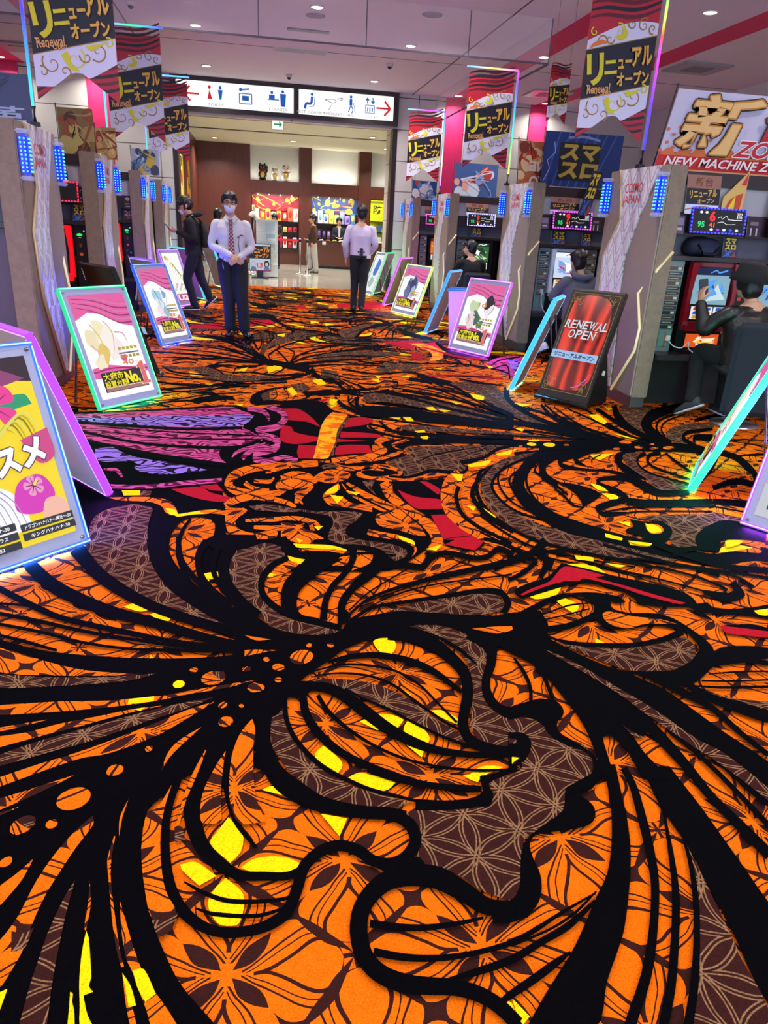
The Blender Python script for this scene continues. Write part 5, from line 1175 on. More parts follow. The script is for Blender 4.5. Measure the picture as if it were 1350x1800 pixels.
# ------------------------------------------------------------ entrance guide sign
t = thing('guide_sign', 'long backlit white guide sign with red arrows over the lobby entrance', 'sign', (.72, YW-.16, 3.83))
mb = MB(); mb.box(-2.42, 0, .23, 2.42, .16, .32); mb.box(-2.42, 0, -.33, 2.42, .16, -.24); mb.box(-2.42, 0, -.24, -2.3, .16, .23); mb.box(2.3, 0, -.24, 2.42, .16, .23); mb.box(.13, 0, -.24, .24, .16, .23); mb.box(-2.4, .1, -.3, 2.4, .16, .3)
mb.build('frame', M_DBROWN, t)
WL = ink('#fbfbf6', 1.1); RD = ink('#e0141c', .8); BL = ink('#1064c8', .7); GY = ink('#8a8fa0', .5)
def pict(a, cx, kind):
    if kind == 'toilet':
        a.disc(cx-.12, .13, .03, .035, RD); a.poly([(cx-.12, .09), (cx-.17, -.09), (cx-.07, -.09)], RD)
        a.disc(cx+.1, .13, .03, .035, BL); a.poly([(cx+.05, .09), (cx+.15, .09), (cx+.12, -.09), (cx+.08, -.09)], BL)
    if kind == 'locker':
        a.stroke([(cx-.1, .13), (cx+.08, .15)], .03, BL); a.disc(cx-.1, .13, .035, .03, BL)
        for p, q in (((cx-.13, -.13), (cx-.13, .06)), ((cx+.13, -.13), (cx+.13, .06)), ((cx-.13, .06), (cx+.13, .06)), ((cx-.13, -.13), (cx+.13, -.13))): a.stroke([p, q], .018, BL)
        a.rect(cx-.07, -.07, cx+.07, .02, BL)
    if kind == 'counter':
        a.disc(cx-.13, .12, .03, .03, BL); a.poly([(cx-.19, .08), (cx-.07, .08), (cx-.07, .0), (cx-.19, .0)], BL); a.disc(cx+.1, .15, .03, .03, BL)
        a.poly([(cx+.04, .11), (cx+.17, .11), (cx+.15, -.13), (cx+.06, -.13)], BL); a.rect(cx-.22, -.02, cx+.02, .0, BL)
    if kind == 'seat':
        a.disc(cx+.02, .15, .03, .03, BL); a.stroke([(cx+.02, .11), (cx, -.02), (cx-.1, -.03), (cx-.13, -.13)], .05, BL); a.stroke([(cx+.08, .1), (cx+.06, -.06), (cx-.04, -.08)], .015, BL)
    if kind == 'smoke':
        a.stroke([(cx-.18, .07), (cx, .09), (cx+.06, .05), (cx-.02, .02), (cx-.18, .07)], .012, GY); a.stroke([(cx+.08, .1), (cx+.2, .12), (cx+.14, .06)], .015, GY); a.stroke([(cx-.04, -.03), (cx-.1, -.12)], .012, GY)
    if kind == 'walk':
        a.disc(cx, .16, .03, .03, BL); a.stroke([(cx, .12), (cx, .0)], .06, BL); a.stroke([(cx, .0), (cx+.05, -.08), (cx+.02, -.15)], .02, BL); a.stroke([(cx, .0), (cx-.05, -.13)], .02, BL); a.stroke([(cx+.05, .06), (cx+.1, -.14)], .01, BL)
    if kind == 'lift':
        a.stroke([(cx-.06, .06), (cx-.06, .16)], .02, BL); a.poly([(cx-.11, .12), (cx-.01, .12), (cx-.06, .18)], BL); a.stroke([(cx+.06, .09), (cx+.06, .18)], .02, BL); a.poly([(cx+.01, .11), (cx+.11, .11), (cx+.06, .05)], BL)
        for p, q in (((cx-.1, -.12), (cx-.1, .03)), ((cx+.1, -.12), (cx+.1, .03)), ((cx-.1, .03), (cx+.1, .03)), ((cx-.1, -.12), (cx+.1, -.12))): a.stroke([p, q], .012, BL)
        for i in (-1, 0, 1): a.rect(cx+i*.05-.012, -.09, cx+i*.05+.012, -.01, BL)
for x0, x1, its, arrow in ((-2.3, .13, (('toilet', -1.5, 'TOILET'), ('locker', -.88, ''), ('counter', -.2, 'COUNTER')), -2.0), (.24, 2.3, (('seat', .5, 'REST CORNER'), ('smoke', .98, 'SMOKING'), ('walk', 1.36, '階段'), ('lift', 1.78, 'エレベーター')), 2.08)):
    a = Art([WL]); a.rect(x0, -.24, x1, .23, WL); s = -1 if arrow < 0 else 1
    a.stroke([(arrow-s*.16, -.01), (arrow+s*.12, -.01)], .035, RD); a.stroke([(arrow+s*.02, .13), (arrow+s*.15, -.01)], .04, RD); a.stroke([(arrow+s*.15, -.01), (arrow+s*.02, -.15)], .04, RD)
    for k, cx, tx in its:
        pict(a, cx, k)
        if tx: a.text(tx, cx, -.19, .055*len(tx)*(1 if tx.isascii() else 1.15), .05, GY if tx.isascii() else BL)
    a.done('sign_face', t, (0, -.001, 0))
t = thing('exit_sign', 'small green and white emergency exit sign under the guide sign', 'sign', (.52, YW+.2, 3.4))
box('housing', -.13, 0, -.11, .13, .06, .11, M_WHITE, t); a = Art([]); G_ = ink('#0a9a4a', .9)
a.rect(-.12, -.1, .12, .1, WL); a.stroke([(-.08, .0), (.06, .0)], .03, G_); a.poly([(.03, .07), (.1, 0), (.03, -.07)], G_); a.done('sign_face', t)
# ------------------------------------------------------------ lobby beyond the entrance
LY = 27.6
struct(MB().box(-4.5, YW, -.05, 8.5, LY+.3, 0).build('floor', lobbyfloor()))
mb = MB(); mb.box(-4.5, YW+.3, 3.75, 8.5, LY+.3, 3.9, 0)
for y in (20.6, 23.2): mb.box(-4.5, y, 3.74, 8.5, y+.18, 3.76, 1)
struct(mb.build('ceiling', [mat('lobby_ceiling', '#d8d2b8', .8), M_DBROWN]))
M_LWALL = mat('lobby_white_wall', '#c9c8c0', .7)
struct(MB().box(-1.98, YW+.3, 0, -1.86, LY+.3, 3.75).build('wall_left', M_WOOD)); struct(MB().box(3.16, YW+.3, 0, 3.5, 19.3, 3.75).build('wall_right', M_TILEW)); struct(MB().box(8.5, YW+.3, 0, 8.6, LY+.3, 3.75).build('wall_right', M_LWALL))
mb = MB(); mb.box(-4.5, LY, 0, 8.5, LY+.3, 3.75, 1)
mb.box(-4.5, LY-.4, 0, -.13, LY, 3.75, 0)
for x in (1.5, 3.55): mb.box(x, LY-.43, 0, x+.42, LY, 3.75, 0)
mb.box(-.13, LY-.4, 2.28, 8.5, LY, 2.68, 0); mb.box(-.13, LY-.06, 0, 8.5, LY, 2.3, 0); mb.box(-.13, LY-.3, 0, 1.5, LY, .55, 0)
struct(mb.build('wall_back', [M_WOOD, M_LWALL]))
for x, y in ((-1.3, 20.4), (-1.2, 25.8), (1.6, 20.4), (3.3, 22.6), (1.2, 25.2), (4.2, 25.6)):
    downlight(x, y, 3.745, 'round downlight in the lobby ceiling above the brown wall' if x < 0 and y > 25 else 'round downlight in the lobby ceiling beyond the entrance', 95, 'lobby downlights')
struct(MB().box(-1.72, YW+.3, 3.46, 3.14, YW+.32, 3.75).build('trim_2', M_DBROWN))
# ------------------------------------------------------------ banners on LED poles
def led_mat(name, stops, axis, lo, hi, strength=1.9):     # addressable LED strip: colour runs along the strip
    m, b = newmat(name, .4); t = N('ShaderNodeTexCoord'); s = N('ShaderNodeSeparateXYZ'); X.nt.links.new(t.outputs['Object'], s.inputs[0])
    v = (X(s.outputs[axis]) - lo)*(1/(hi-lo)); r = N('ShaderNodeValToRGB'); X.nt.links.new(v.s, r.inputs[0])
    e = r.color_ramp.elements
    while len(e) < len(stops): e.new(.5)
    for i, (p, c) in enumerate(stops): e[i].position = p; e[i].color = (*lin(c), 1)
    X.nt.links.new(r.outputs[0], b.inputs['Emission Color']); b.inputs['Emission Strength'].default_value = strength; b.inputs['Base Color'].default_value = (.02, .02, .02, 1)
    return m
INK_N, INK_R, INK_R2, INK_W, INK_G, INK_GD, INK_O = ink('#0d0c1e'), ink('#b3122a'), ink('#5e0a1c'), ink('#d8d6e6'), ink('#d6cf1e'), ink('#a07a2c'), ink('#e0781a')
BW = .60
def banner_art():
    a = Art([INK_R]); 
    notch = [(0, .05), (.27, .25), (.34, .25), (.60, .06)]
    def lo(x):
        for (xa, za), (xb, zb) in zip(notch, notch[1:]):
            if xa <= x <= xb: return za+(zb-za)*(x-xa)/(xb-xa)
        return .05
    def band(f0, f1, m, n=14): 
        xs = [BW*i/n for i in range(n+1)]
        lowr = [(x, max(f0(x), lo(x))) for x in xs]; upr = [(x, max(f1(x), lo(x)+.0005)) for x in xs]
        y = a.y(); vs = [(x, y, z) for x, z in lowr]+[(x, y, z) for x, z in upr]
        a.add(vs, [(i, i+1, n+2+i, n+1+i) for i in range(n)], a.mi_(m))
    sl = lambda x: x/BW*.15
    band(lambda x: 0, lambda x: 1.12, INK_R)
    for k in range(5):
        band(lambda x: .90+k*.05+sl(x)*.9+.03*math.sin(x*9+1), lambda x: .918+k*.05+sl(x)*.9+.03*math.sin(x*9+1)+.012*math.sin(x*5), INK_N if k % 2 else INK_R2)
        band(lambda x: .0+k*.05+sl(x)*1.2+.03*math.sin(x*8), lambda x: .022+k*.05+sl(x)*1.2+.03*math.sin(x*8), INK_R2 if k % 2 else INK_N)
    band(lambda x: .70+sl(x), lambda x: .80+sl(x)*.8+.06*math.sin(x*5.2-.4), INK_W)
    band(lambda x: .14+sl(x)*1.2-.05*math.sin(x*5.5), lambda x: .35+sl(x), INK_W)
    band(lambda x: .345+sl(x), lambda x: .712+sl(x), INK_GD); band(lambda x: .352+sl(x), lambda x: .705+sl(x), INK_N)
    def spiral(cx, cz, r, tn, s, m, w):
        a.stroke([(cx+r*(1-i/14)*math.cos(s+tn*i/14*2*PI), cz+r*(1-i/14)*math.sin(s+tn*i/14*2*PI)) for i in range(14)], [w, w*.4], m, 3)
    for cx, cz, r, tn, s, m in ((.13, .30, .075, 1.2, 2.5, INK_GD), (.30, .34, .08, -1.2, 1, INK_G), (.47, .40, .07, 1.3, 4, INK_GD), (.12, .78, .05, 1.1, 0, INK_GD), (.27, .86, .06, -1.2, 2, INK_G), (.47, .92, .055, 1.4, 1, INK_GD), (.06, .24, .04, -1.1, 2, INK_GD), (.22, .25, .045, 1.2, 5, INK_GD), (.38, .36, .05, 1.0, 3, INK_GD), (.55, .46, .04, -1.2, 2, INK_G), (.05, .84, .035, 1.1, 2, INK_G), (.19, .8, .04, -1.1, 0, INK_GD), (.37, .92, .04, 1.1, 3, INK_GD), (.55, .90, .04, -1.2, 5, INK_GD)): spiral(cx, cz, r, tn, s, m, .012)
    for p in ([(.2, .36), (.26, .27), (.33, .26), (.27, .31), (.25, .38)], [(.38, .43), (.5, .455), (.56, .49), (.5, .44), (.42, .40)], [(.22, .82), (.3, .80), (.34, .86), (.27, .9), (.29, .85)], [(.02, .72), (.1, .75), (.18, .77), (.12, .79), (.05, .76)]): a.blob(p, INK_G if p[0][0] > .1 else INK_O)
    T = lambda s, x, z, w_, h, m, b=.035: a.text(s, x, z, w_, h, m, b, 0, rad(9), INK_O, .012)
    T('リ', .095, .575, .13, .21, INK_G); T('ニ', .225, .60, .10, .09, INK_G); T('ュー', .345, .635, .12, .06, ink('#e0b040')); T('アル', .485, .70, .17, .13, ink('#e0b040'))
    T('オープン', .43, .535, .28, .095, ink('#e0b040')); a.text('Renewal', .135, .435, .2, .065, ink('#e8a860'), .01, .1, rad(8)); a.text('Open', .2, .405, .1, .045, ink('#e8a860'), .01, .1, rad(8))
    a.stroke([(.03, .455), (.06, .425), (.13, .395)], [.008, .004], ink('#e8a860'))
    return a
proto = None
NORM = lambda px: 1
def banner(px, y, side, n, cols, label):
    # px: pole x; side -1: the arm runs to -x (right-hand poles), +1: to +x
    global proto
    t = thing('led_banner_stand', label+' carrying the LED strip', 'banner stand', (px, y, 2.03), group=None)
    t['label'] = {1: 'LED-lit pole and arm holding ', -1: 'LED-lit pole and arm holding '}[side]+label
    MB().box(-.03, -.03, 0, .03, .03, .03).cyl((0, 0, .02), (0, 0, .14), .018).build('pole_base', M_BLACK, t)
    m1 = led_mat('led_strip_pole_%d%s' % (n, 'lr'[side < 0]), cols, 2, .13, 1.36); m2 = led_mat('led_strip_arm_%d%s' % (n, 'lr'[side < 0]), [(0, cols[-1][1]), (.5, cols[0][1]), (1, cols[len(cols)//2][1])], 0, 0, .68*side)
    MB().box(-.012, -.012, .13, .012, .012, 1.34).build('pole', M_SILVER, t); MB().box(min(0, .68*side), -.012, 1.33, max(0, .68*side), .012, 1.352).build('arm', M_SILVER, t)
    MB().box(-.009, -.02, .14, .009, -.011, 1.34).build('led_strip', m1, t); MB().box(min(0, .67*side), -.021, 1.333, max(0, .67*side), -.011, 1.35).build('led_strip', m2, t)
    b = tag(link('hanging_banner', proto.data if proto else banner_art().done('hanging_banner').data), 'red, white and black cloth banner, '+label, 'banner')
    if proto is None:
        for o in [o for o in bpy.data.objects if o.name.startswith('hanging_banner') and o is not b]: bpy.data.objects.remove(o)
        sm = b.modifiers.new('cloth', 'SOLIDIFY'); sm.thickness = .0001; b.modifiers.remove(sm); proto = b
        c = MB().box(0, .0, .25, BW, .004, 1.12); c.prism([(0, .05), (.27, .25), (.0, .25)], 0, .004).prism([(.34, .25), (.6, .06), (.6, .25)], 0, .004)
        proto['cloth'] = 1; banner.cloth = c.build('backing', INK_R, b)
    else:
        k = banner.cloth.copy(); COL.objects.link(k); k.parent = b
    b.location = ((px+.04) if side > 0 else px-.64, y+.002, 2.03+.135)
C1 = [(0, '#20d8c0'), (.25, '#2090ff'), (.5, '#3030ff'), (.75, '#8030ff'), (1, '#ff40c0')]
C2 = [(0, '#2030ff'), (.3, '#6030ff'), (.55, '#d030ff'), (.7, '#ff5040'), (.85, '#c0ff60'), (1, '#20e080')]
C3 = [(0, '#e0e060'), (.3, '#40e080'), (.6, '#30a0ff'), (.85, '#7040ff'), (1, '#e040e0')]
C4 = [(0, '#e040e0'), (.3, '#e0f0c0'), (.6, '#40d0e0'), (1, '#6060ff')]
C5 = [(0, '#30d080'), (.4, '#40d0e0'), (.75, '#4040ff'), (1, '#a040ff')]
C6 = [(0, '#40c0ff'), (.5, '#60a0ff'), (1, '#e060ff')]
banner(-1.66, 6.65, 1, 1, C1, 'nearest on the left above the front left panel'); banner(-1.66, 9.77, 1, 2, C5, 'second on the left behind the nearest'); banner(-1.62, 12.82, 1, 3, C6, 'furthest on the left beside the entrance sign')
banner(3.35, 6.58, -1, 1, C2, 'nearest on the right, cut by the top edge'); banner(3.35, 10.27, -1, 2, C3, 'second on the right above the middle panel'); banner(3.35, 14.16, -1, 3, C4, 'furthest on the right beside the entrance sign')
# ------------------------------------------------------------ island end panels
def taupe(name, a, b):
    m, bs = newmat(name, .55); x, y, z, v = coords(); f, _ = noise(v, 14, 4, .65, .6); out_color(bs, mix(f, a, b)); return m
M_TAUPE = taupe('end_panel_taupe', '#6a594a', '#9a8570'); M_TSIDE = taupe('end_panel_side', '#3c3028', '#8d7b68'); M_TFACE = taupe('end_panel_smooth', '#8c7c70', '#968679')
def scalemat():
    m, b = newmat('white_scale_relief', .35); x, y, z, v = coords()
    cx = x*(1/.17); cz = z*(1/.2)
    def row(off):
        r = F('FLOOR', cz + off); fy = (cz + off) - r
        fx = F('ABSOLUTE', F('WRAP', cx + r*.5 + off, .5, -.5))*2
        return fx, fy
    h = None
    for off in (0.0, .5):
        fx, fy = row(off); e = F('SUBTRACT', F('POWER', F('MAXIMUM', 1 - fy*.0 - fx, 0.0), .6), 1 - fy)
        k = F('MULTIPLY', F('ABSOLUTE', e).lt(.07), 1.0); h = k if h is None else F('MAXIMUM', h, k)
        s = fy*.6 + (1 - fx)*.4; g = s if off == 0 else F('MAXIMUM', g, s)
    out_color(b, mix(h*.7, '#efecec', '#9c979a'))
    bn = N('ShaderNodeBump'); bn.inputs['Strength'].default_value = .8; bn.inputs['Distance'].default_value = .06; X.nt.links.new((g - h*.25).s, bn.inputs['Height']); X.nt.links.new(bn.outputs[0], b.inputs['Normal'])
    return m
M_SCALE = scalemat(); M_GOLDTRIM = mat('champagne_trim', '#cdb98a', .3, .3); M_LOGO = ink('#d84838')
M_LEDB = mat('blue_led_body', '#1020a0', .3, emit='#1030ff', es=.7); M_LEDD = mat('blue_led_dot', '#60c0ff', .3, emit='#3aa0ff', es=3); M_ACR = mat('clear_acrylic', '#cfd8ff', .05, alpha=.35)
def led_lamp(parent, x, y):
    d = MB().box(x-.036, y-.036, 1.66, x+.036, y+.036, 1.94, 0, .02); d.mi = 1
    for i in range(9):
        z = 1.69+i*.027
        for k in (-.014, .014):
            d.box(x+k-.005, y-.042, z-.006, x+k+.005, y-.034, z+.006); d.box(x-.042, y+k-.005, z-.006, x-.034, y+k+.005, z+.006); d.box(x+.034, y+k-.005, z-.006, x+.042, y+k+.005, z+.006)
    l = d.build('lamp', [M_LEDB, M_LEDD], parent); MB().box(x-.044, y-.044, 1.63, x+.044, y+.044, 1.66, bev=.01).build('cap', M_ACR, l); MB().box(x-.044, y-.044, 1.94, x+.044, y+.044, 1.97, bev=.01).build('cap', M_ACR, l)
def end_panel(X0, y, right, label, hot=0):
    s = 1 if right else -1
    t = thing('island_end_panel', label, 'end panel', (X0, y, 0), (0, 0, rad(-90 if right else 90)))
    W = 1.08; U = (lambda u: u-W) if right else (lambda u: u)       # local x; u = 0 far end, W near end
    def B(u0, y0, z0, u1, y1, z1, m=0): a, b = sorted((U(u0), U(u1))); return (a, y0, z0, b, y1, z1)
    MB().box(*B(0, 0, .1, W, .16, 2.03), bev=.008).build('body', M_TAUPE, t)
    MB().box(*B(.03, .02, 0, W-.03, .15, .1)).build('plinth', mat('plinth_metal', '#6a6560', .35, .7), t)
    P = lambda pts: [(U(u), z) for u, z in pts]
    white = [(.24, 2.03), (.32, 1.82), (.38, 1.60), (.14, 1.28), (.19, .8), (.60, .12), (.68, .12), (.64, .6), (.57, 1.0), (.56, 1.30), (.70, 1.60), (.88, 1.88), (.95, 2.03)]
    MB().prism(P(white), -.02, .005).build('scale_panel', M_SCALE, t)
    tri = [(.58, 1.30), (.72, 1.60), (.90, 1.88), (.97, 2.03), (1.08, 2.03), (1.08, .12), (.70, .12), (.66, .6), (.59, 1.0)]
    MB().prism(P(tri), -.012, .004).build('side_facet', M_TFACE, t)
    g = MB(); L = [(.22, 2.03), (.30, 1.82), (.36, 1.60), (.12, 1.28), (.17, .8), (.58, .1)]; z3 = lambda q, d: [(U(u), d, z) for u, z in q]
    g.tube(z3(L, -.012), .013, 8); g.build('trim_strip', M_GOLDTRIM, t)
    g = MB(); g.tube([(U(W+.012), .15, 1.36), (U(W+.012), .04, 1.22)]+[(U(u), -.018, z) for u, z in ((.93, 1.0), (1.06, .72), (1.04, .52), (.72, .1))], .012, 8); g.build('trim_strip', mat('lit_trim', '#e8dcb0', .4, emit='#ffe9b0', es=.35), t)
    a = Art([]); cu = .54; a.text('COSMO', U(cu), 1.87, .32, .08, M_LOGO, .012); a.text('JAPAN', U(cu-.02), 1.765, .32, .085, M_LOGO, .012); a.done('lettering', t, (0, -.021, 0))
    led_lamp(t, U(W-.03), -.04); led_lamp(t, U(.04), -.04)
    return t
RY = [(6.05, 'front right taupe end panel with white scale relief and red lettering, behind the renewal sign'), (9.22, 'second right end panel with scale relief, behind the purple-edged poster'), (13.3, 'third right end panel, slim, behind the yellow-edged poster'), (16.5, 'furthest right end panel, narrow strip next to the entrance wall')]
LY_ = [(6.15, 'front left end panel lit blue, behind the green-edged poster'), (8.95, 'second left end panel with scale relief, behind the blue-edged poster'), (12.25, 'third left end panel, slim, behind the pink U2 poster'), (14.9, 'furthest left end panel next to the entrance wall')]
for y, l in RY: end_panel(3.35, y, True, l)
for y, l in LY_: end_panel(-1.68, y, False, l)
# ------------------------------------------------------------ machine islands
M_IDARK = mat('island_dark_brown', '#2c1a1c', .45); M_IHEAD = mat('island_header_grey', '#a9a4a8', .6); M_IREC = mat('island_recess_grey', '#5c5c66', .6); M_ILEDGE = mat('island_ledge', '#3c3436', .3, .3)
M_IBASE = mat('island_base', '#191416', .5); M_BAY = mat('machine_bay', '#17161a', .5); M_PANEL = mat('violet_grey_panel', '#574e5c', .5)
def island(x0, L, y, s, label):            # s=+1 runs to +x, -1 to -x; front faces -y at y
    t = thing('machine_island', label, 'machine island', (x0, y, 0))
    a, b = sorted((0, s*L))
    def bx(n, y0, z0, y1, z1, m): return MB().box(a, y0, z0, b, y1, z1).build(n, m, t)
    bx('header', 0, 1.89, .8, 2.0, M_IDARK); bx('header_panel', .02, 1.68, .78, 1.89, M_IHEAD); bx('dark_band', .0, 1.5, .8, 1.68, M_IDARK)
    bx('recess', .12, 1.33, .7, 1.5, M_IREC); bx('shelf', -.06, 1.295, .8, 1.33, M_ILEDGE); bx('bay', .24, .5, .6, 1.295, M_BAY); bx('counter', -.2, .45, .8, .5, M_ILEDGE); bx('base', .08, 0, .72, .45, M_IBASE)
    return t
isl = [(3.52, 3.6, 6.2, 1, 'machine island of the front right row, where the person in the black hat sits'), (3.52, 3.6, 9.37, 1, 'machine island of the second right row, where the person in the grey hood sits'), (3.52, 3.6, 13.45, 1, 'machine island of the third right row'), (3.52, 2.6, 16.65, 1, 'machine island of the furthest right row next to the wall'),
       (-1.85, 3.2, 6.25, -1, 'machine island of the front left row at the picture edge'), (-1.85, 3.2, 9.05, -1, 'machine island of the second left row with the red machine'), (-1.85, 3.2, 12.35, -1, 'machine island of the third left row'), (-1.85, 2.6, 15.0, -1, 'machine island of the furthest left row')]
for a in isl: island(*a)
def slot_machine(frame, screen, seed, label):
    rg = random.Random(seed)
    t = thing('slot_machine', label, 'slot machine')
    W, D = .47, .24
    MB().box(0, 0, .0, W, D, .79, bev=.01).build('cabinet', M_BLACK, t)
    MB().prism([(0, .24), (.05, .26), (.035, .5), (.06, .78), (.0, .78)], -.05, .02).build('side_frame', frame, t); MB().prism([(W, .24), (W-.05, .26), (W-.035, .5), (W-.06, .78), (W, .78)], -.05, .02).build('side_frame', frame, t)
    MB().box(.03, -.03, .75, W-.03, .02, .785, bev=.01).build('top_frame', frame, t)
    MB().box(.05, -.015, .42, W-.05, .01, .75).build('display_panel', M_BLACK, t)
    a = Art([]); c = [ink(k, 1.0) for k in screen]
    a.rect(.06, .43, W-.06, .74, c[0]); a.rect(.06, .68, W-.06, .74, c[1])
    for i in range(6): a.blob([(rg.uniform(.08, .4), rg.uniform(.45, .66)) for _ in range(5)], rg.choice(c[2:]))
    a.stroke([(W/2-.03, .70), (W/2+.02, .722), (W/2+.05, .705), (W/2+.13, .725)], [.008, .014], c[-1]); a.done('screen', t, (0, -.016, 0))
    MB().box(.06, -.02, .29, W-.06, .01, .42).build('reel_window', M_BLACK, t)
    a = Art([])
    for i in range(3):
        x = .075+i*.11; a.rect(x, .30, x+.1, .41, ink('#f2f0ec', .9))
        for k in range(3): a.blob([(x+.02, .305+k*.036), (x+.08, .308+k*.036), (x+.075, .33+k*.036), (x+.03, .332+k*.036)], rg.choice([ink('#d02020', .8), ink('#2060d0', .8), ink('#e0a020', .8)]))
    a.done('reel', t, (0, -.021, 0))
    MB().prism([(.02, .2), (W-.02, .2), (W-.03, .28), (.03, .28)], -.09, .02).build('control_deck', frame, t)
    mb = MB()
    for i in range(3): mb.cyl((.17+i*.065, -.1, .235), (.17+i*.065, -.085, .235), .016)
    mb.build('button', mat('button_red', '#d03018', .4, emit='#ff4020', es=.8), t)
    MB().box(.05, -.03, .03, W-.05, .01, .19, bev=.01).build('lower_panel', M_BLACK, t)
    a = Art([]); a.rect(.07, .05, W-.07, .17, ink('#e8581c', .9))
    for i in range(5): a.blob([(rg.uniform(.09, .38), rg.uniform(.06, .16)) for _ in range(4)], rg.choice([ink('#ffd050', .9), ink('#a01010', .9), ink('#fff0d0', .9)]))
    a.done('belly_art', t, (0, -.031, 0)); MB().box(.03, -.1, -.0, W-.03, .02, .03, bev=.008).build('coin_tray', M_BLACK, t)
    return t
M_REDF = mat('red_lacquer', '#8e1220', .25, coat=.5); M_DKF = mat('dark_lacquer', '#1a1a20', .25); M_WHF = mat('white_lacquer', '#c8ccd8', .3); M_REDG = mat('red_glow_frame', '#c01020', .3, emit='#ff1018', es=.8)
sm = {}
sm['a'] = slot_machine(M_REDF, ['#7fa8b8', '#101840', '#1a3acf', '#30488c', '#c8dce0', '#4aa0ff'], 3, 'red-framed slot machine in front of the person in the black hat'); sm['a'].location = (3.78, 6.2, .5)
def put(k, x, y, l, sc_=1): o = dup(sm[k], (x, y, .5), None, l); return o
put('a', 4.42, 6.2, 'red-framed slot machine cut by the right picture edge'); put('a', 5.06, 6.2, 'red-framed slot machine third in the front right row')
sm['b'] = slot_machine(M_WHF, ['#c8d8f0', '#e8f0ff', '#3050d0', '#ffffff', '#80a0e0', '#d02030'], 4, 'bright white-blue slot machine in front of the person in the grey hood'); sm['b'].location = (3.74, 9.37, .5)
put('b', 4.4, 9.37, 'white-blue slot machine second in the second right row')
sm['c'] = slot_machine(M_DKF, ['#2f6a38', '#183820', '#70b060', '#c0e0b0', '#204028', '#ffffff'], 5, 'slot machine with green screen in front of the person in black'); sm['c'].location = (3.76, 13.45, .5)
sm['d'] = slot_machine(M_DKF, ['#e07020', '#602008', '#ffb040', '#802010', '#ffe0a0', '#ffffff'], 6, 'slot machine with orange screen in the furthest right row'); sm['d'].location = (3.76, 16.65, .5)
put('c', 4.4, 13.45, 'slot machine second in the third right row'); 
sm['e'] = slot_machine(M_REDG, ['#10121c', '#501010', '#e0a070', '#c01818', '#f0e0c0', '#ffd040'], 8, 'slot machine with glowing red frame in the second left row'); sm['e'].location = (-2.48, 9.05, .5)
for x, y, l in ((-2.68, 6.25, 'dark slot machine of the front left row, mostly outside the picture'), (-2.5, 12.35, 'slot machine of the third left row'), (-2.5, 15.0, 'slot machine of the furthest left row')): put('e', x, y, l)
# medal dispensers between the machines
def dispenser(kind, label, loc):
    t = thing('medal_dispenser', label, 'medal dispenser', loc); W = .15; rg = random.Random(len(label))
    MB().box(0, 0, 0, W, .22, .79, bev=.006).build('housing', mat('dispenser_grey', '#8a9494', .4, .3) if kind == 'grey' else M_BLACK, t)
    a = Art([])
    if kind == 'grey':
        for i in range(13):
            z = .74-i*.042; a.rect(.012, z-.03, W-.012, z, ink(rg.choice(['#3a3634', '#5a4a40', '#20242c', '#6a5040', '#404848'])))
            if i % 3 == 0: a.rect(.09, z-.025, .125, z-.004, ink('#c8d0c0'))
            else: a.rect(.02, z-.018, .11, z-.012, ink('#b0a898'))
        a.rect(.012, .05, W-.012, .19, ink('#5f8a80')); a.rect(.07, .04, .085, .18, ink('#c03020'))
    else:
        a.disc(.06, .69, .03, .014, ink('#20ff50', 1.5)); a.rect(.05, .655, .08, .66, ink('#40ffb0', 1.5)); a.rect(.05, .56, .075, .60, ink('#803030')); a.rect(.045, .47, .08, .5, ink('#c04020', .8)); a.disc(.11, .73, .008, .008, ink('#f0f0f0', .8))
        for i in range(8): a.disc(.05+.004*i, .33-i*.016, .004, .004, ink('#e8e8e8', .6))
        a.disc(.05, .4, .02, .015, ink('#404858')); a.disc(.1, .37, .012, .012, M_SILVER)
    a.done('face_plate', t, (0, -.001, 0)); return t
for x, y, k, l in ((3.58, 6.2, 'grey', 'grey sticker-covered medal dispenser at the left end of the front right row'), (4.26, 6.2, 'black', 'black medal dispenser between the two red machines of the front right row'), (3.58, 9.37, 'grey', 'grey medal dispenser at the left end of the second right row'), (4.22, 9.37, 'grey', 'grey medal dispenser right of the bright white-blue machine'),
                   (3.58, 13.45, 'grey', 'grey medal dispenser at the left end of the third right row'), (3.58, 16.65, 'grey', 'medal dispenser at the left end of the furthest right row'),
                   (-2.2, 6.25, 'black', 'black medal dispenser with green lamp at the left picture edge'), (-1.99, 9.05, 'black', 'black medal dispenser with green lamp beside the red machine'), (-2.0, 12.35, 'black', 'black medal dispenser with white lamp in the third left row'), (-2.0, 15.0, 'black', 'black medal dispenser in the furthest left row')):
    dispenser(k, l, (x, y, .5))
for y, xx, l in ((6.25, -2.03, 'violet-grey filler panel beside the front left end panel'), (9.05, -1.84, 'violet-grey filler panel beside the second left end panel'), (12.35, -1.84, 'violet-grey filler panel beside the third left end panel'), (15.0, -1.84, 'violet-grey filler panel beside the furthest left end panel')):
    t = thing('filler_panel', l, 'panel', (xx, y-.01, .5)); MB().box(0, 0, 0, .17, .22, .79, bev=.004).build('board', M_PANEL, t); MB().box(.0, -.004, .77, .17, 0, .79).build('top_edge', M_ILEDGE, t)
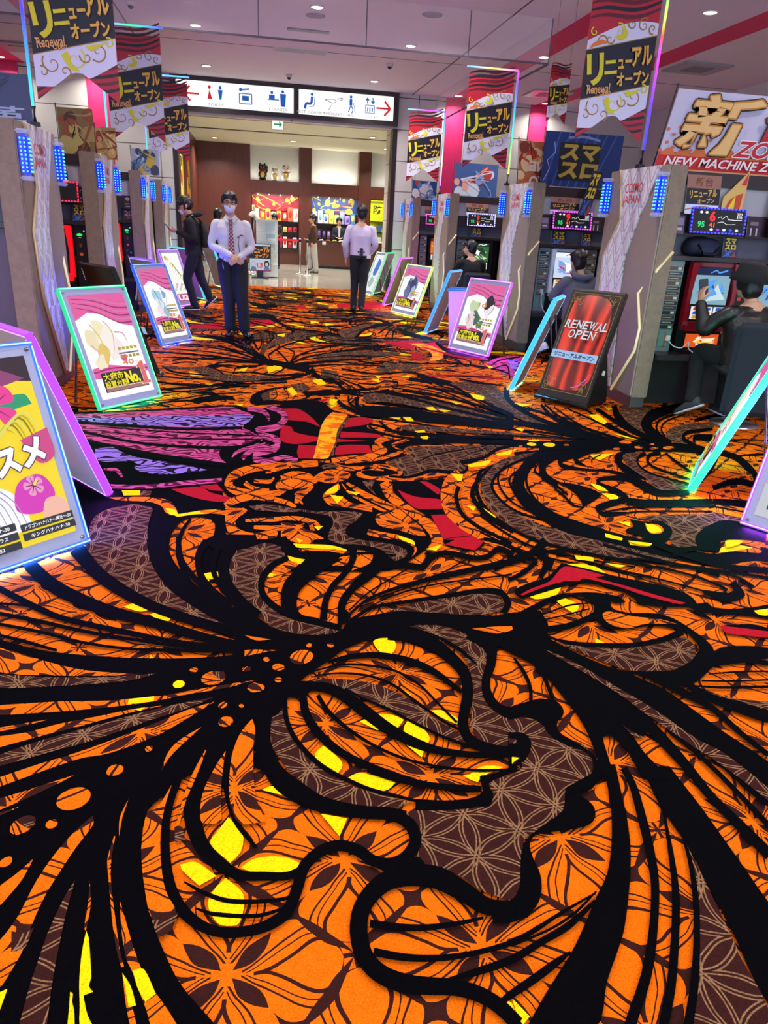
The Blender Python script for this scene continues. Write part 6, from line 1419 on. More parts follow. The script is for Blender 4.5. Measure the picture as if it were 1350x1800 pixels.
# data displays above the machines
def data_display(x, y, col, label, v=0, w=.52):
    t = thing('data_display', label, 'data display', (x, y-.08, 1.52), (rad(-6), 0, 0))
    MB().box(0, 0, 0, w, .06, .21, bev=.012).build('case', M_BLACK, t); lm = mat('led_border_'+col.strip('#'), col, .4, emit=col, es=4)
    mb = MB(); n = 16
    for i in range(n): 
        x_ = .012+i*(w-.024)/(n-1); mb.box(x_-.008, -.01, .196, x_+.008, 0, .206); mb.box(x_-.008, -.01, .004, x_+.008, 0, .014)
    for i in range(6): z = .03+i*.03; mb.box(.004, -.01, z-.008, .014, 0, z+.008); mb.box(w-.014, -.01, z-.008, w-.004, 0, z+.008)
    mb.build('led_border', lm, t)
    a = Art([]); a.rect(.02, .018, w-.02, .192, ink('#05050a')); g = ink('#ffffff', 1); r = ink('#ff2020', 1.2); gr = ink('#20e070', 1); o_ = ink('#ff7020', 1); bl = ink('#3060ff', 1)
    if v == 0:
        a.text('6' if x > 3 and y < 7 else '9', .2, .14, .045, .075, r, .04); a.text('95', .1, .075, .06, .045, gr, .03); a.text('41', .2, .072, .05, .035, o_, .03)
        for i, c in enumerate((g, g)): a.disc(.09+i*.05, .17, .014, .01, c)
        a.stroke([(.25, .13), (.28, .14), (.29, .12), (.33, .15), (.35, .12), (.48, .12)], .004, g, 2); a.stroke([(.25, .09), (.3, .1), (.34, .08), (.42, .085)], .004, g, 2)
        a.text('370', .45, .165, .05, .022, g, .01); a.text('370', .45, .14, .05, .022, g, .01)
        for i, c in enumerate((g, ink('#a040ff', 1), g, bl, g)): a.disc(.2+i*.06, .035, .016, .01, c)
    else:
        a.text('1,275', .15, .15, .18, .045, g, .03); a.text('4,617', .15, .095, .18, .045, g, .03); a.disc(.1, .035, .018, .012, ink('#20b0c0', 1)); a.rect(.2, .03, .3, .045, ink('#e080d0', 1)); a.rect(.06, .06, .3, .07, ink('#e0c0c0', .8))
    a.done('screen', t, (0, -.001, 0)); return t
data_display(3.66, 6.2, '#3030ff', 'blue-bordered data display above the machine of the person in the black hat'); data_display(4.42, 6.2, '#9040ff', 'violet-bordered data display at the right picture edge')
data_display(3.68, 9.37, '#d040e0', 'magenta-bordered data display above the person in the grey hood'); data_display(3.7, 13.45, '#a0a0ff', 'white-violet bordered data display above the person in black'); data_display(3.66, 16.65, '#e050c0', 'pink-bordered data display in the furthest right row')
data_display(-2.38, 9.05, '#ff2040', 'red-bordered data display above the red machine on the left', 1, .5); data_display(-2.9, 6.25, '#ff2040', 'red-bordered data display of the front left row', 1)
# ------------------------------------------------------------ cards and posters on the islands
def card(name, cat, x, y, z, w_, h, art, label, group=None, tilt=8, ry=0):
    t = thing(name, label, cat, (x, y, z), (rad(-tilt), rad(ry), 0), group)
    MB().box(0, 0, 0, w_, .006, h).build('board', ink('#d8d4dc'), t); a = Art([]); art(a, w_, h); a.done('print', t); return t
def smart(a, w_, h):
    a.rect(0, 0, w_, h, ink('#23305e')); rg = random.Random(3)
    for i in range(5): a.stroke([(rg.uniform(0, w_), 0), (rg.uniform(0, w_), h*.4)], .006, ink('#5a7ac8'))
    a.rect(w_*.08, h*.35, w_*.92, h*.97, ink('#141826')); y_ = ink('#e8c838')
    a.text('スマ', w_/2, h*.80, w_*.7, h*.24, y_, .06); a.text('スロ', w_/2, h*.50, w_*.7, h*.22, y_, .06); a.blob([(w_*.6, .0), (w_*.95, h*.05), (w_*.8, h*.3)], ink('#a04838'))
def renew(a, w_, h):
    a.rect(0, 0, w_, h, INK_R); a.rect(0, h*.66, w_, h, ink('#9a6a5a')); a.rect(0, 0, w_, h*.25, INK_W); a.rect(0, h*.25, w_, h*.66, INK_N); g = ink('#e0b040')
    a.text('新台', w_/2, h*.83, w_*.5, h*.22, ink('#7a3a10'), .06); a.text('リニューアル', w_/2, h*.53, w_*.8, h*.18, g, .03, 0, rad(5)); a.text('オープン', w_*.6, h*.35, w_*.5, h*.12, g, .03, 0, rad(5)); a.stroke([(0, h*.1), (w_*.5, h*.2), (w_, h*.12)], .01, INK_GD)
def dull(a, w_, h): a.rect(0, 0, w_, h, ink('#5a4a58')); a.rect(w_*.1, h*.5, w_*.9, h*.9, ink('#8a7a90')); a.rect(w_*.2, h*.2, w_*.8, h*.34, ink('#c0b0b8'))
def twenty(a, w_, h): a.rect(0, 0, w_, h, ink('#3a1c24')); a.text('20', w_/2, h*.62, w_*.7, h*.4, ink('#c88898'), .02); a.text('円', w_/2, h*.2, w_*.3, h*.25, ink('#c88898'))
def eleven(a, w_, h): a.rect(0, 0, w_, h, ink('#241619')); a.text('11', w_/2, h*.3, w_*.5, h*.4, ink('#c0b0b8'), .02); a.rect(w_*.2, h*.65, w_*.8, h*.85, ink('#806870'))
def wifi(a, w_, h):
    a.rect(0, 0, w_, h, ink('#2a171c')); c = ink('#c8b8bc')
    for r in (.05, .034, .018): a.stroke([(w_/2+r*math.cos(t), h*.62+r*math.sin(t)) for t in (rad(45), rad(68), rad(90), rad(112), rad(135))], .008, c)
    a.rect(w_*.25, h*.38, w_*.75, h*.43, c); a.rect(w_*.2, h*.1, w_*.8, h*.28, ink('#5a2a34')); a.rect(w_*.28, h*.16, w_*.72, h*.2, c)
card('smart_slot_card', 'card', -2.31, 6.28, 1.335, .19, .17, smart, 'yellow-lettered card on the ledge at the left picture edge'); card('smart_slot_card', 'card', -1.99, 9.07, 1.335, .15, .17, smart, 'yellow-lettered card on the ledge above the red machine'); card('smart_slot_card', 'card', 3.74, 9.42, 1.335, .2, .16, smart, 'left one of two yellow-lettered cards above the person in the grey hood'); card('smart_slot_card', 'card', 4.16, 9.42, 1.335, .13, .15, smart, 'right one of two yellow-lettered cards above the person in the grey hood')
card('smart_slot_card', 'card', 4.08, 6.22, 1.335, .14, .17, smart, 'yellow-lettered card on the ledge beside the dark bag'); card('smart_slot_card', 'card', 4.6, 6.22, 1.335, .16, .17, smart, 'yellow-lettered card on the ledge cut by the right picture edge'); card('smart_slot_card', 'card', 3.82, 13.5, 1.335, .22, .16, smart, 'yellow-lettered card above the person in black')
card('renewal_poster', 'poster', 3.60, 6.15, 1.67, .31, .31, renew, 'red and black renewal poster above the blue-bordered display'); card('renewal_poster', 'poster', 4.4, 6.15, 1.67, .31, .31, renew, 'red and black renewal poster cut by the right picture edge')
card('renewal_poster', 'poster', 3.64, 9.33, 1.69, .38, .2, renew, 'renewal poster over the magenta-bordered display'); card('renewal_poster', 'poster', 3.68, 13.4, 1.69, .4, .2, renew, 'renewal poster over the white-violet display'); card('renewal_poster', 'poster', 3.64, 16.6, 1.69, .36, .19, renew, 'renewal poster of the furthest right row')
card('renewal_poster', 'poster', -2.28, 9.0, 1.69, .30, .2, renew, 'renewal poster over the red-bordered display on the left'); card('price_card', 'card', 4.24, 6.17, 1.51, .13, .15, eleven, 'dark card reading 11 at right of the blue-bordered display'); card('price_card', 'card', 4.22, 9.34, 1.51, .13, .15, eleven, 'dark card reading 11 right of the magenta display'); card('price_card', 'card', 3.54, 6.17, 1.51, .1, .14, dull, 'dull card left of the blue-bordered display'); card('price_card', 'card', 3.55, 9.34, 1.51, .1, .14, dull, 'dull card left of the magenta display')
card('wifi_card', 'card', -1.97, 9.03, 1.5, .14, .17, wifi, 'dark card with wifi symbol above the left yellow-lettered card'); card('wifi_card', 'card', -2.3, 6.2, 1.5, .14, .17, wifi, 'dark wifi card at the left picture edge'); card('wifi_card', 'card', -1.95, 12.3, 1.5, .12, .16, wifi, 'wifi card in the third left row'); card('price_card', 'card', -1.98, 12.36, 1.335, .16, .16, twenty, 'dark red card reading 20 in the third left row')
t = thing('pennant', 'narrow pointed yellow and red pennant right of the renewal poster', 'pennant', (3.93, 6.15, 1.66), (rad(-8), 0, 0)); MB().prism([(0, 0), (.2, 0), (.24, .38), (.02, .16)], 0, .005).build('cloth', ink('#d8b060'), t)
a = Art([]); a.blob([(.03, .02), (.16, .02), (.2, .2), (.08, .14)], ink('#c84020')); a.blob([(.06, .05), (.12, .06), (.13, .18)], ink('#e8d020')); a.poly([(.17, .26), (.23, .36), (.22, .26)], ink('#d02030')); a.done('print', t)
# dark bag on the ledge
t = thing('backpack', 'dark blue bag lying on the ledge above the red machine', 'bag', (3.9, 6.27, 1.33)); MB().loft([((-.17, 0, .07), (0, .05, 0), (0, 0, .05)), ((-.13, 0, .08), (0, .1, 0), (0, 0, .075)), ((.0, 0, .085), (0, .12, 0), (0, 0, .082)), ((.1, 0, .078), (0, .11, 0), (0, 0, .075)), ((.16, 0, .06), (0, .05, 0), (0, 0, .045))]).build('body', mat('navy_cloth', '#141a30', .8), t)
MB().tube([(-.1, -.1, .1), (-.05, -.13, .02), (.05, -.13, .02), (.11, -.1, .09)], .012, 8).build('strap', M_BLACK, t); MB().box(-.08, -.118, .03, .06, -.1, .09, bev=.01).build('pocket', mat('navy_pocket', '#1c2440', .8), t)
# ------------------------------------------------------------ flags standing on top of the islands
def flag(x0, z0, x1, z1, y, art, label, lean=0, back='#c8c4d0', name='shop_flag', wave=0.0, pole=True):
    t = thing(name, label, 'flag', (x0, y, z0)); W = x1-x0; H = z1-z0; a = Art([]); art(a, W, H)
    f = lambda p: (p[0]+lean*p[2]/H, p[1]-wave*math.sin(p[0]*7+p[2]*3), p[2])
    a.v = [f(p) for p in a.v]; mb = MB(); n = 12
    vs = [f((W*i/n, .001+d, H*k)) for d in (0, .003) for k in (0, 1) for i in range(n+1)]; q = n+1
    fs = [(i, i+1, q+i+1, q+i) for i in range(n)]+[(2*q+i, 3*q+i, 3*q+i+1, 2*q+i+1) for i in range(n)]
    mb.add(vs, fs); mb.build('cloth', ink(back), t); a.done('print', t)
    if pole: MB().cyl((-.01, .01, z0*0), (lean-.01, .01, H+.04), .008).build('flag_pole', M_BLACK, t)
    return t
def shin(a, W, H):
    a.rect(0, 0, W, H, ink('#c8c4dc')); a.rect(0, H*.02, W, H*.24, ink('#c81c1e')); a.rect(0, 0, W, H*.035, ink('#e0a070'))
    for i in range(9): a.blob([(W*.11*i, H*.2), (W*(.11*i+.06), H*.29+.02*(i % 3)), (W*(.11*i+.13), H*.2)], ink('#e07030'))
    for i in range(16): a.disc((i*.618 % 1)*W*.35, H*(.25+(i*.37 % .35)), .02, .015, ink('#d07048'))
    a.text('新', W*.34, H*.60, W*.5, H*.68, ink('#d89a3c'), .018, .18, 0, ink('#1c1410'), .06)
    for k in range(6): a.text('新', W*.34+.014*math.cos(k*PI/3), H*.60+.014*math.sin(k*PI/3), W*.5, H*.68, ink('#c8842c'), .018, .18)
    a.text('新', W*.34, H*.60, W*.5, H*.68, ink('#ecc078'), .018, .18)
    a.text('台', W*.86, H*.66, W*.4, H*.5, ink('#b8202a'), .07, .15, 0, ink('#14141c'), .04); a.text('ZONE', W*.76, H*.33, W*.46, H*.19, ink('#c02028'), .03, .25, 0, ink('#f0e8f0'), .08)
    a.text('NEW MACHINE ZONE', W*.53, H*.125, W*.96, H*.11, ink('#f4ecec'), .02, .2)
flag(3.70, 2.06, 5.12, 2.74, 7.0, shin, 'large white, red and gold new machine flag at the upper right', .12, '#c8c4dc', 'new_machine_flag')
def smart2(a, W, H):
    a.rect(0, 0, W, H, ink('#1a3a80'))
    for i in range(7): a.stroke([(W*.1*i+.05, 0), (W*.12*i+.2, H)], .02, ink('#3a68b8'))
    a.stroke([(.03, .05), (.1, .2), (.06, .3), (.16, .4), (.13, .52)], .008, ink('#d0d8f0'), 1); a.rect(W*.2, H*.12, W*.72, H*.82, ink('#141826')); y_ = ink('#d0b040')
    a.text('スマ', W*.46, H*.64, W*.46, H*.26, y_, .05, .1); a.text('スロ', W*.46, H*.31, W*.46, H*.26, y_, .05, .1); a.stroke([(W*.3, H*.9), (W*.5, H*.93), (W*.7, H*.88)], .03, ink('#90a0c0'))
flag(3.68, 2.04, 4.75, 2.68, 9.9, smart2, 'dark blue flag with big yellow characters behind the nearest right banner', .0, '#1a3a80', 'smart_slot_flag')
def blueart(seed, cols, txt=None, tcol='#b0c0e0'):
    def f(a, W, H):
        rg = random.Random(seed); a.rect(0, 0, W, H, ink(cols[0]))
        for i in range(16):
            cx, cz, r = rg.uniform(.05, .9)*W, rg.uniform(.05, .9)*H, rg.uniform(.06, .2)*min(W, H); a.blob([(min(W, max(0, cx+r*(1+.5*rg.random())*math.cos(t*1.05))), min(H, max(0, cz+r*(1+.5*rg.random())*math.sin(t*1.05)))) for t in range(6)], ink(rg.choice(cols[1:])), 3)
        for i in range(5): a.stroke([(rg.random()*W, rg.random()*H), (rg.random()*W, rg.random()*H), (rg.random()*W, rg.random()*H)], [.03, .005], ink(rg.choice(cols[1:])), 4)
        for q, (s, x, z, w_, h) in enumerate(txt or []): a.text(s, x*W, z*H, w_*W, h*H, ink(tcol), .04)
    return f
flag(5.3, 2.0, 5.85, 3.0, 9.75, blueart(2, ['#8098c0', '#b0c0d8', '#5070a0', '#405880'], None, '#30405c'), 'pale blue flag right of the nearest right LED pole, behind the white one', 0, '#8098c0')
flag(3.43, 2.03, 3.87, 2.56, 10.05, blueart(5, ['#c8703c', '#e0a060', '#f0d0a0', '#903018', '#e04018'], [('NE', .6, .45, -.5, .2), ('ZO', .6, .12, -.5, .2)], '#f4e0d0'), 'orange flag with mirrored pale lettering standing behind the second right LED pole', -.04, '#c8703c')
flag(2.75+.75, 2.0, 4.3, 2.55, 13.75, blueart(7, ['#3a5890', '#7a98c8', '#c8d0e0', '#b03028', '#203868', '#e0a090'], None), 'blue and red patterned flag behind the second right banner', 0, '#3a5890')
flag(3.4, 2.0, 3.95, 2.4, 17.0, blueart(8, ['#24488c', '#5080c0', '#90b0d8', '#e0d8e0', '#c04030'], None), 'blue patterned flag behind the furthest right banner', 0, '#24488c')
flag(-3.1, 2.0, -1.75, 2.42, 6.95, blueart(9, ['#3a4068', '#565c8c', '#2c3050'], [('圧倒的', .45, .68, .62, .3), ('大改革', .6, .3, .72, .3)], '#9aa0c4'), 'dull navy flag with pale characters at the left edge behind the LED pole', 0, '#3a4068')
flag(-2.16, 2.0, -1.78, 2.5, 9.6, blueart(12, ['#8a7038', '#b09850', '#5c3018', '#c8b060', '#a05028'], None), 'gold and brown patterned flag left of the second left LED pole', 0, '#8a7038')
flag(-1.77, 2.0, -1.55, 2.33, 9.62, blueart(14, ['#a88848', '#c8a058', '#903820', '#d8c070'], None), 'small gold patterned flag touching the second left LED pole', 0, '#a88848')
flag(-1.85, 2.0, -1.45, 2.36, 12.75, blueart(15, ['#a8b4c8', '#d8dce4', '#5080b8', '#c8b048', '#404050'], None), 'small pale blue patterned flag beside the third left LED pole', 0, '#a8b4c8')
flag(3.98, 1.69, 4.12, 2.2, 9.25, smart, 'narrow yellow and black pennant hanging beside the magenta display', .12, '#141826', 'smart_slot_pennant', pole=False)
# renewal cloth turned edge-on beside the nearest right banner
t = thing('side_banner', 'red and black banner turned edge-on left of the nearest right banner', 'banner', (3.1, 8.4, 2.55), (0, 0, rad(35)))
b = banner_art(); b.done('print', t); MB().box(0, .0, .25, .6, .004, 1.12).build('backing', INK_R, t); MB().cyl((.05, .002, 1.1), (.05, .002, 3.2), .004, 6).build('hanging_wire', M_STEEL, t); MB().cyl((.55, .002, 1.1), (.55, .002, 3.2), .004, 6).build('hanging_wire', M_STEEL, t); t.scale = (.62, .62, .5)
# ------------------------------------------------------------ LED-edged poster stands
M_INACR = mat('frosted_edge', '#9aa0b8', .3); M_BACKB = mat('stand_back_board', '#b8b8b0', .6); M_LEG = mat('stand_leg_metal', '#8c8c94', .35, .7)
def led(c, s=4.0):
    m = mat('edge_glow_%s_%d' % (c.strip('#'), int(s*10)), c, .4, emit=c, es=.55+s*.22); m.node_tree.nodes['Principled BSDF'].inputs['Base Color'].default_value = (.02, .02, .02, 1); return m
def core(c):
    q = '#%02x%02x%02x' % tuple(int(int(c[i:i+2], 16)*.55+255*.45) for i in (1, 3, 5)); return mat('edge_core_'+c.strip('#'), q, .4, emit=q, es=1.6)
def no1(a, w_, h, c='#f0e020'):
    g = .95; a.rect(.05, .045, w_-.05, .20, ink('#2a2a30')); y_ = ink(c, g)
    a.rect(.06, .05, w_-.06, .075, ink('#c08878', .6)); a.rect(.06, .075, w_-.06, .082, ink('#f0d8d0', .8))
    a.text('大府市', w_*.30, .165, w_*.36, .058, y_, .03, 0, 0, ink('#3a3a10'), .035); a.text('設置台数', w_*.31, .105, w_*.40, .05, y_, .03, 0, 0, ink('#3a3a10'), .035)
    a.text('No.', w_*.63, .135, w_*.25, .085, y_, .05, 0, 0, ink('#3a3a10'), .04); o_ = ink('#f4dcd4', .9); r_ = ink('#e0706a', .85); x1 = w_*.86; pts = [(x1-.022, .085), (x1-.022, .205), (x1-.05, .19), (x1-.05, .212), (x1-.005, .245), (x1+.022, .245), (x1+.022, .085), (x1+.045, .085), (x1+.045, .065), (x1-.045, .065), (x1-.045, .085)]
    a.poly([(x1+(x-x1)*1.18, .155+(z-.155)*1.06) for x, z in pts], o_); a.poly(pts, r_)
def curtain_poster(w_, h, tint, body, acc, price=None):
    def f(a, W, H):
        a.rect(0, 0, w_, h, ink('#fbf8fa', .95)); pk = ink('#dc5c9c', .95); pd = ink('#94306c', .7)
        top = [(0, h), (w_, h), (w_, h*.66), (w_*.75, h*.70), (w_*.5, h*.80), (w_*.25, h*.83), (0, h*.76)]
        a.poly(top, pk)
        for k in range(6): a.stroke([(w_*.05+.0*k, h*(.985-.02*k)), (w_*.4, h*(.965-.028*k)), (w_*.75, h*(.90-.038*k)), (w_, h*(.88-.035*k))], [.004, .012], pd if k % 2 else ink('#e080b0', .8))
        a.poly([(0, h*.30), (w_*.3, h*.32), (w_*.7, h*.27), (w_, h*.27), (w_, h*.2), (0, h*.2)], pk); a.stroke([(0, h*.26), (w_*.4, h*.28), (w_, h*.23)], .01, pd)
        # plain decorative stand-in artwork: soft overlapping ribbons and petals
        for k, (cx, cz, r, c) in enumerate(body):
            a.blob([(w_*cx+r*w_*(.8+.25*math.sin(k*2.1+j*2.3))*math.cos(j*PI/4), h*cz+r*w_*1.25*(.8+.25*math.cos(k+j*1.7))*math.sin(j*PI/4)) for j in range(8)], ink(c, .85))
        for k, (pts, c, wd) in enumerate(acc): a.stroke([(w_*x, h*z) for x, z in pts], [wd, wd*.3], ink(c, .8))
        a.rect(w_*.55, h*.40, w_*.93, h*.415, ink('#8a7a88', .5)); [a.rect(w_*(.56+.075*q), h*z_, w_*(.56+.075*q+.055), h*(z_+.028), ink(c_, .8)) for z_, c_ in ((.44, '#b8b038'), (.36, '#a8a030')) for q in range(5)]
        if price: a.text(price, w_*.66, h*.315, w_*.2, h*.05, ink('#d89040', .8), .02); a.text('台', w_*.82, h*.305, w_*.06, h*.03, ink('#d8a060', .8))
        no1(a, w_, h)
    return f
def stand(x, y, az, w_, h, tilt, col, art, label, s=4.0, back=False, strut=True, name='led_poster_stand'):
    t = thing(name, label, 'poster stand', (x, y, .02), (-tilt, 0, az))
    E = .02; L = led(col, s)
    MB().box(.012, .004, .012, w_-.012, .03, h-.012).build('back_board', M_BACKB, t)
    MB().box(.016, -.004, .016, w_-.016, .004, h-.016).build('acrylic_border', M_INACR, t)
    for b in ((0, 0, 0, w_, .018), (0, 0, h-.018, w_, h), (0, 0, .018, .018, h-.018), (w_-.018, 0, .018, w_, h-.018)):
        MB().box(b[0], -.012, b[2], b[3], .03, b[4], 0, .005).box(b[0]+.006, -.0135, b[2]+.006, b[3]-.006, -.011, b[4]-.006, 1).box(b[0]+.006, .029, b[2]+.006, b[3]-.006, .0315, b[4]-.006, 1).build('edge_light', [L, core(col)], t)
    a = Art([]); art(a, w_-.11, h-.13); a.done('poster', t, (.055, -.004, .07))
    for u0, v0, sx, sy, ex, pw in ((w_/2, -.001, w_*.9, .02, 0, 2.6), (-.001, h*.4, .02, h*.7, PI/2, 2.2), (w_+.001, h*.4, .02, h*.7, -PI/2, 2.2)):   # light given off by the LED edge
        l = bpy.data.lights.new('edge_led', 'AREA'); l.shape = 'RECTANGLE'; l.energy = pw*s*1.3; l.color = tuple(max(.0, q) for q in lin(col)); l.size = sx if ex == 0 else .02; l.size_y = .02 if ex == 0 else sy
        o = bpy.data.objects.new('edge_led', l); COL.objects.link(o); o.parent = t; o.location = (u0, .01, v0)
        o.rotation_euler = (0, 0, 0) if ex == 0 else (0, ex, 0)
        if ex: l.size, l.size_y = sy, .02
    c = MB()
    for cx, cz in ((.035, .035), (w_-.035, .035), (.035, h-.035), (w_-.035, h-.035)): 
        MB().cyl((cx, -.012, cz), (cx, -.003, cz), .009, 12).build('screw_cap', M_STEEL, t)
    if strut:   # rear prop: hinged board leg reaching the floor
        ct, st = math.cos(tilt), math.sin(tilt); H = h*.80
        zf = 0.0; d = .30
        # local point on the floor behind the panel: world up = (0, -st, ct), world back = (0, ct, st)
        top = Vector((0, .03, H)); wz = top.y*(-st)+top.z*ct; off = d-(top.y*ct+top.z*st)
        foot = Vector((0, d*ct-(-.015)*st*0, 0)); fy = d+.12; foot = Vector((0, fy*ct, fy*st))+Vector((0, -st, ct))*(-.018)
        for u in (.12, w_-.12): MB().tube([(u, top.y, top.z), (u, foot.y, foot.z)], .011, 8).build('leg', M_LEG, t)
        MB().tube([(.12, (top.y+foot.y)/2, (top.z+foot.z)/2), (w_-.12, (top.y+foot.y)/2, (top.z+foot.z)/2)], .008, 8).build('cross_bar', M_LEG, t)
    return t
blond = [(.25, .55, .22, '#f0e4b8'), (.38, .62, .2, '#f4ecc0'), (.45, .52, .2, '#fbf2e4'), (.3, .42, .13, '#e8c868'), (.58, .48, .12, '#fbe9ea'), (.2, .35, .12, '#f4ecc8'), (.62, .36, .07, '#e84898')]
blondl = [([(.2, .72), (.3, .6), (.34, .45), (.3, .32)], '#d8c890', .012), ([(.45, .74), (.55, .64), (.52, .5), (.42, .36)], '#c8b0a0', .01), ([(.12, .52), (.2, .44), (.14, .36)], '#d8b0c0', .01), ([(.6, .62), (.74, .6), (.78, .5)], '#c070a0', .012)]
stand(-1.202, 5.733, .895, .644, .941, .371, '#20d890', curtain_poster(.534, .81, 0, blond, blondl, '40'), 'green-edged LED poster stand with magenta curtain poster, nearest complete one on the left', 3)
azure = [(.35, .6, .2, '#a8d8e8'), (.38, .48, .18, '#dcecf6'), (.3, .4, .13, '#f4e4ea'), (.5, .36, .13, '#9cc4d4'), (.6, .62, .09, '#88a8c0')]
azl = [([(.28, .72), (.36, .58), (.34, .42)], '#5878a0', .012), ([(.55, .72), (.66, .6), (.6, .48)], '#6a90b0', .012), ([(.4, .56), (.5, .5), (.46, .4)], '#6a8ab0', .01)]
stand(-1.105, 8.891, .995, .578, .944, .386, '#2858ff', curtain_poster(.468, .814, 0, azure, azl, '8'), 'blue-edged LED poster stand with pale blue poster, second on the left', 4)
dark = [(.5, .55, .28, '#8a90b0'), (.4, .5, .2, '#505a88'), (.55, .62, .18, '#3c4674'), (.35, .42, .15, '#6a74a0'), (.6, .45, .14, '#c8cce0'), (.66, .42, .07, '#d8d038')]
dkl = [([(.3+.05*i, .76-.02*i), (.36+.06*i, .6), (.3+.05*i, .42)], '#283258', .012) for i in range(7)]
stand(2.381, 13.21, -1.213, .808, .874, .353, '#d8f080', curtain_poster(.698, .744, 0, dark, dkl), 'yellow-green edged LED poster stand with dark blue swirl poster, furthest on the right', 2.2)
grn = [(.3, .62, .17, '#c8dcb0'), (.42, .46, .15, '#4a7058'), (.3, .42, .16, '#f0dcdc'), (.72, .62, .16, '#f4ece8'), (.68, .72, .14, '#23232c'), (.6, .36, .1, '#388060')]
gnl = [([(.6, .78), (.58, .66), (.64, .56)], '#2a2a38', .012), ([(.82, .76), (.84, .64), (.76, .54)], '#2a2a38', .012), ([(.2, .5), (.26, .4), (.2, .34)], '#806070', .01), ([(.34, .5), (.46, .47), (.5, .42)], '#285038', .016)]
def purple_art(a, W, H): curtain_poster(.599, .791, 0, grn, gnl, '10')(a, W, H); a.text('10', .33, .52, .13, .05, ink('#d89040', .8), .02)
stand(2.436, 9.199, -1.071, .709, .921, .332, '#d060ff', purple_art, 'magenta-edged LED poster stand with green and white poster, in the middle right', 3.4)
def tropical(a, W, H):
    a.rect(0, 0, W, H, ink('#f4d81c', .9)); m = ink('#e83c94', .85)
    a.poly([(0, H), (W, H), (W, H*.86), (W*.6, H*.9), (W*.3, H*.86), (0, H*.9)], ink('#3a2030', .5)); a.blob([(W*.3, H*.93), (W*.7, H*.95), (W*.95, H*.88), (W*.6, H*.84), (W*.3, H*.86)], ink('#a04880', .6))
    def hib(cx, cz, r, c):
        for k in range(5):
            t = k*2*PI/5+.5; a.blob([(cx, cz), (cx+r*math.cos(t-.45), cz+r*math.sin(t-.45)), (cx+r*1.15*math.cos(t), cz+r*1.15*math.sin(t)), (cx+r*math.cos(t+.45), cz+r*math.sin(t+.45))], c)
            a.stroke([(cx, cz), (cx+r*.9*math.cos(t), cz+r*.9*math.sin(t))], [.006, .002], ink('#801850', .5))
        a.stroke([(cx, cz), (cx+r*.5, cz+r*.6)], .01, ink('#f4e060', .9))
    a.blob([(W*.5, H*.70), (W*.95, H*.74), (W*.9, H*.8), (W*.6, H*.78)], ink('#20a070', .8)); hib(W*.62, H*.76, .095, m); hib(W*.15, H*.72, .06, m)
    for k in range(11): a.stroke([(W*.45, H*.52), (W*(.55+.03*k), H*(.60+.01*k)), (W*(.62+.034*k), H*(.69-.028*k))], [.018, .003], ink(['#c8b020', '#e8e060', '#8a7a10'][k % 3], .8))
    a.blob([(W*.75, H*.56), (W, H*.6), (W, H*.45), (W*.85, H*.42)], ink('#e05090', .7))
    a.text('オススメ', W*.46, H*.455, W*.88, H*.13, ink('#ffffff', 1), .05, .12, rad(8), ink('#5a3a50'), .06)
    a.blob([(W*.05, H*.15), (W*.15, H*.30), (W*.3, H*.36), (W*.52, H*.32), (W*.62, H*.2), (W*.6, H*.1), (W*.2, H*.08)], ink('#f2f0f8', .95)); a.blob([(W*.55, H*.2), (W*.62, H*.34), (W*.82, H*.36), (W*.9, H*.24), (W*.75, H*.16)], ink('#d838b8', .85)); hib(W*.74, H*.31, .04, ink('#f0a0c8', .8))
    a.blob([(W*.72, H*.1), (W*.8, H*.22), (W*.95, H*.2), (W*.98, H*.08)], ink('#f0b8a0', .9))
    for i in range(6): a.stroke([(W*(.2+.05*i), H*.33), (W*(.3+.05*i), H*.24), (W*(.34+.05*i), H*.12)], [.006, .003], ink('#a0a8c8', .7))
    for i, (s, x, z) in enumerate((('スターハナハナ-30', .27, .125), ('チバリヨ2プラス', .27, .075), ('チバリヨ2', .27, .025), ('ドラゴンハナハナ～閃光～-30', .76, .105), ('キングハナハナ-30', .76, .055))):
        a.rect(W*(x-.235), H*(z-.02), W*(x+.225), H*(z+.02), ink('#23262a')); a.text(s, W*x, H*z, W*min(.4, .034*len(s)), H*.022, ink('#f4f4f4', .9), .02, .1)
stand(-1.223, 2.782, .80, .64, .929, .313, '#3070ff', tropical, 'blue-edged LED poster stand with yellow tropical poster, cut by the left picture edge', 4)
def plain(a, W, H): curtain_poster(W, H, 0, azure, azl)(a, W, H)
LF = rad(127); RF = rad(-120.5)
stand(-.79, 3.87, LF, .60, .94, .35, '#a838ff', plain, 'violet-edged LED poster stand seen from behind, beside the yellow tropical poster', 4.5)
stand(-1.03, 10.28, LF, .58, .94, .35, '#7050ff', plain, 'violet-edged LED poster stand seen from behind, next to the pale blue poster', 4.5)
def u2(a, W, H):
    a.rect(0, 0, W, H, ink('#f2f4f0', .95)); a.rect(0, 0, W, H*.16, ink('#c85890', .7)); a.text('U2', W*.5, H*.08, W*.6, H*.1, ink('#f4e8f0', .9), .05)
    for i in range(7): a.blob([(W*(.3+.09*i+.06*math.cos(t)), H*(.86-.07*i+.05*math.sin(t*1.3))) for t in (0, 1, 2, 3, 4, 5)], ink('#e0dc20', .9)); 
    [a.stroke([(W*(.42+.05*q), H*(.8-.04*q)), (W*(.55+.05*q), H*(.72-.04*q))], .012, ink('#8a8008', .5)) for q in range(6)]; a.disc(W*.15, H*.9, .035, .035, ink('#e8b860', .8))
    for i in range(8): a.disc(W*(.15+.1*i), H*(.25+.05*(i % 3)), .03, .025, ink(['#c8e0b8', '#f0c8d8', '#d8c8a0'][i % 3], .8))
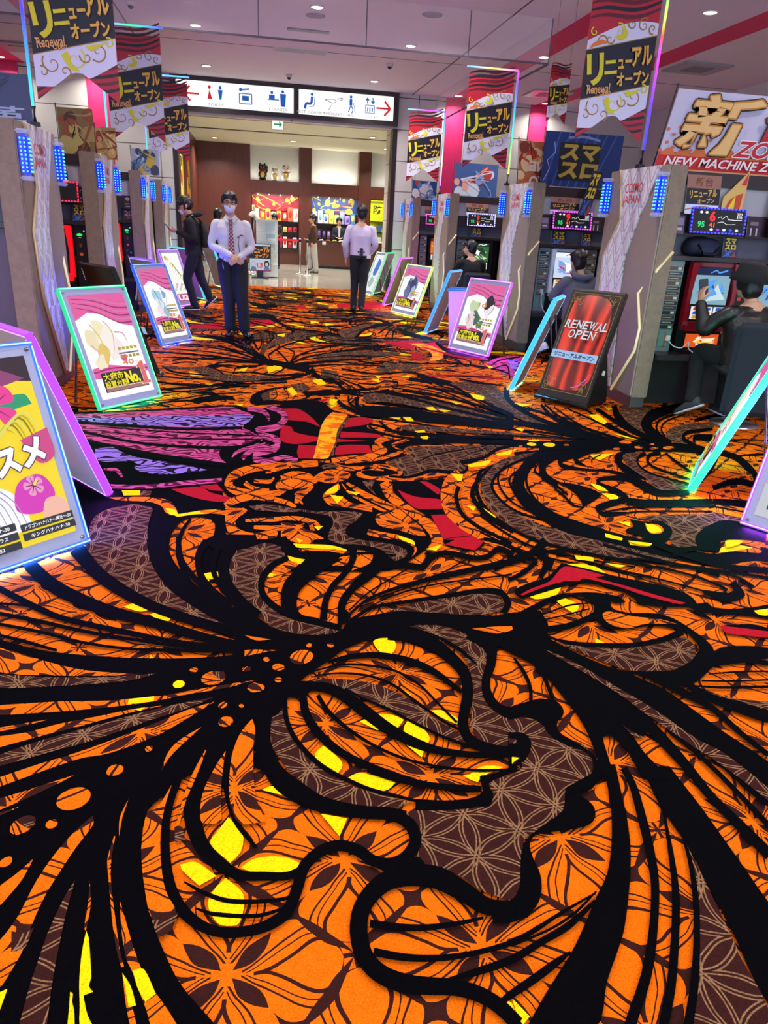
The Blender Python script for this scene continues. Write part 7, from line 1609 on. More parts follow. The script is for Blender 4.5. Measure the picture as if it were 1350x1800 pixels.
stand(-1.32, 12.9, 1.0, .52, .94, .36, '#a050ff', u2, 'violet-edged LED poster stand with white poster reading U2 behind the phone user', 3.6)
stand(-.93, 14.35, LF, .60, .94, .35, '#30c0d0', plain, 'cyan-edged LED poster stand seen from behind, behind the U2 poster', 3)
stand(-.62, 17.0, rad(120), .55, .94, .35, '#40b8ff', plain, 'cyan-edged LED poster stand near the entrance, between the phone user and the masked man', 4)
def rp(px, py, w_): return (px+.507*w_, py+.862*w_)
for px, py, w_, c, l, s in ((2.43, 6.72, .58, '#30b0ff', 'sky-blue edged LED poster stand seen from behind, left of the renewal sign', 4.5), (2.416, 10.58, .6, '#3090ff', 'blue-edged LED poster stand seen from behind, left of the plastic bin', 4.5), (2.40, 14.3, .7, '#c050ff', 'violet-edged LED poster stand seen from behind, beside the yellow-green edged one', 4)):
    x, y = rp(px, py, w_); stand(x, y, RF, w_, .94, .35, c, plain, l, s)
def cool(a, W, H): a.rect(0, 0, W, H, ink('#e8eef4', .9)); a.blob([(W*.3, H*.5), (W*.5, H*.9), (W*.9, H*.8), (W*.7, H*.45)], ink('#3a78d8', .8)); a.blob([(W*.1, H*.2), (W*.4, H*.4), (W*.8, H*.3), (W*.5, H*.1)], ink('#a8c8b8', .8))
stand(2.35, 16.75, rad(-75), .52, .94, .35, '#a0f0b0', cool, 'pale green edged LED poster stand next to the white-shirted man at the entrance', 1.6); stand(2.82, 17.25, RF, .5, .94, .35, '#40e090', cool, 'green-edged LED poster stand seen from behind against the entrance wall', 1.6)
def teal_art(a, W, H): curtain_poster(W, H, 0, blond, gnl, '8')(a, W, H)
w_ = .64; stand(2.62+.588*w_, 3.83+.809*w_, rad(-126), w_, .94, .35, '#10d8a8', teal_art, 'teal-edged LED poster stand seen edge-on at the right picture edge', 4.5)
def pinkart(a, W, H):
    a.rect(0, 0, W, H, ink('#e890b8', .85)); a.blob([(W*.1, H*.4), (W*.2, H*.8), (W*.6, H*.92), (W*.9, H*.7), (W*.8, H*.35), (W*.4, H*.3)], ink('#f8e4ec', .9)); [a.stroke([(0, H*(.98-.05*q)), (W*.5, H*(.93-.05*q)), (W, H*(.97-.07*q))], .01, ink('#b84888', .7)) for q in range(4)]
    a.rect(0, 0, W, H*.22, ink('#c8ccd0', .8)); no1(a, W, H)
stand(2.606, 3.30, rad(-57), .6, .94, .34, '#a050ff', pinkart, 'white-violet edged LED poster stand cut by the right picture edge', 5)
# ------------------------------------------------------------ digital signage boards
def damask():
    m, b = newmat('curtain_screen', .25); x, y, z, v = coords(); n = N('ShaderNodeTexWave', wave_type='BANDS', bands_direction='X'); n.inputs['Scale'].default_value = 2.1; n.inputs['Distortion'].default_value = 9; n.inputs['Detail'].default_value = 2; n.inputs['Detail Scale'].default_value = 1.6
    mp = N('ShaderNodeMapping'); mp.inputs['Scale'].default_value = (1, 1, .22); X.nt.links.new(v, mp.inputs[0]); X.nt.links.new(mp.outputs[0], n.inputs['Vector'])
    r = N('ShaderNodeValToRGB'); X.nt.links.new(n.outputs[1], r.inputs[0]); e = r.color_ramp.elements; e[0].color = (*lin('#5c0a08'), 1); e[1].color = (*lin('#c83018'), 1); e[0].position = .1
    X.nt.links.new(r.outputs[0], b.inputs['Base Color']); X.nt.links.new(r.outputs[0], b.inputs['Emission Color']); b.inputs['Emission Strength'].default_value = .42; return m
M_CURT = damask()
def renewal(a, w_, h):
    dk = ink('#3a2018', .12); gd = ink('#c09a50', .5); a.rect(.0, .0, w_, h, dk)
    a.blob([(w_*.08, h*.1), (w_*.08, h*.5), (w_*.1, h*.88), (w_*.3, h*.96), (w_*.55, h*.97), (w_*.82, h*.9), (w_*.92, h*.7), (w_*.92, h*.2), (w_*.75, h*.07), (w_*.4, h*.04)], M_CURT)
    for q, c in ((.02, gd), (.032, ink('#6a5030', .3))):
        for p in (((q, q), (w_-q, q)), ((w_-q, q), (w_-q, h-q)), ((w_-q, h-q), (q, h-q)), ((q, h-q), (q, q))): a.stroke(p, .004, c, 1)
    rg = random.Random(4)
    for cx, cz, sx, sz in ((.04, .04, 1, 1), (w_-.04, .04, -1, 1), (.04, h-.04, 1, -1), (w_-.04, h-.04, -1, -1)):
        for i in range(9): u, v = rg.uniform(0, .09), rg.uniform(0, .09); a.stroke([(cx+sx*(u+.018*math.cos(t)), cz+sz*(v+.018*math.sin(t))) for t in (0, 1.2, 2.4, 3.6, 4.6)], [.005, .002], gd, 3)
    si = ink('#d4dce4', .9); sh = ink('#4a1414')
    def serif(s, x, z, W, H):
        n = len(s); cw = [{'W': 1.35, 'L': .95, 'O': 1.15, 'N': 1.1}.get(c, 1.0) for c in s]; tot = sum(cw); cx = x-W/2
        for c, k in zip(s, cw):
            w1 = W*k/tot; mx = cx+w1/2
            for m_, dx, dz in ((sh, .004, -.005), (si, 0, 0)):
                a.text(c, mx+dx, z+dz, w1*.78, H, m_, .01, .12)
                for fx, fz in {'R': ((-.3, -.5), (-.3, .5), (.36, -.5)), 'E': ((-.3, -.5), (-.3, .5)), 'N': ((-.34, -.5), (-.34, .5), (.34, .5)), 'W': ((-.4, .5), (.4, .5)), 'A': ((-.38, -.5), (.38, -.5)), 'L': ((-.3, -.5), (-.3, .5)), 'P': ((-.3, -.5), (-.3, .5)), 'O': ()}[c]:
                    px = mx+dx+fx*w1+(fz+.5)*H*.12-.0; pz = z+dz+fz*H; a.rect(px-w1*.16, pz-.003, px+w1*.16, pz+.003, m_)
            cx += w1
    serif('RENEWAL', w_*.52, h*.668, w_*.88, h*.074); serif('OPEN', w_*.50, h*.572, w_*.56, h*.078); a.stroke([(w_*.7, h*.53), (w_*.82, h*.57), (w_*.78, h*.6)], .004, gd)
    a.rect(w_*.05, h*.325, w_*.97, h*.40, ink('#9cc4f0', .8)); a.text('リニューアルオープン', w_*.51, h*.363, w_*.80, h*.042, ink('#0c1430'), .045, .08)
    for i in range(16): t = i/15; a.disc(w_*(.66+.28*t), h*(.07+.14*t*t), .005, .005, ink('#b080ff', .8))
def signage(x, y, az, w_, h, tilt, art, label):
    t = thing('digital_signboard', label, 'signboard', (x, y, .06), (-tilt, 0, az)); ct, st = math.cos(tilt), math.sin(tilt)
    MB().box(0, 0, 0, w_, .05, h, bev=.006).build('bezel', mat('signboard_bezel', '#17120f', .3), t)
    if art: a = Art([]); art(a, w_-.03, h-.07); a.done('screen', t, (.015, -.001, .05))
    L = lambda u, b, z: (u, b*ct-st*0+(-st)*z, b*st+ct*z)        # world-upright coordinates in the tilted frame
    pts = lambda u: [L(u, .02, -.03), L(u, .42, -.03), L(u, .40, .12), L(u, .26, .55)]
    vs = pts(.04)+pts(w_-.04); MB().add(vs, [(0, 1, 2, 3), (4, 7, 6, 5), (0, 4, 5, 1), (1, 5, 6, 2), (2, 6, 7, 3), (3, 7, 4, 0)]).build('battery_case', M_BLACK, t)
    MB().tube([L(0, -.015, -.012), L(w_, -.015, -.012)], .02, 10).build('foot_rail', mat('rail_dark', '#2c2c30', .35), t)
    for u in (.06, w_-.06):
        for b in (.04, .36): MB().cyl(L(u-.012, b, -.04), L(u+.012, b, -.04), .02, 14).build('caster', M_BLACK, t)
    MB().box(w_-.004, .075, .30, w_+.01, .10, .34).build('latch', M_WHITE, t); return t
signage(2.559, 6.341, -.948, .534, 1.024, .397, renewal, 'dark-framed digital signboard showing RENEWAL OPEN on a red curtain')
signage(-.90, 7.06, rad(127), .55, 1.02, .37, renewal, 'black digital signboard seen from behind, behind the green-edged poster stand')
# ------------------------------------------------------------ plastic bin behind the magenta-edged stand
t = thing('storage_bin', 'pale translucent plastic bin with blue-lit rim behind the magenta-edged poster stand', 'bin', (2.82, 9.95, 0), (0, 0, rad(-25)))
M_BIN = mat('translucent_plastic', '#c8d0e8', .3, alpha=.75)
def ring(z, h_): return [(-h_, -h_*.8, z), (h_, -h_*.8, z), (h_, h_*.8, z), (-h_, h_*.8, z)]
v = ring(0, .16)+ring(.68, .21)+ring(.68, .195)+ring(.02, .15); MB().add(v, [(0, 1, 5, 4), (1, 2, 6, 5), (2, 3, 7, 6), (3, 0, 4, 7), (4, 5, 9, 8), (5, 6, 10, 9), (6, 7, 11, 10), (7, 4, 8, 11), (8, 9, 13, 12), (9, 10, 14, 13), (10, 11, 15, 14), (11, 8, 12, 15), (12, 13, 14, 15), (3, 2, 1, 0)]).build('body', M_BIN, t)
MB().tube([(-.215, -.175, .69), (.215, -.175, .69), (.215, .175, .69), (-.215, .175, .69)], .016, 8, closed=True).build('rim', led('#3080ff', .9), t); MB().box(-.17, -.13, .1, .17, .13, .6, bev=.03).build('liner', mat('blue_liner', '#2c6ad8', .5), t)  # rim is no lamp: its emission stands in for blue light on it
# ------------------------------------------------------------ people
def fuse(mb, vox, it=4):
    me = bpy.data.meshes.new('tmp'); me.from_pydata(mb.v, [], mb.f); bm = bmesh.new(); bm.from_mesh(me); bmesh.ops.recalc_face_normals(bm, faces=bm.faces[:]); bm.to_mesh(me); bm.free()
    o = bpy.data.objects.new('tmp', me); COL.objects.link(o)
    r = o.modifiers.new('r', 'REMESH'); r.mode = 'VOXEL'; r.voxel_size = vox; r.use_smooth_shade = True
    s = o.modifiers.new('s', 'SMOOTH'); s.iterations = it; s.factor = .5
    m2 = bpy.data.meshes.new_from_object(o.evaluated_get(bpy.context.evaluated_depsgraph_get())); bpy.data.objects.remove(o); bpy.data.meshes.remove(me); return m2
def limb(mb, pts, rs, n=14):
    P = spl(pts, 6, corner=170); k = len(P); R_ = []
    for i in range(k):
        q = i/(k-1)*(len(rs)-1); a = min(int(q), len(rs)-2); R_.append(rs[a]+(rs[a+1]-rs[a])*(q-a))
    mb.tube(P, R_, n)
    for e, r in ((P[0], R_[0]), (P[-1], R_[-1])): mb.ell(e, (r, r, r), 12, 8)
def put_mesh(name, me, m, parent): me.materials.clear(); me.materials.append(m); return link(name, me, parent)
SKIN = mat('skin', '#c89878', .55); HAIR = mat('black_hair', '#0e0c0d', .45); M_EYE = mat('eye_dark', '#120c0a', .3)
def cloth(n, c, r=.85):
    if n in MATS: return MATS[n]
    m, b = newmat(n, r); x, y, z, v = coords(); f, _ = noise(v, 9, 3, .6); out_color(b, mix(F('MULTIPLY', f, .5), c, '#%02x%02x%02x' % tuple(int(int(c[i:i+2], 16)*.72) for i in (1, 3, 5)))); return m
def V3(*a): return Vector(a)
def head_on(body, H, fwd=(0, -1, 0), tilt=0.0, s=1.07):
    # H: centre of the skull, fwd: where the face looks (unit), adds head volume to the body builder and returns its frame
    f = Vector(fwd).normalized(); r = f.cross(Vector((0, 0, 1))).normalized(); u = r.cross(f).normalized(); B = Matrix((r, -f, u)).transposed()
    if tilt: B = B @ Matrix.Rotation(tilt, 3, 'X')
    w = lambda x, y, z: Vector(H)+B @ (Vector((x, y, z))*s); e = B.to_euler()
    body.ell(w(0, .012, .025), (.076*s, .094*s, .10*s), 20, 14, rot=e); body.ell(w(0, -.022, -.045), (.062*s, .066*s, .075*s), 18, 12, rot=e); body.ell(w(0, -.045, -.085), (.035*s, .032*s, .028*s), 12, 8, rot=e)
    body.ell(w(0, -.098, -.028), (.013*s, .02*s, .026*s), 10, 8, rot=e)
    for sx in (-1, 1): body.ell(w(sx*.077, .012, -.012), (.012*s, .022*s, .033*s), 10, 8, rot=e)
    return w, e, s
def face(t, fr, mouth=True, body=None):
    w, e, s = fr
    for sx in (-1, 1):
        MB().ell(w(sx*.030, -.083, .008), (.013*s, .007*s, .007*s), 10, 6, rot=e).build('eye', M_EYE, body or t); MB().ell(w(sx*.031, -.086, .03), (.018*s, .006*s, .0045*s), 10, 6, rot=e).build('eyebrow', HAIR, body or t)
    if mouth: MB().ell(w(0, -.087, -.068), (.022*s, .006*s, .006*s), 10, 6, rot=e).build('mouth', mat('lip', '#a0584c', .5), body or t)
def hair_mesh(fr, style='short', seed=1):
    w, e, s = fr; mb = MB(); rg = random.Random(seed)
    mb.ell(w(0, .022, .052), (.087*s, .102*s, .084*s), 20, 14, rot=e); mb.ell(w(0, .055, -.012), (.081*s, .066*s, .09*s), 18, 12, rot=e)
    for sx in (-1, 1): mb.ell(w(sx*.076, .008, .03), (.018*s, .05*s, .05*s), 10, 8); mb.ell(w(sx*.045, -.062, .082), (.036*s, .026*s, .022*s), 10, 8, rot=Euler((0, sx*.5, 0)))
    for i in range(46):
        a = rg.uniform(0, 2*PI); q = rg.uniform(.2, 1.05); mb.ell(w(.084*math.cos(a)*q, .024+.095*math.sin(a)*q, .05+.078*(1-q*q)+rg.uniform(-.02, .0)), (.017*s, .02*s, .024*s), 8, 6, rot=Euler((rg.uniform(-.8, .8), rg.uniform(-.8, .8), 0)))
    if style in ('fringe', 'long', 'bob'):
        for i in range(7): mb.ell(w(-.06+.02*i, -.066+.006*abs(i-3), .052), (.018*s, .018*s, .034*s), 8, 6)
        for sx in (-1, 1): mb.ell(w(sx*.074, -.005, .0), (.018*s, .05*s, .06*s), 10, 8)
    if style == 'long': mb.ell(w(0, .06, -.1), (.08*s, .05*s, .12*s), 14, 10, rot=e)
    if style == 'bob': mb.ell(w(0, .05, -.05), (.085*s, .07*s, .08*s), 14, 10, rot=e)
    return fuse(mb, .009, 3)
def hand(mb, wr, d, palm, thumb, curl=.35, s=1.0):
    # wrist, pointing direction, palm normal, thumb side
    d = Vector(d).normalized(); p = Vector(palm); p = (p-d*p.dot(d)).normalized(); t = d.cross(p).normalized()
    if t.dot(Vector(thumb)) < 0: t = -t
    wr = Vector(wr)
    mb.loft([(wr-d*.02, t*.024*s, p*.02*s), (wr+d*.02*s, t*.034*s, p*.017*s), (wr+d*.06*s, t*.042*s, p*.016*s), (wr+d*.088*s, t*.040*s, p*.013*s)], n=14)
    for k, L in ((1.5, .068), (.5, .078), (-.5, .073), (-1.5, .057)):
        b = wr+d*.082*s+t*.0195*k*s; q = b; an = 0; pts = [q]
        for seg in (.45, .3, .25):
            an += curl; q = q+(d*math.cos(an)+p*math.sin(an)+t*.02*k*seg)*L*seg*s; pts.append(q)
        limb(mb, pts, [.0098*s, .0092*s, .0085*s, .0072*s], 8)
    b = wr+d*.025*s+t*.032*s; limb(mb, [b, b+(d*.6+t*.7+p*.25)*.035*s, b+(d*1.0+t*.75+p*.5)*.058*s], [.012*s, .011*s, .009*s], 8)
def shoe(t, ank, d, m, sole=None, lift=0.0):
    d = Vector((d[0], d[1], 0)).normalized(); r = Vector((d.y, -d.x, 0)); U = Vector((0, 0, 1)); dz = d*math.cos(lift)-U*math.sin(lift); uz = U*math.cos(lift)+d*math.sin(lift); a = Vector(ank)
    q = lambda f, h: a+dz*f+uz*(h-.085)
    o = MB().loft([(q(-.075, .04), r*.02, uz*.03), (q(-.06, .05), r*.036, uz*.05), (q(0, .055), r*.041, uz*.054), (q(.07, .042), r*.043, uz*.04), (q(.13, .034), r*.043, uz*.032), (q(.175, .028), r*.03, uz*.024), (q(.195, .022), r*.012, uz*.012)], n=16).build('shoe', m, t)
    if sole: MB().loft([(q(-.082, .012), r*.02, uz*.012), (q(-.06, .012), r*.04, uz*.012), (q(.08, .012), r*.047, uz*.012), (q(.17, .012), r*.036, uz*.012), (q(.2, .014), r*.012, uz*.01)], n=14).build('sole', sole, o)
def torso(mb, hip, chest, neck, rx, wide=(.165, .155, .19, .2), dep=(.115, .105, .12, .1)):
    h, c, n = Vector(hip), Vector(chest), Vector(neck); X_ = Vector(rx).normalized(); ax = (n-h).normalized(); Y_ = ax.cross(X_).normalized()
    pts = [h, h.lerp(c, .5), c, c.lerp(n, .42)]
    rings = [(p, X_*a, Y_*b) for p, a, b in zip(pts, wide, dep)]
    mb.loft([(h-ax*.04, X_*wide[0]*.98, Y_*dep[0])]+rings+[(c.lerp(n, .66), X_*wide[3]*.83, Y_*.088), (c.lerp(n, .85), X_*.108, Y_*.072), (n, X_*.062, Y_*.06)], n=24)
def figure(name, label, J, colors, opts):
    """J: joints. One continuous body, clothing and hair as its parts."""
    t = thing(name, label, 'person', J['at']); g = lambda k: Vector(J[k])
    body = MB(); fr = head_on(body, g('head'), J.get('look', (0, -1, 0)), J.get('tilt', 0))
    limb(body, [g('neck')-V3(0, 0, .05), g('neck').lerp(g('head'), .6)], [.056, .052])
    for s in 'LR':
        limb(body, [g('sh'+s)-V3(0, 0, .05), g('el'+s), g('wr'+s)], [.038, .035, .025])
        limb(body, [g('hip'+s), g('kn'+s), g('an'+s)], [.075, .052, .036])
        h = J['hand'+s]; hand(body, g('wr'+s), *h)
    torso(body, g('hipc'), g('chest'), g('neck'), g('shL')-g('shR'), (.14, .13, .15, .14), (.095, .085, .095, .08))
    b = put_mesh('body', fuse(body, opts.get('vox', .0055), 3), SKIN, t)
    sh = MB(); torso(sh, g('hipc')+V3(0, 0, opts.get('hem', .04)), g('chest'), g('neck')-V3(0, 0, .005), g('shL')-g('shR'), *opts.get('girth', ((.172, .165, .19, .2), (.125, .118, .128, .11))))
    for s in 'LR':
        ew = g('el'+s).lerp(g('wr'+s), .9)
        limb(sh, [g('chest').lerp(g('sh'+s), .7)+V3(0, 0, .01), g('sh'+s)-V3(0, 0, .038), g('sh'+s).lerp(g('el'+s), .5), g('el'+s), g('el'+s).lerp(g('wr'+s), .5), ew], [k*opts.get('sleeve', 1) for k in (.05, .058, .055, .05, .045, .038)])
    top = put_mesh(opts.get('top', 'shirt'), fuse(sh, .009, 5), colors['top'], t)
    tr = MB(); X_ = (g('hipL')-g('hipR')).normalized()
    hw = opts.get('hips', .158)
    tr.loft([(g('hipc')+V3(0, 0, .085), X_*hw*.98, V3(X_.y, -X_.x, 0)*.112), (g('hipc')+V3(0, 0, .02), X_*hw*1.04, V3(X_.y, -X_.x, 0)*.122), (g('hipc')-V3(0, 0, .06), X_*hw*1.03, V3(X_.y, -X_.x, 0)*.12)], n=22)
    for s in 'LR':
        kd = opts.get('leg', (.098, .09, .074, .066, .064)); limb(tr, [g('hip'+s), g('hip'+s).lerp(g('kn'+s), .5), g('kn'+s), g('kn'+s).lerp(g('an'+s), .5), g('an'+s)+V3(0, 0, -.02)+(g('kn'+s)-g('an'+s)).normalized()*.03], kd)
    tro = put_mesh('trousers', fuse(tr, .010, 5), colors['bottom'], t)
    for s in 'LR': shoe(t, g('an'+s), J.get('foot'+s, J.get('look', (0, -1, 0))), colors['shoe'], colors.get('sole'), J.get('lift'+s, 0))
    if opts.get('hair', 'short'): put_mesh('hair', hair_mesh(fr, opts.get('hair', 'short')), colors.get('hair', HAIR), t)
    return t, fr, b, top, tro
WHITE_SH = cloth('white_shirt', '#dcd8e4', .8); BLK_TR = cloth('black_trousers', '#131318', .85); BLK_SHOE = mat('black_shoe', '#101014', .3); BLK_HOOD = cloth('black_hoodie', '#14141a', .9)
def tie_mat():
    m, b = newmat('plaid_tie', .6); x, y, z, v = coords(); p = F('ABSOLUTE', F('WRAP', x + z, .022, -.022)).lt(.009); q = F('ABSOLUTE', F('WRAP', x - z, .022, -.022)).lt(.009)
    out_color(b, mix(F('MULTIPLY', p, q), mix(F('MAXIMUM', p, q), '#c8b4b0', '#8c2434'), '#2a1418')); return m
# masked man walking towards the viewer, hands clasped
J = dict(at=(-.30, 9.93, 0), head=(-.01, -.03, 1.615), neck=(0, 0, 1.465), look=(.05, -1, -.03), shL=(.185, 0, 1.405), shR=(-.185, .0, 1.405), elL=(.245, -.02, 1.11), elR=(-.24, -.02, 1.12), wrL=(.085, -.205, .985), wrR=(.015, -.185, 1.0),
         handL=((-.75, -.15, -.45), (0, .95, -.2), (0, 0, 1), .5), handR=((.8, -.25, -.5), (0, .9, .1), (0, 0, 1), .3), chest=(0, 0, 1.25), hipc=(.01, .02, .93), hipL=(.10, .02, .90), hipR=(-.085, .02, .90), knL=(.115, -.06, .50), knR=(-.05, .0, .49), anL=(.145, -.02, .085), anR=(-.045, .06, .10), footL=(.25, -1, 0), footR=(-.1, -1, 0), liftR=.12)
t, fr, b, top, tro = figure('person', 'masked person in white shirt and plaid tie, hands clasped, facing the viewer', J, dict(top=WHITE_SH, bottom=BLK_TR, shoe=BLK_SHOE), dict(hair='short', leg=(.108, .1, .084, .076, .074)))
face(t, fr, False, b); w_, e_, s_ = fr
mk = MB(); rg = []
for zz, hw, yy in ((-.018, .063, -.088), (-.035, .066, -.104), (-.06, .063, -.108), (-.085, .05, -.095), (-.108, .03, -.07)): rg.append([w_(hw*math.sin(a), yy+.062*(1-math.cos(a)), zz) for a in [rad(-80+16*i) for i in range(11)]])
vs = [p for r in rg for p in r]; n = 11; mk.smooth = True; mk.add(vs, [(i*n+j, i*n+j+1, (i+1)*n+j+1, (i+1)*n+j) for i in range(len(rg)-1) for j in range(n-1)]); o = mk.build('face_mask', mat('mask_white', '#dcdcf0', .8), t); md = o.modifiers.new('thick', 'SOLIDIFY'); md.thickness = .003
gl = MB()
for sx in (-1, 1): gl.tube([w_(sx*.033+.027*math.cos(a), -.097, .006+.019*math.sin(a)) for a in [i*PI/8 for i in range(16)]], .003, 6, closed=True)
o = gl.build('glasses', M_BLACK, t); MB().tube([w_(-.06, -.09, .01), w_(-.08, 0, .012)], .0025, 6).tube([w_(.06, -.09, .01), w_(.08, 0, .012)], .0025, 6).tube([w_(-.008, -.1, .01), w_(.008, -.1, .01)], .0025, 6).build('glasses_arm', M_BLACK, o)
MB().prism([(-.028, 1.43), (.028, 1.43), (.02, 1.385), (.042, 1.02), (.0, .975), (-.042, 1.02), (-.02, 1.385)], -.142, -.128).build('necktie', tie_mat(), t)
for sx in (-1, 1): MB().add([(0, -.112, 1.435), (sx*.062, -.075, 1.485), (sx*.085, -.09, 1.44), (sx*.038, -.135, 1.385), (0, -.105, 1.43), (sx*.06, -.065, 1.48), (sx*.085, -.08, 1.435), (sx*.038, -.125, 1.385)], [(0, 1, 2, 3), (7, 6, 5, 4), (0, 3, 7, 4), (1, 0, 4, 5), (2, 1, 5, 6), (3, 2, 6, 7)]).build('collar', WHITE_SH, top)
MB().tube([(.08, -.13, 1.22), (.12, -.135, 1.25), (.15, -.13, 1.245)], .008, 6).build('microphone', M_BLACK, t); MB().tube([(.10, -.135, 1.23), (.09, -.14, 1.15), (.10, -.14, 1.05)], .004, 6).build('cord', M_BLACK, t)
MB().loft([((.01, .02, .985), (.165, 0, 0), (0, .12, 0)), ((.01, .02, 1.02), (.165, 0, 0), (0, .12, 0))]).build('belt', M_BLACK, tro); MB().tube([(-.1, -.11, .98), (-.11, -.13, .9), (-.1, -.13, .84)], .006, 6).build('key_strap', M_STEEL, tro)
# white-shirted man seen from behind
J = dict(at=(1.80, 13.28, 0), head=(.01, .01, 1.63), neck=(0, 0, 1.475), look=(.05, 1, 0), shL=(-.19, 0, 1.41), shR=(.19, 0, 1.41), elL=(-.265, -.02, 1.13), elR=(.255, -.03, 1.13), wrL=(-.24, .06, .90), wrR=(.20, .14, .98), handL=((-.05, .25, -1), (1, .1, 0), (0, 1, 0), .3), handR=((-.4, .6, -.5), (-1, 0, 0), (0, .6, 1), .35),
         chest=(0, 0, 1.26), hipc=(0, 0, .94), hipL=(-.09, 0, .91), hipR=(.09, 0, .91), knL=(-.075, .06, .50), knR=(.065, -.02, .49), anL=(-.085, .05, .085), anR=(.03, -.12, .10), footL=(-.1, 1, 0), footR=(.1, 1, 0), liftR=-.1)
t, fr, b, top, tro = figure('person', 'person in pale shirt and black trousers walking away near the lobby entrance', J, dict(top=cloth('lilac_shirt', '#cfc4dc', .8), bottom=BLK_TR, shoe=BLK_SHOE), dict(hair='short', sleeve=1.12, girth=((.18, .18, .2, .2), (.125, .12, .13, .11))))
face(t, fr, True, b); MB().box(-.03, -.155, .93, .03, -.125, 1.07, bev=.01).build('radio', M_BLACK, t); MB().loft([((0, 0, .985), (.172, 0, 0), (0, .125, 0)), ((0, 0, 1.015), (.172, 0, 0), (0, .125, 0))]).build('belt', M_BLACK, tro); MB().box(.10, -.13, .9, .17, -.11, .96, bev=.005).build('pouch', M_WHITE, t)
# phone user walking to the left
J = dict(at=(-1.0, 12.75, 0), head=(-.095, 0, 1.585), neck=(.0, 0, 1.45), look=(-1, -.12, -.45), shL=(-.01, -.17, 1.39), shR=(-.01, .17, 1.39), elL=(.03, -.23, 1.11), elR=(-.04, .22, 1.12), wrL=(-.22, -.14, 1.20), wrR=(-.2, .1, 1.18), handL=((-1, .05, .15), (.1, .6, .8), (0, 0, 1), .55), handR=((-.9, -.3, .2), (0, 0, 1), (0, -.2, 1), .5),
         chest=(.0, 0, 1.24), hipc=(.02, 0, .92), hipL=(.02, -.085, .89), hipR=(.02, .085, .89), knL=(-.10, -.085, .50), knR=(.11, .085, .48), anL=(.0, -.09, .085), anR=(.24, .09, .2), footL=(-1, -.1, 0), footR=(-1, 0, 0), liftR=.75)
t, fr, b, top, tro = figure('person', 'person in black hooded jacket with backpack walking left while looking at a phone', J, dict(top=BLK_HOOD, bottom=cloth('navy_jeans', '#15172a', .9), shoe=BLK_SHOE, sole=mat('sole_white', '#c8c4c8', .6)), dict(hair='fringe', top='hooded_jacket', sleeve=1.2, hem=-.03, girth=((.175, .175, .195, .2), (.14, .14, .145, .12))))
face(t, fr, False, b); MB().ell(fr[0](0, -.062, -.062), (.052, .05, .048), rot=fr[1]).build('face_mask', mat('mask_white', '#dcdcf0', .8), t)
MB().tube([V3(.05+.1*math.cos(a), .11*math.sin(a), 1.455+.03*math.cos(a)) for a in [i*PI/8 for i in range(16)]], .038, 10, closed=True).build('hood', BLK_HOOD, top)
bp = put_mesh('backpack', fuse(MB().loft([((.20, 0, .98), (0, .13, 0), (.05, 0, 0)), ((.21, 0, 1.05), (0, .15, 0), (.08, 0, 0)), ((.2, 0, 1.22), (0, .15, 0), (.075, 0, 0)), ((.16, 0, 1.38), (0, .11, 0), (.04, 0, 0))]), .01, 4), cloth('backpack_black', '#1b1a1c', .8), t)
for sy in (-1, 1): MB().tube([V3(.15, sy*.12, 1.38), V3(.03, sy*.14, 1.45), V3(-.11, sy*.13, 1.36), V3(-.08, sy*.15, 1.15), V3(.1, sy*.15, 1.03)], .016, 8).build('strap', M_BLACK, bp)
ph = thing('smartphone', 'smartphone held out by the person in the black hooded jacket', 'phone', (-1.345, 12.67, 1.235), (0, rad(-38), rad(10))); MB().box(-.006, -.038, -.06, .006, .038, .09, bev=.004).build('case', M_BLACK, ph); MB().box(.006, -.034, -.055, .0075, .034, .085).build('screen', ink('#6a7894', .6), ph)
# lobby people
J = dict(at=(1.72, 23.25, 0), head=(-.03, 0, 1.525), neck=(0, 0, 1.38), look=(-1, -.15, -.05), shL=(0, -.15, 1.33), shR=(0, .15, 1.33), elL=(.04, -.19, 1.06), elR=(-.02, .19, 1.06), wrL=(.0, -.17, .84), wrR=(-.15, .12, .95), handL=((-.1, 0, -1), (0, 1, 0), (-1, 0, 0), .3), handR=((-1, 0, 0), (0, 0, 1), (0, -1, 0), .4),
         chest=(0, 0, 1.18), hipc=(0, 0, .86), hipL=(0, -.08, .83), hipR=(0, .08, .83), knL=(.04, -.08, .46), knR=(-.14, .08, .49), anL=(.08, -.08, .085), anR=(-.10, .08, .16), footL=(-1, 0, 0), footR=(-1, 0, 0), liftR=.5)
t, fr, b, top, tro = figure('person', 'long-haired person in brown cardigan and pale trousers walking left across the lobby', J, dict(top=cloth('brown_cardigan', '#4c2e18', .9), bottom=cloth('pale_trousers', '#b4b0a8', .9), shoe=mat('grey_shoe', '#54504c', .6)), dict(hair='long', top='cardigan', hem=-.06, vox=.008, leg=(.1, .1, .09, .085, .08)))
face(t, fr, True, b); MB().box(-.17, -.15, .98, -.05, -.06, 1.10, bev=.02).build('shoulder_bag', M_BLACK, t)
VEST = cloth('navy_vest', '#1a2030', .8)
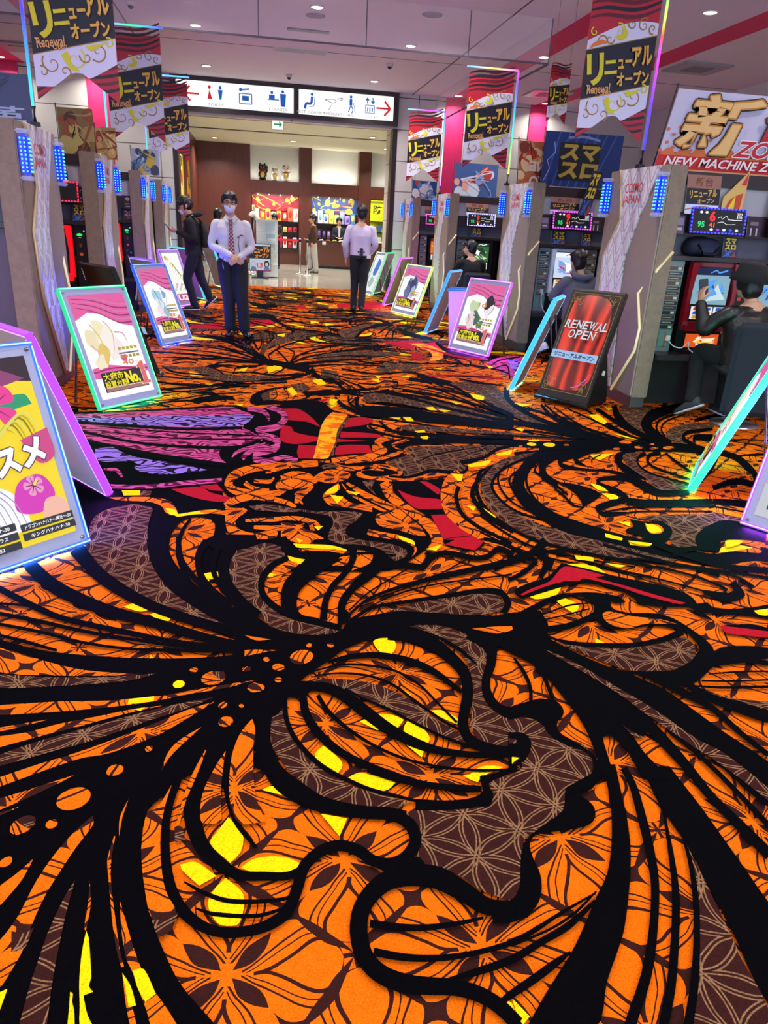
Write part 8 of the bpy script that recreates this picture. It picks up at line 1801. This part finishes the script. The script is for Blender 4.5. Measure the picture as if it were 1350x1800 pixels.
def clerk(at, lk, lab, top, hair='fringe', apron=True):
    J = dict(at=at, head=(0, -.02, 1.50), neck=(0, 0, 1.35), look=lk, shL=(.16, 0, 1.29), shR=(-.16, 0, 1.29), elL=(.2, -.02, 1.04), elR=(-.2, -.02, 1.04), wrL=(.1, -.2, .98), wrR=(-.1, -.2, .98), handL=((-.5, -.8, 0), (0, 0, -1), (-1, 0, 0), .3), handR=((.5, -.8, 0), (0, 0, -1), (1, 0, 0), .3),
             chest=(0, 0, 1.15), hipc=(0, 0, .84), hipL=(.08, 0, .81), hipR=(-.08, 0, .81), knL=(.08, -.02, .45), knR=(-.08, -.02, .45), anL=(.09, 0, .085), anR=(-.09, 0, .085), footL=(.1, -1, 0), footR=(-.1, -1, 0))
    t, fr, b, top_, tro = figure('person', lab, J, dict(top=top, bottom=BLK_TR, shoe=BLK_SHOE), dict(hair=hair, vox=.009)); face(t, fr, True, b)
    if apron: MB().prism([(-.035, 1.3), (.035, 1.3), (.03, 1.0), (-.03, 1.0)], -.142, -.125).build('blouse_front', WHITE_SH, t); MB().box(-.02, -.15, 1.03, .02, -.14, 1.1).build('name_badge', M_WHITE, t)
    return t
clerk((2.83, 26.55, 0), (0, -1, 0), 'person in dark vest with name badge standing behind the prize counter', VEST)
clerk((.60, 24.6, 0), (-.5, -1, -.2), 'dark-haired person half hidden behind the white glass showcase', cloth('brown_vest', '#3a2a24', .8), 'fringe', False)
clerk((-.86, 19.0, 0), (.6, 1, 0), 'dark-haired person in black seen behind the shoulder of the masked man', BLK_HOOD, 'bob', False)
# seated players
def stool(x, y, az, label, col='chair_navy', hb=.86, lo=.46):
    t = thing('player_chair', label, 'chair', (x, y, 0), (0, 0, az)); m = cloth(col, '#101624', .85)
    MB().lathe([(.20, 0), (.2, .015), (.06, .03), (.045, .06), (.045, .42)]).build('pedestal', M_STEEL, t)
    put_mesh('seat', fuse(MB().box(-.22, -.22, .42, .22, .22, .50, bev=.03), .012, 4), m, t); put_mesh('backrest', fuse(MB().box(-.24, -.25, lo, .24, -.17, hb, bev=.03), .012, 4), m, t); return t
def sitter(at, lab, az, colors, opts, phone=False, lean=0.0):
    # faces +y (towards the machine)
    f = lambda x, y, z: (x, y, z)
    J = dict(at=at, head=(-.03, .09+lean, 1.155), neck=(0, .02+lean, 1.01), look=opts.get('look', (-.1, 1, -.1)), shL=(-.19, .0+lean, .95), shR=(.19, .0+lean, .95), elL=(-.27, .14, .72), elR=(.25, .12, .70), wrL=(-.15, .34, .78), wrR=(.12, .34, .72), handL=((.2, 1, .1), (0, 0, -1), (1, 0, 0), .3), handR=((-.1, 1, .1), (0, 0, -1), (-1, 0, 0), .3),
             chest=(0, .0+lean*.6, .80), hipc=(0, -.02, .56), hipL=(-.1, .02, .55), hipR=(.1, .02, .55), knL=(-.17, .36, .53), knR=(.13, .36, .53), anL=opts.get('anL', (-.2, .2, .12)), anR=(.08, .24, .085), footL=opts.get('fL', (-.5, .8, 0)), footR=(.1, 1, 0), liftL=opts.get('liftL', .5))
    if phone: J.update(elL=(-.33, .12, .76), wrL=(-.36, .20, .98), handL=((.05, .25, 1), (1, .1, 0), (0, -1, .2), .5))
    t, fr, b, top, tro = figure('person', lab, J, colors, opts); face(t, fr, True, b); return t, fr, top
stool(4.05, 5.50, rad(-12), 'dark navy draped player chair at the right edge behind the person in the black hat', hb=.88, lo=.12)
JK = newmat('black_satin', .42); X.nt = JK[0].node_tree; x, y, z, v = coords(); f_, _ = noise(v, 7, 3, .6, 1.5); out_color(JK[1], mix(F('MULTIPLY', f_.gt(.64), .5), '#100e0d', '#4a3e2c')); JK[1].inputs['Coat Weight'].default_value = .1  # lighter brown patches paint the satin's highlights into the colour
t, fr, top = sitter((4.07, 5.62, 0), 'person in black bucket hat and shiny jacket at the red machine, holding a phone', 0, dict(top=JK[0], bottom=cloth('black_jeans', '#101116', .9), shoe=mat('dark_sneaker', '#2c2c30', .6), sole=mat('sole_white', '#c8c4c8', .6)), dict(hair='bob', sleeve=1.22, top='jacket', hem=-.05, girth=((.2, .2, .225, .22), (.16, .155, .16, .13)), anL=(-.30, .12, .16)), True)
w_, e_, s_ = fr
o = MB().loft([(w_(0, .02, .015), e_.to_matrix() @ V3(.165, 0, 0), e_.to_matrix() @ V3(0, .185, 0)), (w_(0, .02, .075), e_.to_matrix() @ V3(.115, 0, 0), e_.to_matrix() @ V3(0, .13, 0)), (w_(0, .025, .135), e_.to_matrix() @ V3(.1, 0, 0), e_.to_matrix() @ V3(0, .115, 0)), (w_(0, .03, .15), e_.to_matrix() @ V3(.07, 0, 0), e_.to_matrix() @ V3(0, .08, 0))], n=28).build('bucket_hat', cloth('hat_black', '#0e0e12', .9), t)
ph = thing('smartphone', 'smartphone raised by the person in the black bucket hat', 'phone', (3.755, 5.885, 1.075), (rad(-12), rad(-8), rad(-20))); MB().box(-.037, -.005, -.06, .037, .005, .09, bev=.004).build('case', M_BLACK, ph); MB().box(-.033, -.0065, -.055, .033, -.005, .085).build('screen', ink('#282c38', .4), ph)
stool(3.98, 8.66, 0, 'dark player chair under the person in the grey hood', hb=.78)
t, fr, top = sitter((3.94, 8.80, 0), 'person in grey hooded top sitting at the bright white-blue machine', 0, dict(top=cloth('grey_hoodie', '#5c5e66', .9), bottom=BLK_TR, shoe=mat('white_sneaker', '#d0d0d8', .5), sole=mat('sole_white', '#c8c4c8', .6)), dict(hair='short', sleeve=1.25, top='hooded_top', hem=-.05, girth=((.19, .19, .205, .21), (.15, .145, .15, .12)), anL=(-.34, .15, .13)))
MB().tube([V3(.11*math.cos(a), -.02+.09*math.sin(a), 1.01-.05*math.sin(a)*-.6) for a in [i*PI/8 for i in range(16)]], .036, 10, closed=True).build('hood', MATS['grey_hoodie'], top)
stool(3.72, 12.72, 0, 'dark player chair under the person in black', hb=.78)
sitter((3.70, 12.86, 0), 'person in black sitting at the machine with the green screen', 0, dict(top=BLK_HOOD, bottom=BLK_TR, shoe=BLK_SHOE), dict(hair='short', top='sweatshirt', hem=-.05, sleeve=1.2, vox=.008, look=(-.7, .7, 0)), False)
for x, y, l in ((4.62, 5.6, 'dark player chair at the next machine, beyond the right picture edge'), (-2.5, 8.55, 'dark player chair at the glowing red machine on the left'), (-2.6, 5.75, 'dark player chair at the front left row')): stool(x, y, 0, l, hb=.8)
# charging cables
for pts, l in (([(3.68, 6.17, .62), (3.7, 6.1, .57), (3.76, 6.05, .56), (3.80, 6.02, .62), (3.80, 6.0, .56), (3.86, 5.95, .53), (3.95, 5.95, .6)], 'white charging cable drooping under the red machine'), ([(3.66, 9.33, .75), (3.66, 9.28, .6), (3.69, 9.2, .5), (3.72, 9.16, .505)], 'white charging cable at the left end of the second right row')):
    t = thing('charging_cable', l, 'cable', pts[0]); MB().tube(spl([Vector(p)-Vector(pts[0]) for p in pts], 6, corner=170), .005, 8).build('wire', M_WHITE, t); MB().box(-.02, -.01, -.02, .02, .02, .03, bev=.005).build('plug', M_WHITE, t)
# ------------------------------------------------------------ lobby contents
t = thing('prize_counter', 'brown prize counter across the lobby behind the walking person', 'counter', (1.8, 25.7, 0)); MB().box(0, 0, .08, 5, .5, .84).build('front', M_WOOD, t); MB().box(-.02, -.04, .84, 5, .55, .87, bev=.008).build('countertop', M_IDARK, t); MB().box(.03, .05, 0, 5, .45, .08).build('plinth', M_BLACK, t)
rg = random.Random(11)
def prize(x, y, z, w_, h, c, c2, label, group):
    t = tag(MB().box(-w_/2, -.06, 0, w_/2, .06, h, 0, bev=.012).ell((0, -.05, h*.55), (w_*.36, .03, h*.33), 10, 6, 1).build('prize_pack', [cloth_flat(c), cloth_flat(c2)], None, (x, y, z)), label, 'prize', group); return t
def cloth_flat(c): return mat('pack_'+c.strip('#'), c, .45)
PC = ['#c82838', '#e0a030', '#e8e0d0', '#d86848', '#f0d040', '#b02060', '#e8b0a0', '#a83020']; PC2 = ['#7058b0', '#a890d8', '#d8d0f0', '#f0e060', '#5080c0', '#e0b0d0', '#80b8b0', '#f0f0f0']
t = thing('prize_shelf', 'left prize display niche with two shelves in the brown lobby wall', 'shelf', (-.1, 27.2, .55))
for z in (0.0, .52, .86): MB().box(0, 0, z-.02, 1.58, .34, z).build('board', M_BLACK, t)
t = thing('prize_shelf', 'middle prize display niche with shelves, behind the clerk', 'shelf', (1.95, 27.2, .55))
for z in (.36, .86): MB().box(0, 0, z-.02, 1.58, .34, z).build('board', M_BLACK, t)
for i in range(9): prize(.0+.17*i, 27.32, .55, .14, rg.uniform(.2, .4), rg.choice(PC+PC2), rg.choice(PC), 'wrapped prize on the bottom board of the left lobby niche', 'prizes on the bottom board left')
for i in range(9): prize(.0+.17*i, 27.32, 1.07, .14, rg.uniform(.16, .27), rg.choice(PC), rg.choice(PC), 'wrapped prize on the middle board of the left lobby niche', 'prizes on the middle board left')
for i in range(8): prize(.06+.19*i, 27.32, 1.41, .17, rg.uniform(.3, .55), rg.choice(PC), rg.choice(PC), 'red and gold wrapped prize on the top board of the left lobby niche', 'prizes on the top board left')
for i in range(9): prize(2.04+.17*i, 27.32, .91, .14, rg.uniform(.25, .4), rg.choice(['#3a2430', '#502838', '#302030', '#684040']), rg.choice(PC2), 'dark wrapped prize on the lower board of the middle lobby niche', 'prizes on the lower board middle')
for i in range(8): prize(2.06+.19*i, 27.32, 1.41, .17, rg.uniform(.28, .45), rg.choice(PC2), rg.choice(PC2), 'pale violet wrapped prize on the top board of the middle lobby niche', 'prizes on the top board middle')
for x0, cols, l in ((-.1, ['#a82030', '#e8c828', '#c83040', '#f0d860', '#8a1828'], 'red and yellow poster along the top of the left lobby niche'), (1.95, ['#34508c', '#c8b428', '#28406c', '#e0d040', '#803060'], 'blue and yellow poster along the top of the middle lobby niche')):
    t = thing('niche_poster', l, 'poster', (x0, 27.48, 1.75)); a = Art([]); blueart(int(x0*10)+40, cols)(a, 1.6, .5); MB().box(0, 0, 0, 1.6, .01, .5).build('board', cloth_flat(cols[0]), t); a.done('print', t)
for i in range(4):
    for x0 in (.1, 2.15):
        t = thing('spot_lamp', ['left', 'middle'][x0 > 1]+' niche spot lamp, number %s from the left' % ['one', 'two', 'three', 'four'][i], 'spot lamp', (x0+i*.38, 27.16, 2.24)); t['label'] = ('small spot lamp at the top of the left prize niche' if x0 < 1 else 'small spot lamp at the top of the middle prize niche'); t['group'] = 'spot lamps left niche' if x0 < 1 else 'spot lamps middle niche'
        MB().cyl((0, 0, 0), (0, 0, .04), .03).build('housing', M_WHITE, t); MB().cyl((0, 0, -.012), (0, 0, .0), .024).build('lens', M_LAMP, t)
for x0, w2, z in ((.7, 1.4, 2.2), (2.7, 1.4, 2.2)):
    l = bpy.data.lights.new('niche_lamp', 'AREA'); l.shape = 'RECTANGLE'; l.size = w2; l.size_y = .04; l.energy = 16; o = bpy.data.objects.new('niche_lamp', l); o.location = (x0, 27.0, z); o.rotation_euler = (rad(25), 0, 0); COL.objects.link(o)
# disaster goods display
t = thing('goods_display', 'bright yellow goods display reading 防災 at the right end of the lobby', 'display', (3.99, 27.1, .6)); MB().box(0, .05, 0, 1.5, .1, 1.65).build('panel', ink('#d4e010'), t); a = Art([]); a.text('防災', .42, 1.35, .62, .28, ink('#181818'), .018); a.text('災', .575, 1.35, .29, .28, ink('#e06018'), .018); a.rect(0, 1.55, 1.5, 1.62, ink('#888c10')); a.done('print', t, (0, .05, 0))
for z in (.25, .6, .95): MB().box(0, -.1, z, 1.5, .05, z+.02).build('board', M_BLACK, t)
for i in range(5):
    for k, z in enumerate((.87, 1.22)): tag(MB().box(-.07, -.05, 0, .07, .05, rg.uniform(.14, .24), bev=.01).build('boxed_goods', cloth_flat(['#181818', '#d8d8d0', '#3060a0', '#282420', '#e0e0e0'][(i+k) % 5]), None, (4.12+.2*i, 27.07, z)), 'small boxed emergency goods on the yellow display', 'goods', 'boxed goods on the yellow display')
for i in range(12):
    c = ['#e8d050', '#f0f0e8', '#e07838', '#d0d860', '#f4e8c0'][i % 5]
    t = tag(MB().loft([((-.07, 0, .0), (0, .03, 0), (0, 0, .004)), ((-.05, 0, .02), (0, .06, 0), (0, 0, .02)), ((.05, 0, .02), (0, .06, 0), (0, 0, .025)), ((.075, 0, .01), (0, .03, 0), (0, 0, .005))]).build('snack_pack', cloth_flat(c), None, (1.95+.22*i, 25.8+.06*(i % 2), .875), (0, 0, rg.uniform(-.5, .5))), 'small snack pack lying on the prize counter', 'snack', 'snack packs on the prize counter')
for x in (2.25, 2.9, 3.4): tag(MB().box(-.06, -.002, 0, .06, .002, .1).build('price_tag', M_WHITE, None, (x, 25.655, .76)), 'white price tag hanging on the front of the prize counter', 'price tag', 'price tags on the counter front')
# lucky cats on the upper niche
def lucky_cat(x, s, body, patch, label, paw=True):
    t = thing('lucky_cat', label, 'figurine', (x, 27.33, 2.68)); mb = MB(); mb.ell((0, 0, .16*s), (.15*s, .13*s, .17*s)); mb.ell((0, -.02, .38*s), (.14*s, .12*s, .12*s)); mb.ell((-.08*s, -.1*s, .04*s), (.05*s, .06*s, .04*s)); mb.ell((.08*s, -.1*s, .04*s), (.05*s, .06*s, .04*s))
    for sx in (-1, 1): mb.lathe([(.05*s, 0), (.03*s, .05*s), (.002, .1*s)], (sx*.08*s, -.01, .45*s), 10)
    if paw: mb.ell((.15*s, -.05*s, .4*s), (.04*s, .045*s, .06*s)); mb.ell((.145*s, -.03*s, .3*s), (.035*s, .04*s, .08*s))
    put_mesh('body', fuse(mb, .012, 3), mat('glaze_'+body.strip('#'), body, .2), t)
    for sx in (-1, 1): MB().ell((sx*.05*s, -.135*s, .4*s), (.018*s, .01, .02*s), 8, 6).build('eye', M_EYE if body != '#1a181a' else ink('#e8d060'), t)
    MB().ell((0, -.145*s, .36*s), (.014*s, .01, .01*s), 8, 6).build('nose', cloth_flat('#c85060'), t); MB().tube([(.1*s*math.cos(a), -.02+.1*s*math.sin(a), .275*s) for a in [i*PI/8 for i in range(16)]], .014*s, 8, closed=True).build('collar', cloth_flat('#b02028'), t); MB().ell((0, -.14*s, .17*s), (.075*s, .02, .09*s), 14, 8).build('coin', mat('gold_coin', '#d8b83c', .3, .6), t)
    MB().ell((-.07*s, -.06*s, .46*s), (.05*s, .05*s, .035*s), 10, 6).build('patch', cloth_flat(patch), t)
lucky_cat(.27, 1.0, '#1a181a', '#1a181b', 'black lucky cat figurine with gold coin, leftmost in the lit lobby niche'); lucky_cat(.68, .78, '#e8dcd0', '#7a8a60', 'low white and pink lucky figurine between the two cats', False); lucky_cat(1.06, 1.0, '#f0ece4', '#a06040', 'white lucky cat figurine with brown patch, rightmost in the lit lobby niche')
# glass showcase and poster screen
t = thing('showcase', 'white-framed glass showcase in the lobby behind the masked man', 'display case', (.02, 20.5, 0)); W_, H_ = .56, 1.42
MB().box(0, 0, .03, W_, .5, .34).build('base', M_WHITE, t); MB().box(.02, .44, .34, W_-.02, .48, H_).build('back_panel', M_WHITE, t); MB().box(.0, 0, H_, W_, .5, H_+.03).build('top', M_WHITE, t)
for x, y in ((0, 0), (W_-.025, 0), (0, .475), (W_-.025, .475)): MB().box(x, y, .34, x+.025, y+.025, H_).build('frame_post', M_WHITE, t)
MB().box(.025, .004, .34, W_-.025, .01, H_).build('glass_pane', mat('showcase_glass', '#e8f4f0', .03, alpha=.22), t)
for z in (.62, .9, 1.14): MB().box(.025, .05, z, W_-.025, .43, z+.012).build('shelf_board', mat('shelf_glass', '#d0e0dc', .05, alpha=.4), t)
a = Art([]); a.rect(.24, 1.18, .5, 1.36, ink('#9cb0d0')); a.rect(.26, .95, .5, 1.1, ink('#7090b8')); a.rect(.3, .93, .5, .98, ink('#e8f0f8')); a.rect(.28, .68, .5, .84, ink('#8898a0')); a.done('picture_card', t, (0, .43, 0))
for i in range(3): tag(MB().box(-.05, -.04, 0, .05, .04, .13, bev=.01).build('boxed_goods', cloth_flat(['#a8b8c8', '#38404c', '#c8ccd0'][i]), None, (.2+.12*i, 20.75, .634)), 'small boxed goods on the lower glass board inside the showcase', 'goods', 'boxed goods in the showcase')
t = thing('poster_screen', 'wide screen sign with orange lettering in front of the showcase', 'screen', (-.17, 20.2, .0)); MB().box(0, 0, .18, .56, .05, .86, bev=.01).build('bezel', M_BLACK, t); MB().box(.2, .02, .02, .36, .06, .2).build('stem', M_BLACK, t); MB().box(.05, -.1, 0, .5, .2, .03, bev=.008).build('foot', M_BLACK, t)
a = Art([]); a.rect(.015, .195, .545, .845, ink('#c8d4e8', .7)); a.rect(.015, .49, .545, .80, ink('#14100c')); a.text('リニューアル', .29, .70, .46, .13, ink('#f0921c', .9), .04, 0, rad(6)); a.text('オープン', .33, .565, .34, .1, ink('#f0921c', .9), .04, 0, rad(6)); a.text('13', .27, .34, .14, .1, ink('#d82838', .9), .04); a.rect(.2, .26, .36, .275, ink('#d82838', .9))
for cx, hc in ((.11, '#b8c8d8'), (.45, '#1c1820')): a.disc(cx, .36, .07, .09, ink(hc, .7)); a.disc(cx, .35, .04, .05, ink('#e0c8b8', .7)); a.poly([(cx-.08, .2), (cx+.08, .2), (cx+.05, .29), (cx-.05, .29)], ink('#5878a0', .7))
a.rect(.015, .195, .545, .215, ink('#c83080', .7)); a.done('screen', t, (0, -.001, 0))
# belt stanchions
for x, y, l in ((1.27, 22.4, 'silver belt stanchion, left one of two beside the walking person'), (1.45, 21.9, 'silver belt stanchion, right one nearer to the walking person')):
    t = thing('belt_stanchion', l, 'stanchion', (x, y, 0)); MB().lathe([(.17, 0), (.17, .015), (.05, .035), (.025, .05), (.025, .9), (.035, .91), (.035, .97), (.02, .985)]).build('post', M_STEEL, t); MB().lathe([(.036, 0), (.04, .01), (.04, .06), (.036, .07)], (0, 0, .89)).build('belt_cassette', M_BLACK, t)
t = thing('barrier_belt', 'red barrier belt running left from the stanchion', 'belt', (.3, 22.4, .9)); MB().box(-.4, -.003, 0, .94, .003, .06).build('webbing', cloth_flat('#d01c20'), t); MB().box(-.43, -.01, -.01, -.4, .01, .07).build('clip', M_BLACK, t)
t = thing('belt_stanchion', 'silver belt stanchion hidden by the showcase at the left end of the red belt', 'stanchion', (-.15, 22.4, 0)); MB().lathe([(.17, 0), (.17, .015), (.05, .035), (.025, .05), (.025, .97)]).build('post', M_STEEL, t)
# draped figure, wall posters
t = thing('draped_stand', 'white-topped draped display figure behind the shoulder of the masked man', 'display', (-.03, 21.4, 0)); MB().lathe([(.2, 0), (.2, .02), (.02, .04), (.02, 1.75)]).build('pole', M_STEEL, t)
put_mesh('drape', fuse(MB().loft([((.12, 0, .5), (.16, 0, 0), (0, .14, 0)), ((.12, 0, 1.1), (.14, 0, 0), (0, .12, 0)), ((.1, 0, 1.35), (.1, 0, 0), (0, .1, 0))]), .02, 4), cloth('maroon_drape', '#6a3028', .9), t); put_mesh('fur_collar', fuse(MB().tube(spl([(-.09, 0, 1.5), (-.03, 0, 1.58), (.06, 0, 1.52), (.13, 0, 1.36), (.18, 0, 1.1)], 5, corner=170), .07, 10), .02, 4), cloth('white_fur', '#d8d4cc', .95), t); MB().box(-.05, -.01, 1.66, .04, .01, 1.8, bev=.004).build('placard', cloth_flat('#e0d0a0'), t)
for i, (y, cols) in enumerate(((18.9, ['#c8b020', '#e8d840', '#b03020', '#604010']), (20.6, ['#d8c020', '#a02818', '#f0e060', '#302010']), (22.6, ['#c02828', '#e8c830', '#f0a040', '#301810']))):
    t = thing('wall_poster', ['yellow and red poster nearest the entrance on the left lobby wall', 'second yellow and red poster on the left lobby wall', 'third red and yellow poster on the left lobby wall'][i], 'poster', (-1.855, y, 1.75), (0, 0, rad(90))); a = Art([]); blueart(60+i, cols)(a, 1.1, 1.25); MB().box(0, 0, 0, 1.1, .01, 1.25).build('board', cloth_flat(cols[0]), t); a.done('print', t)
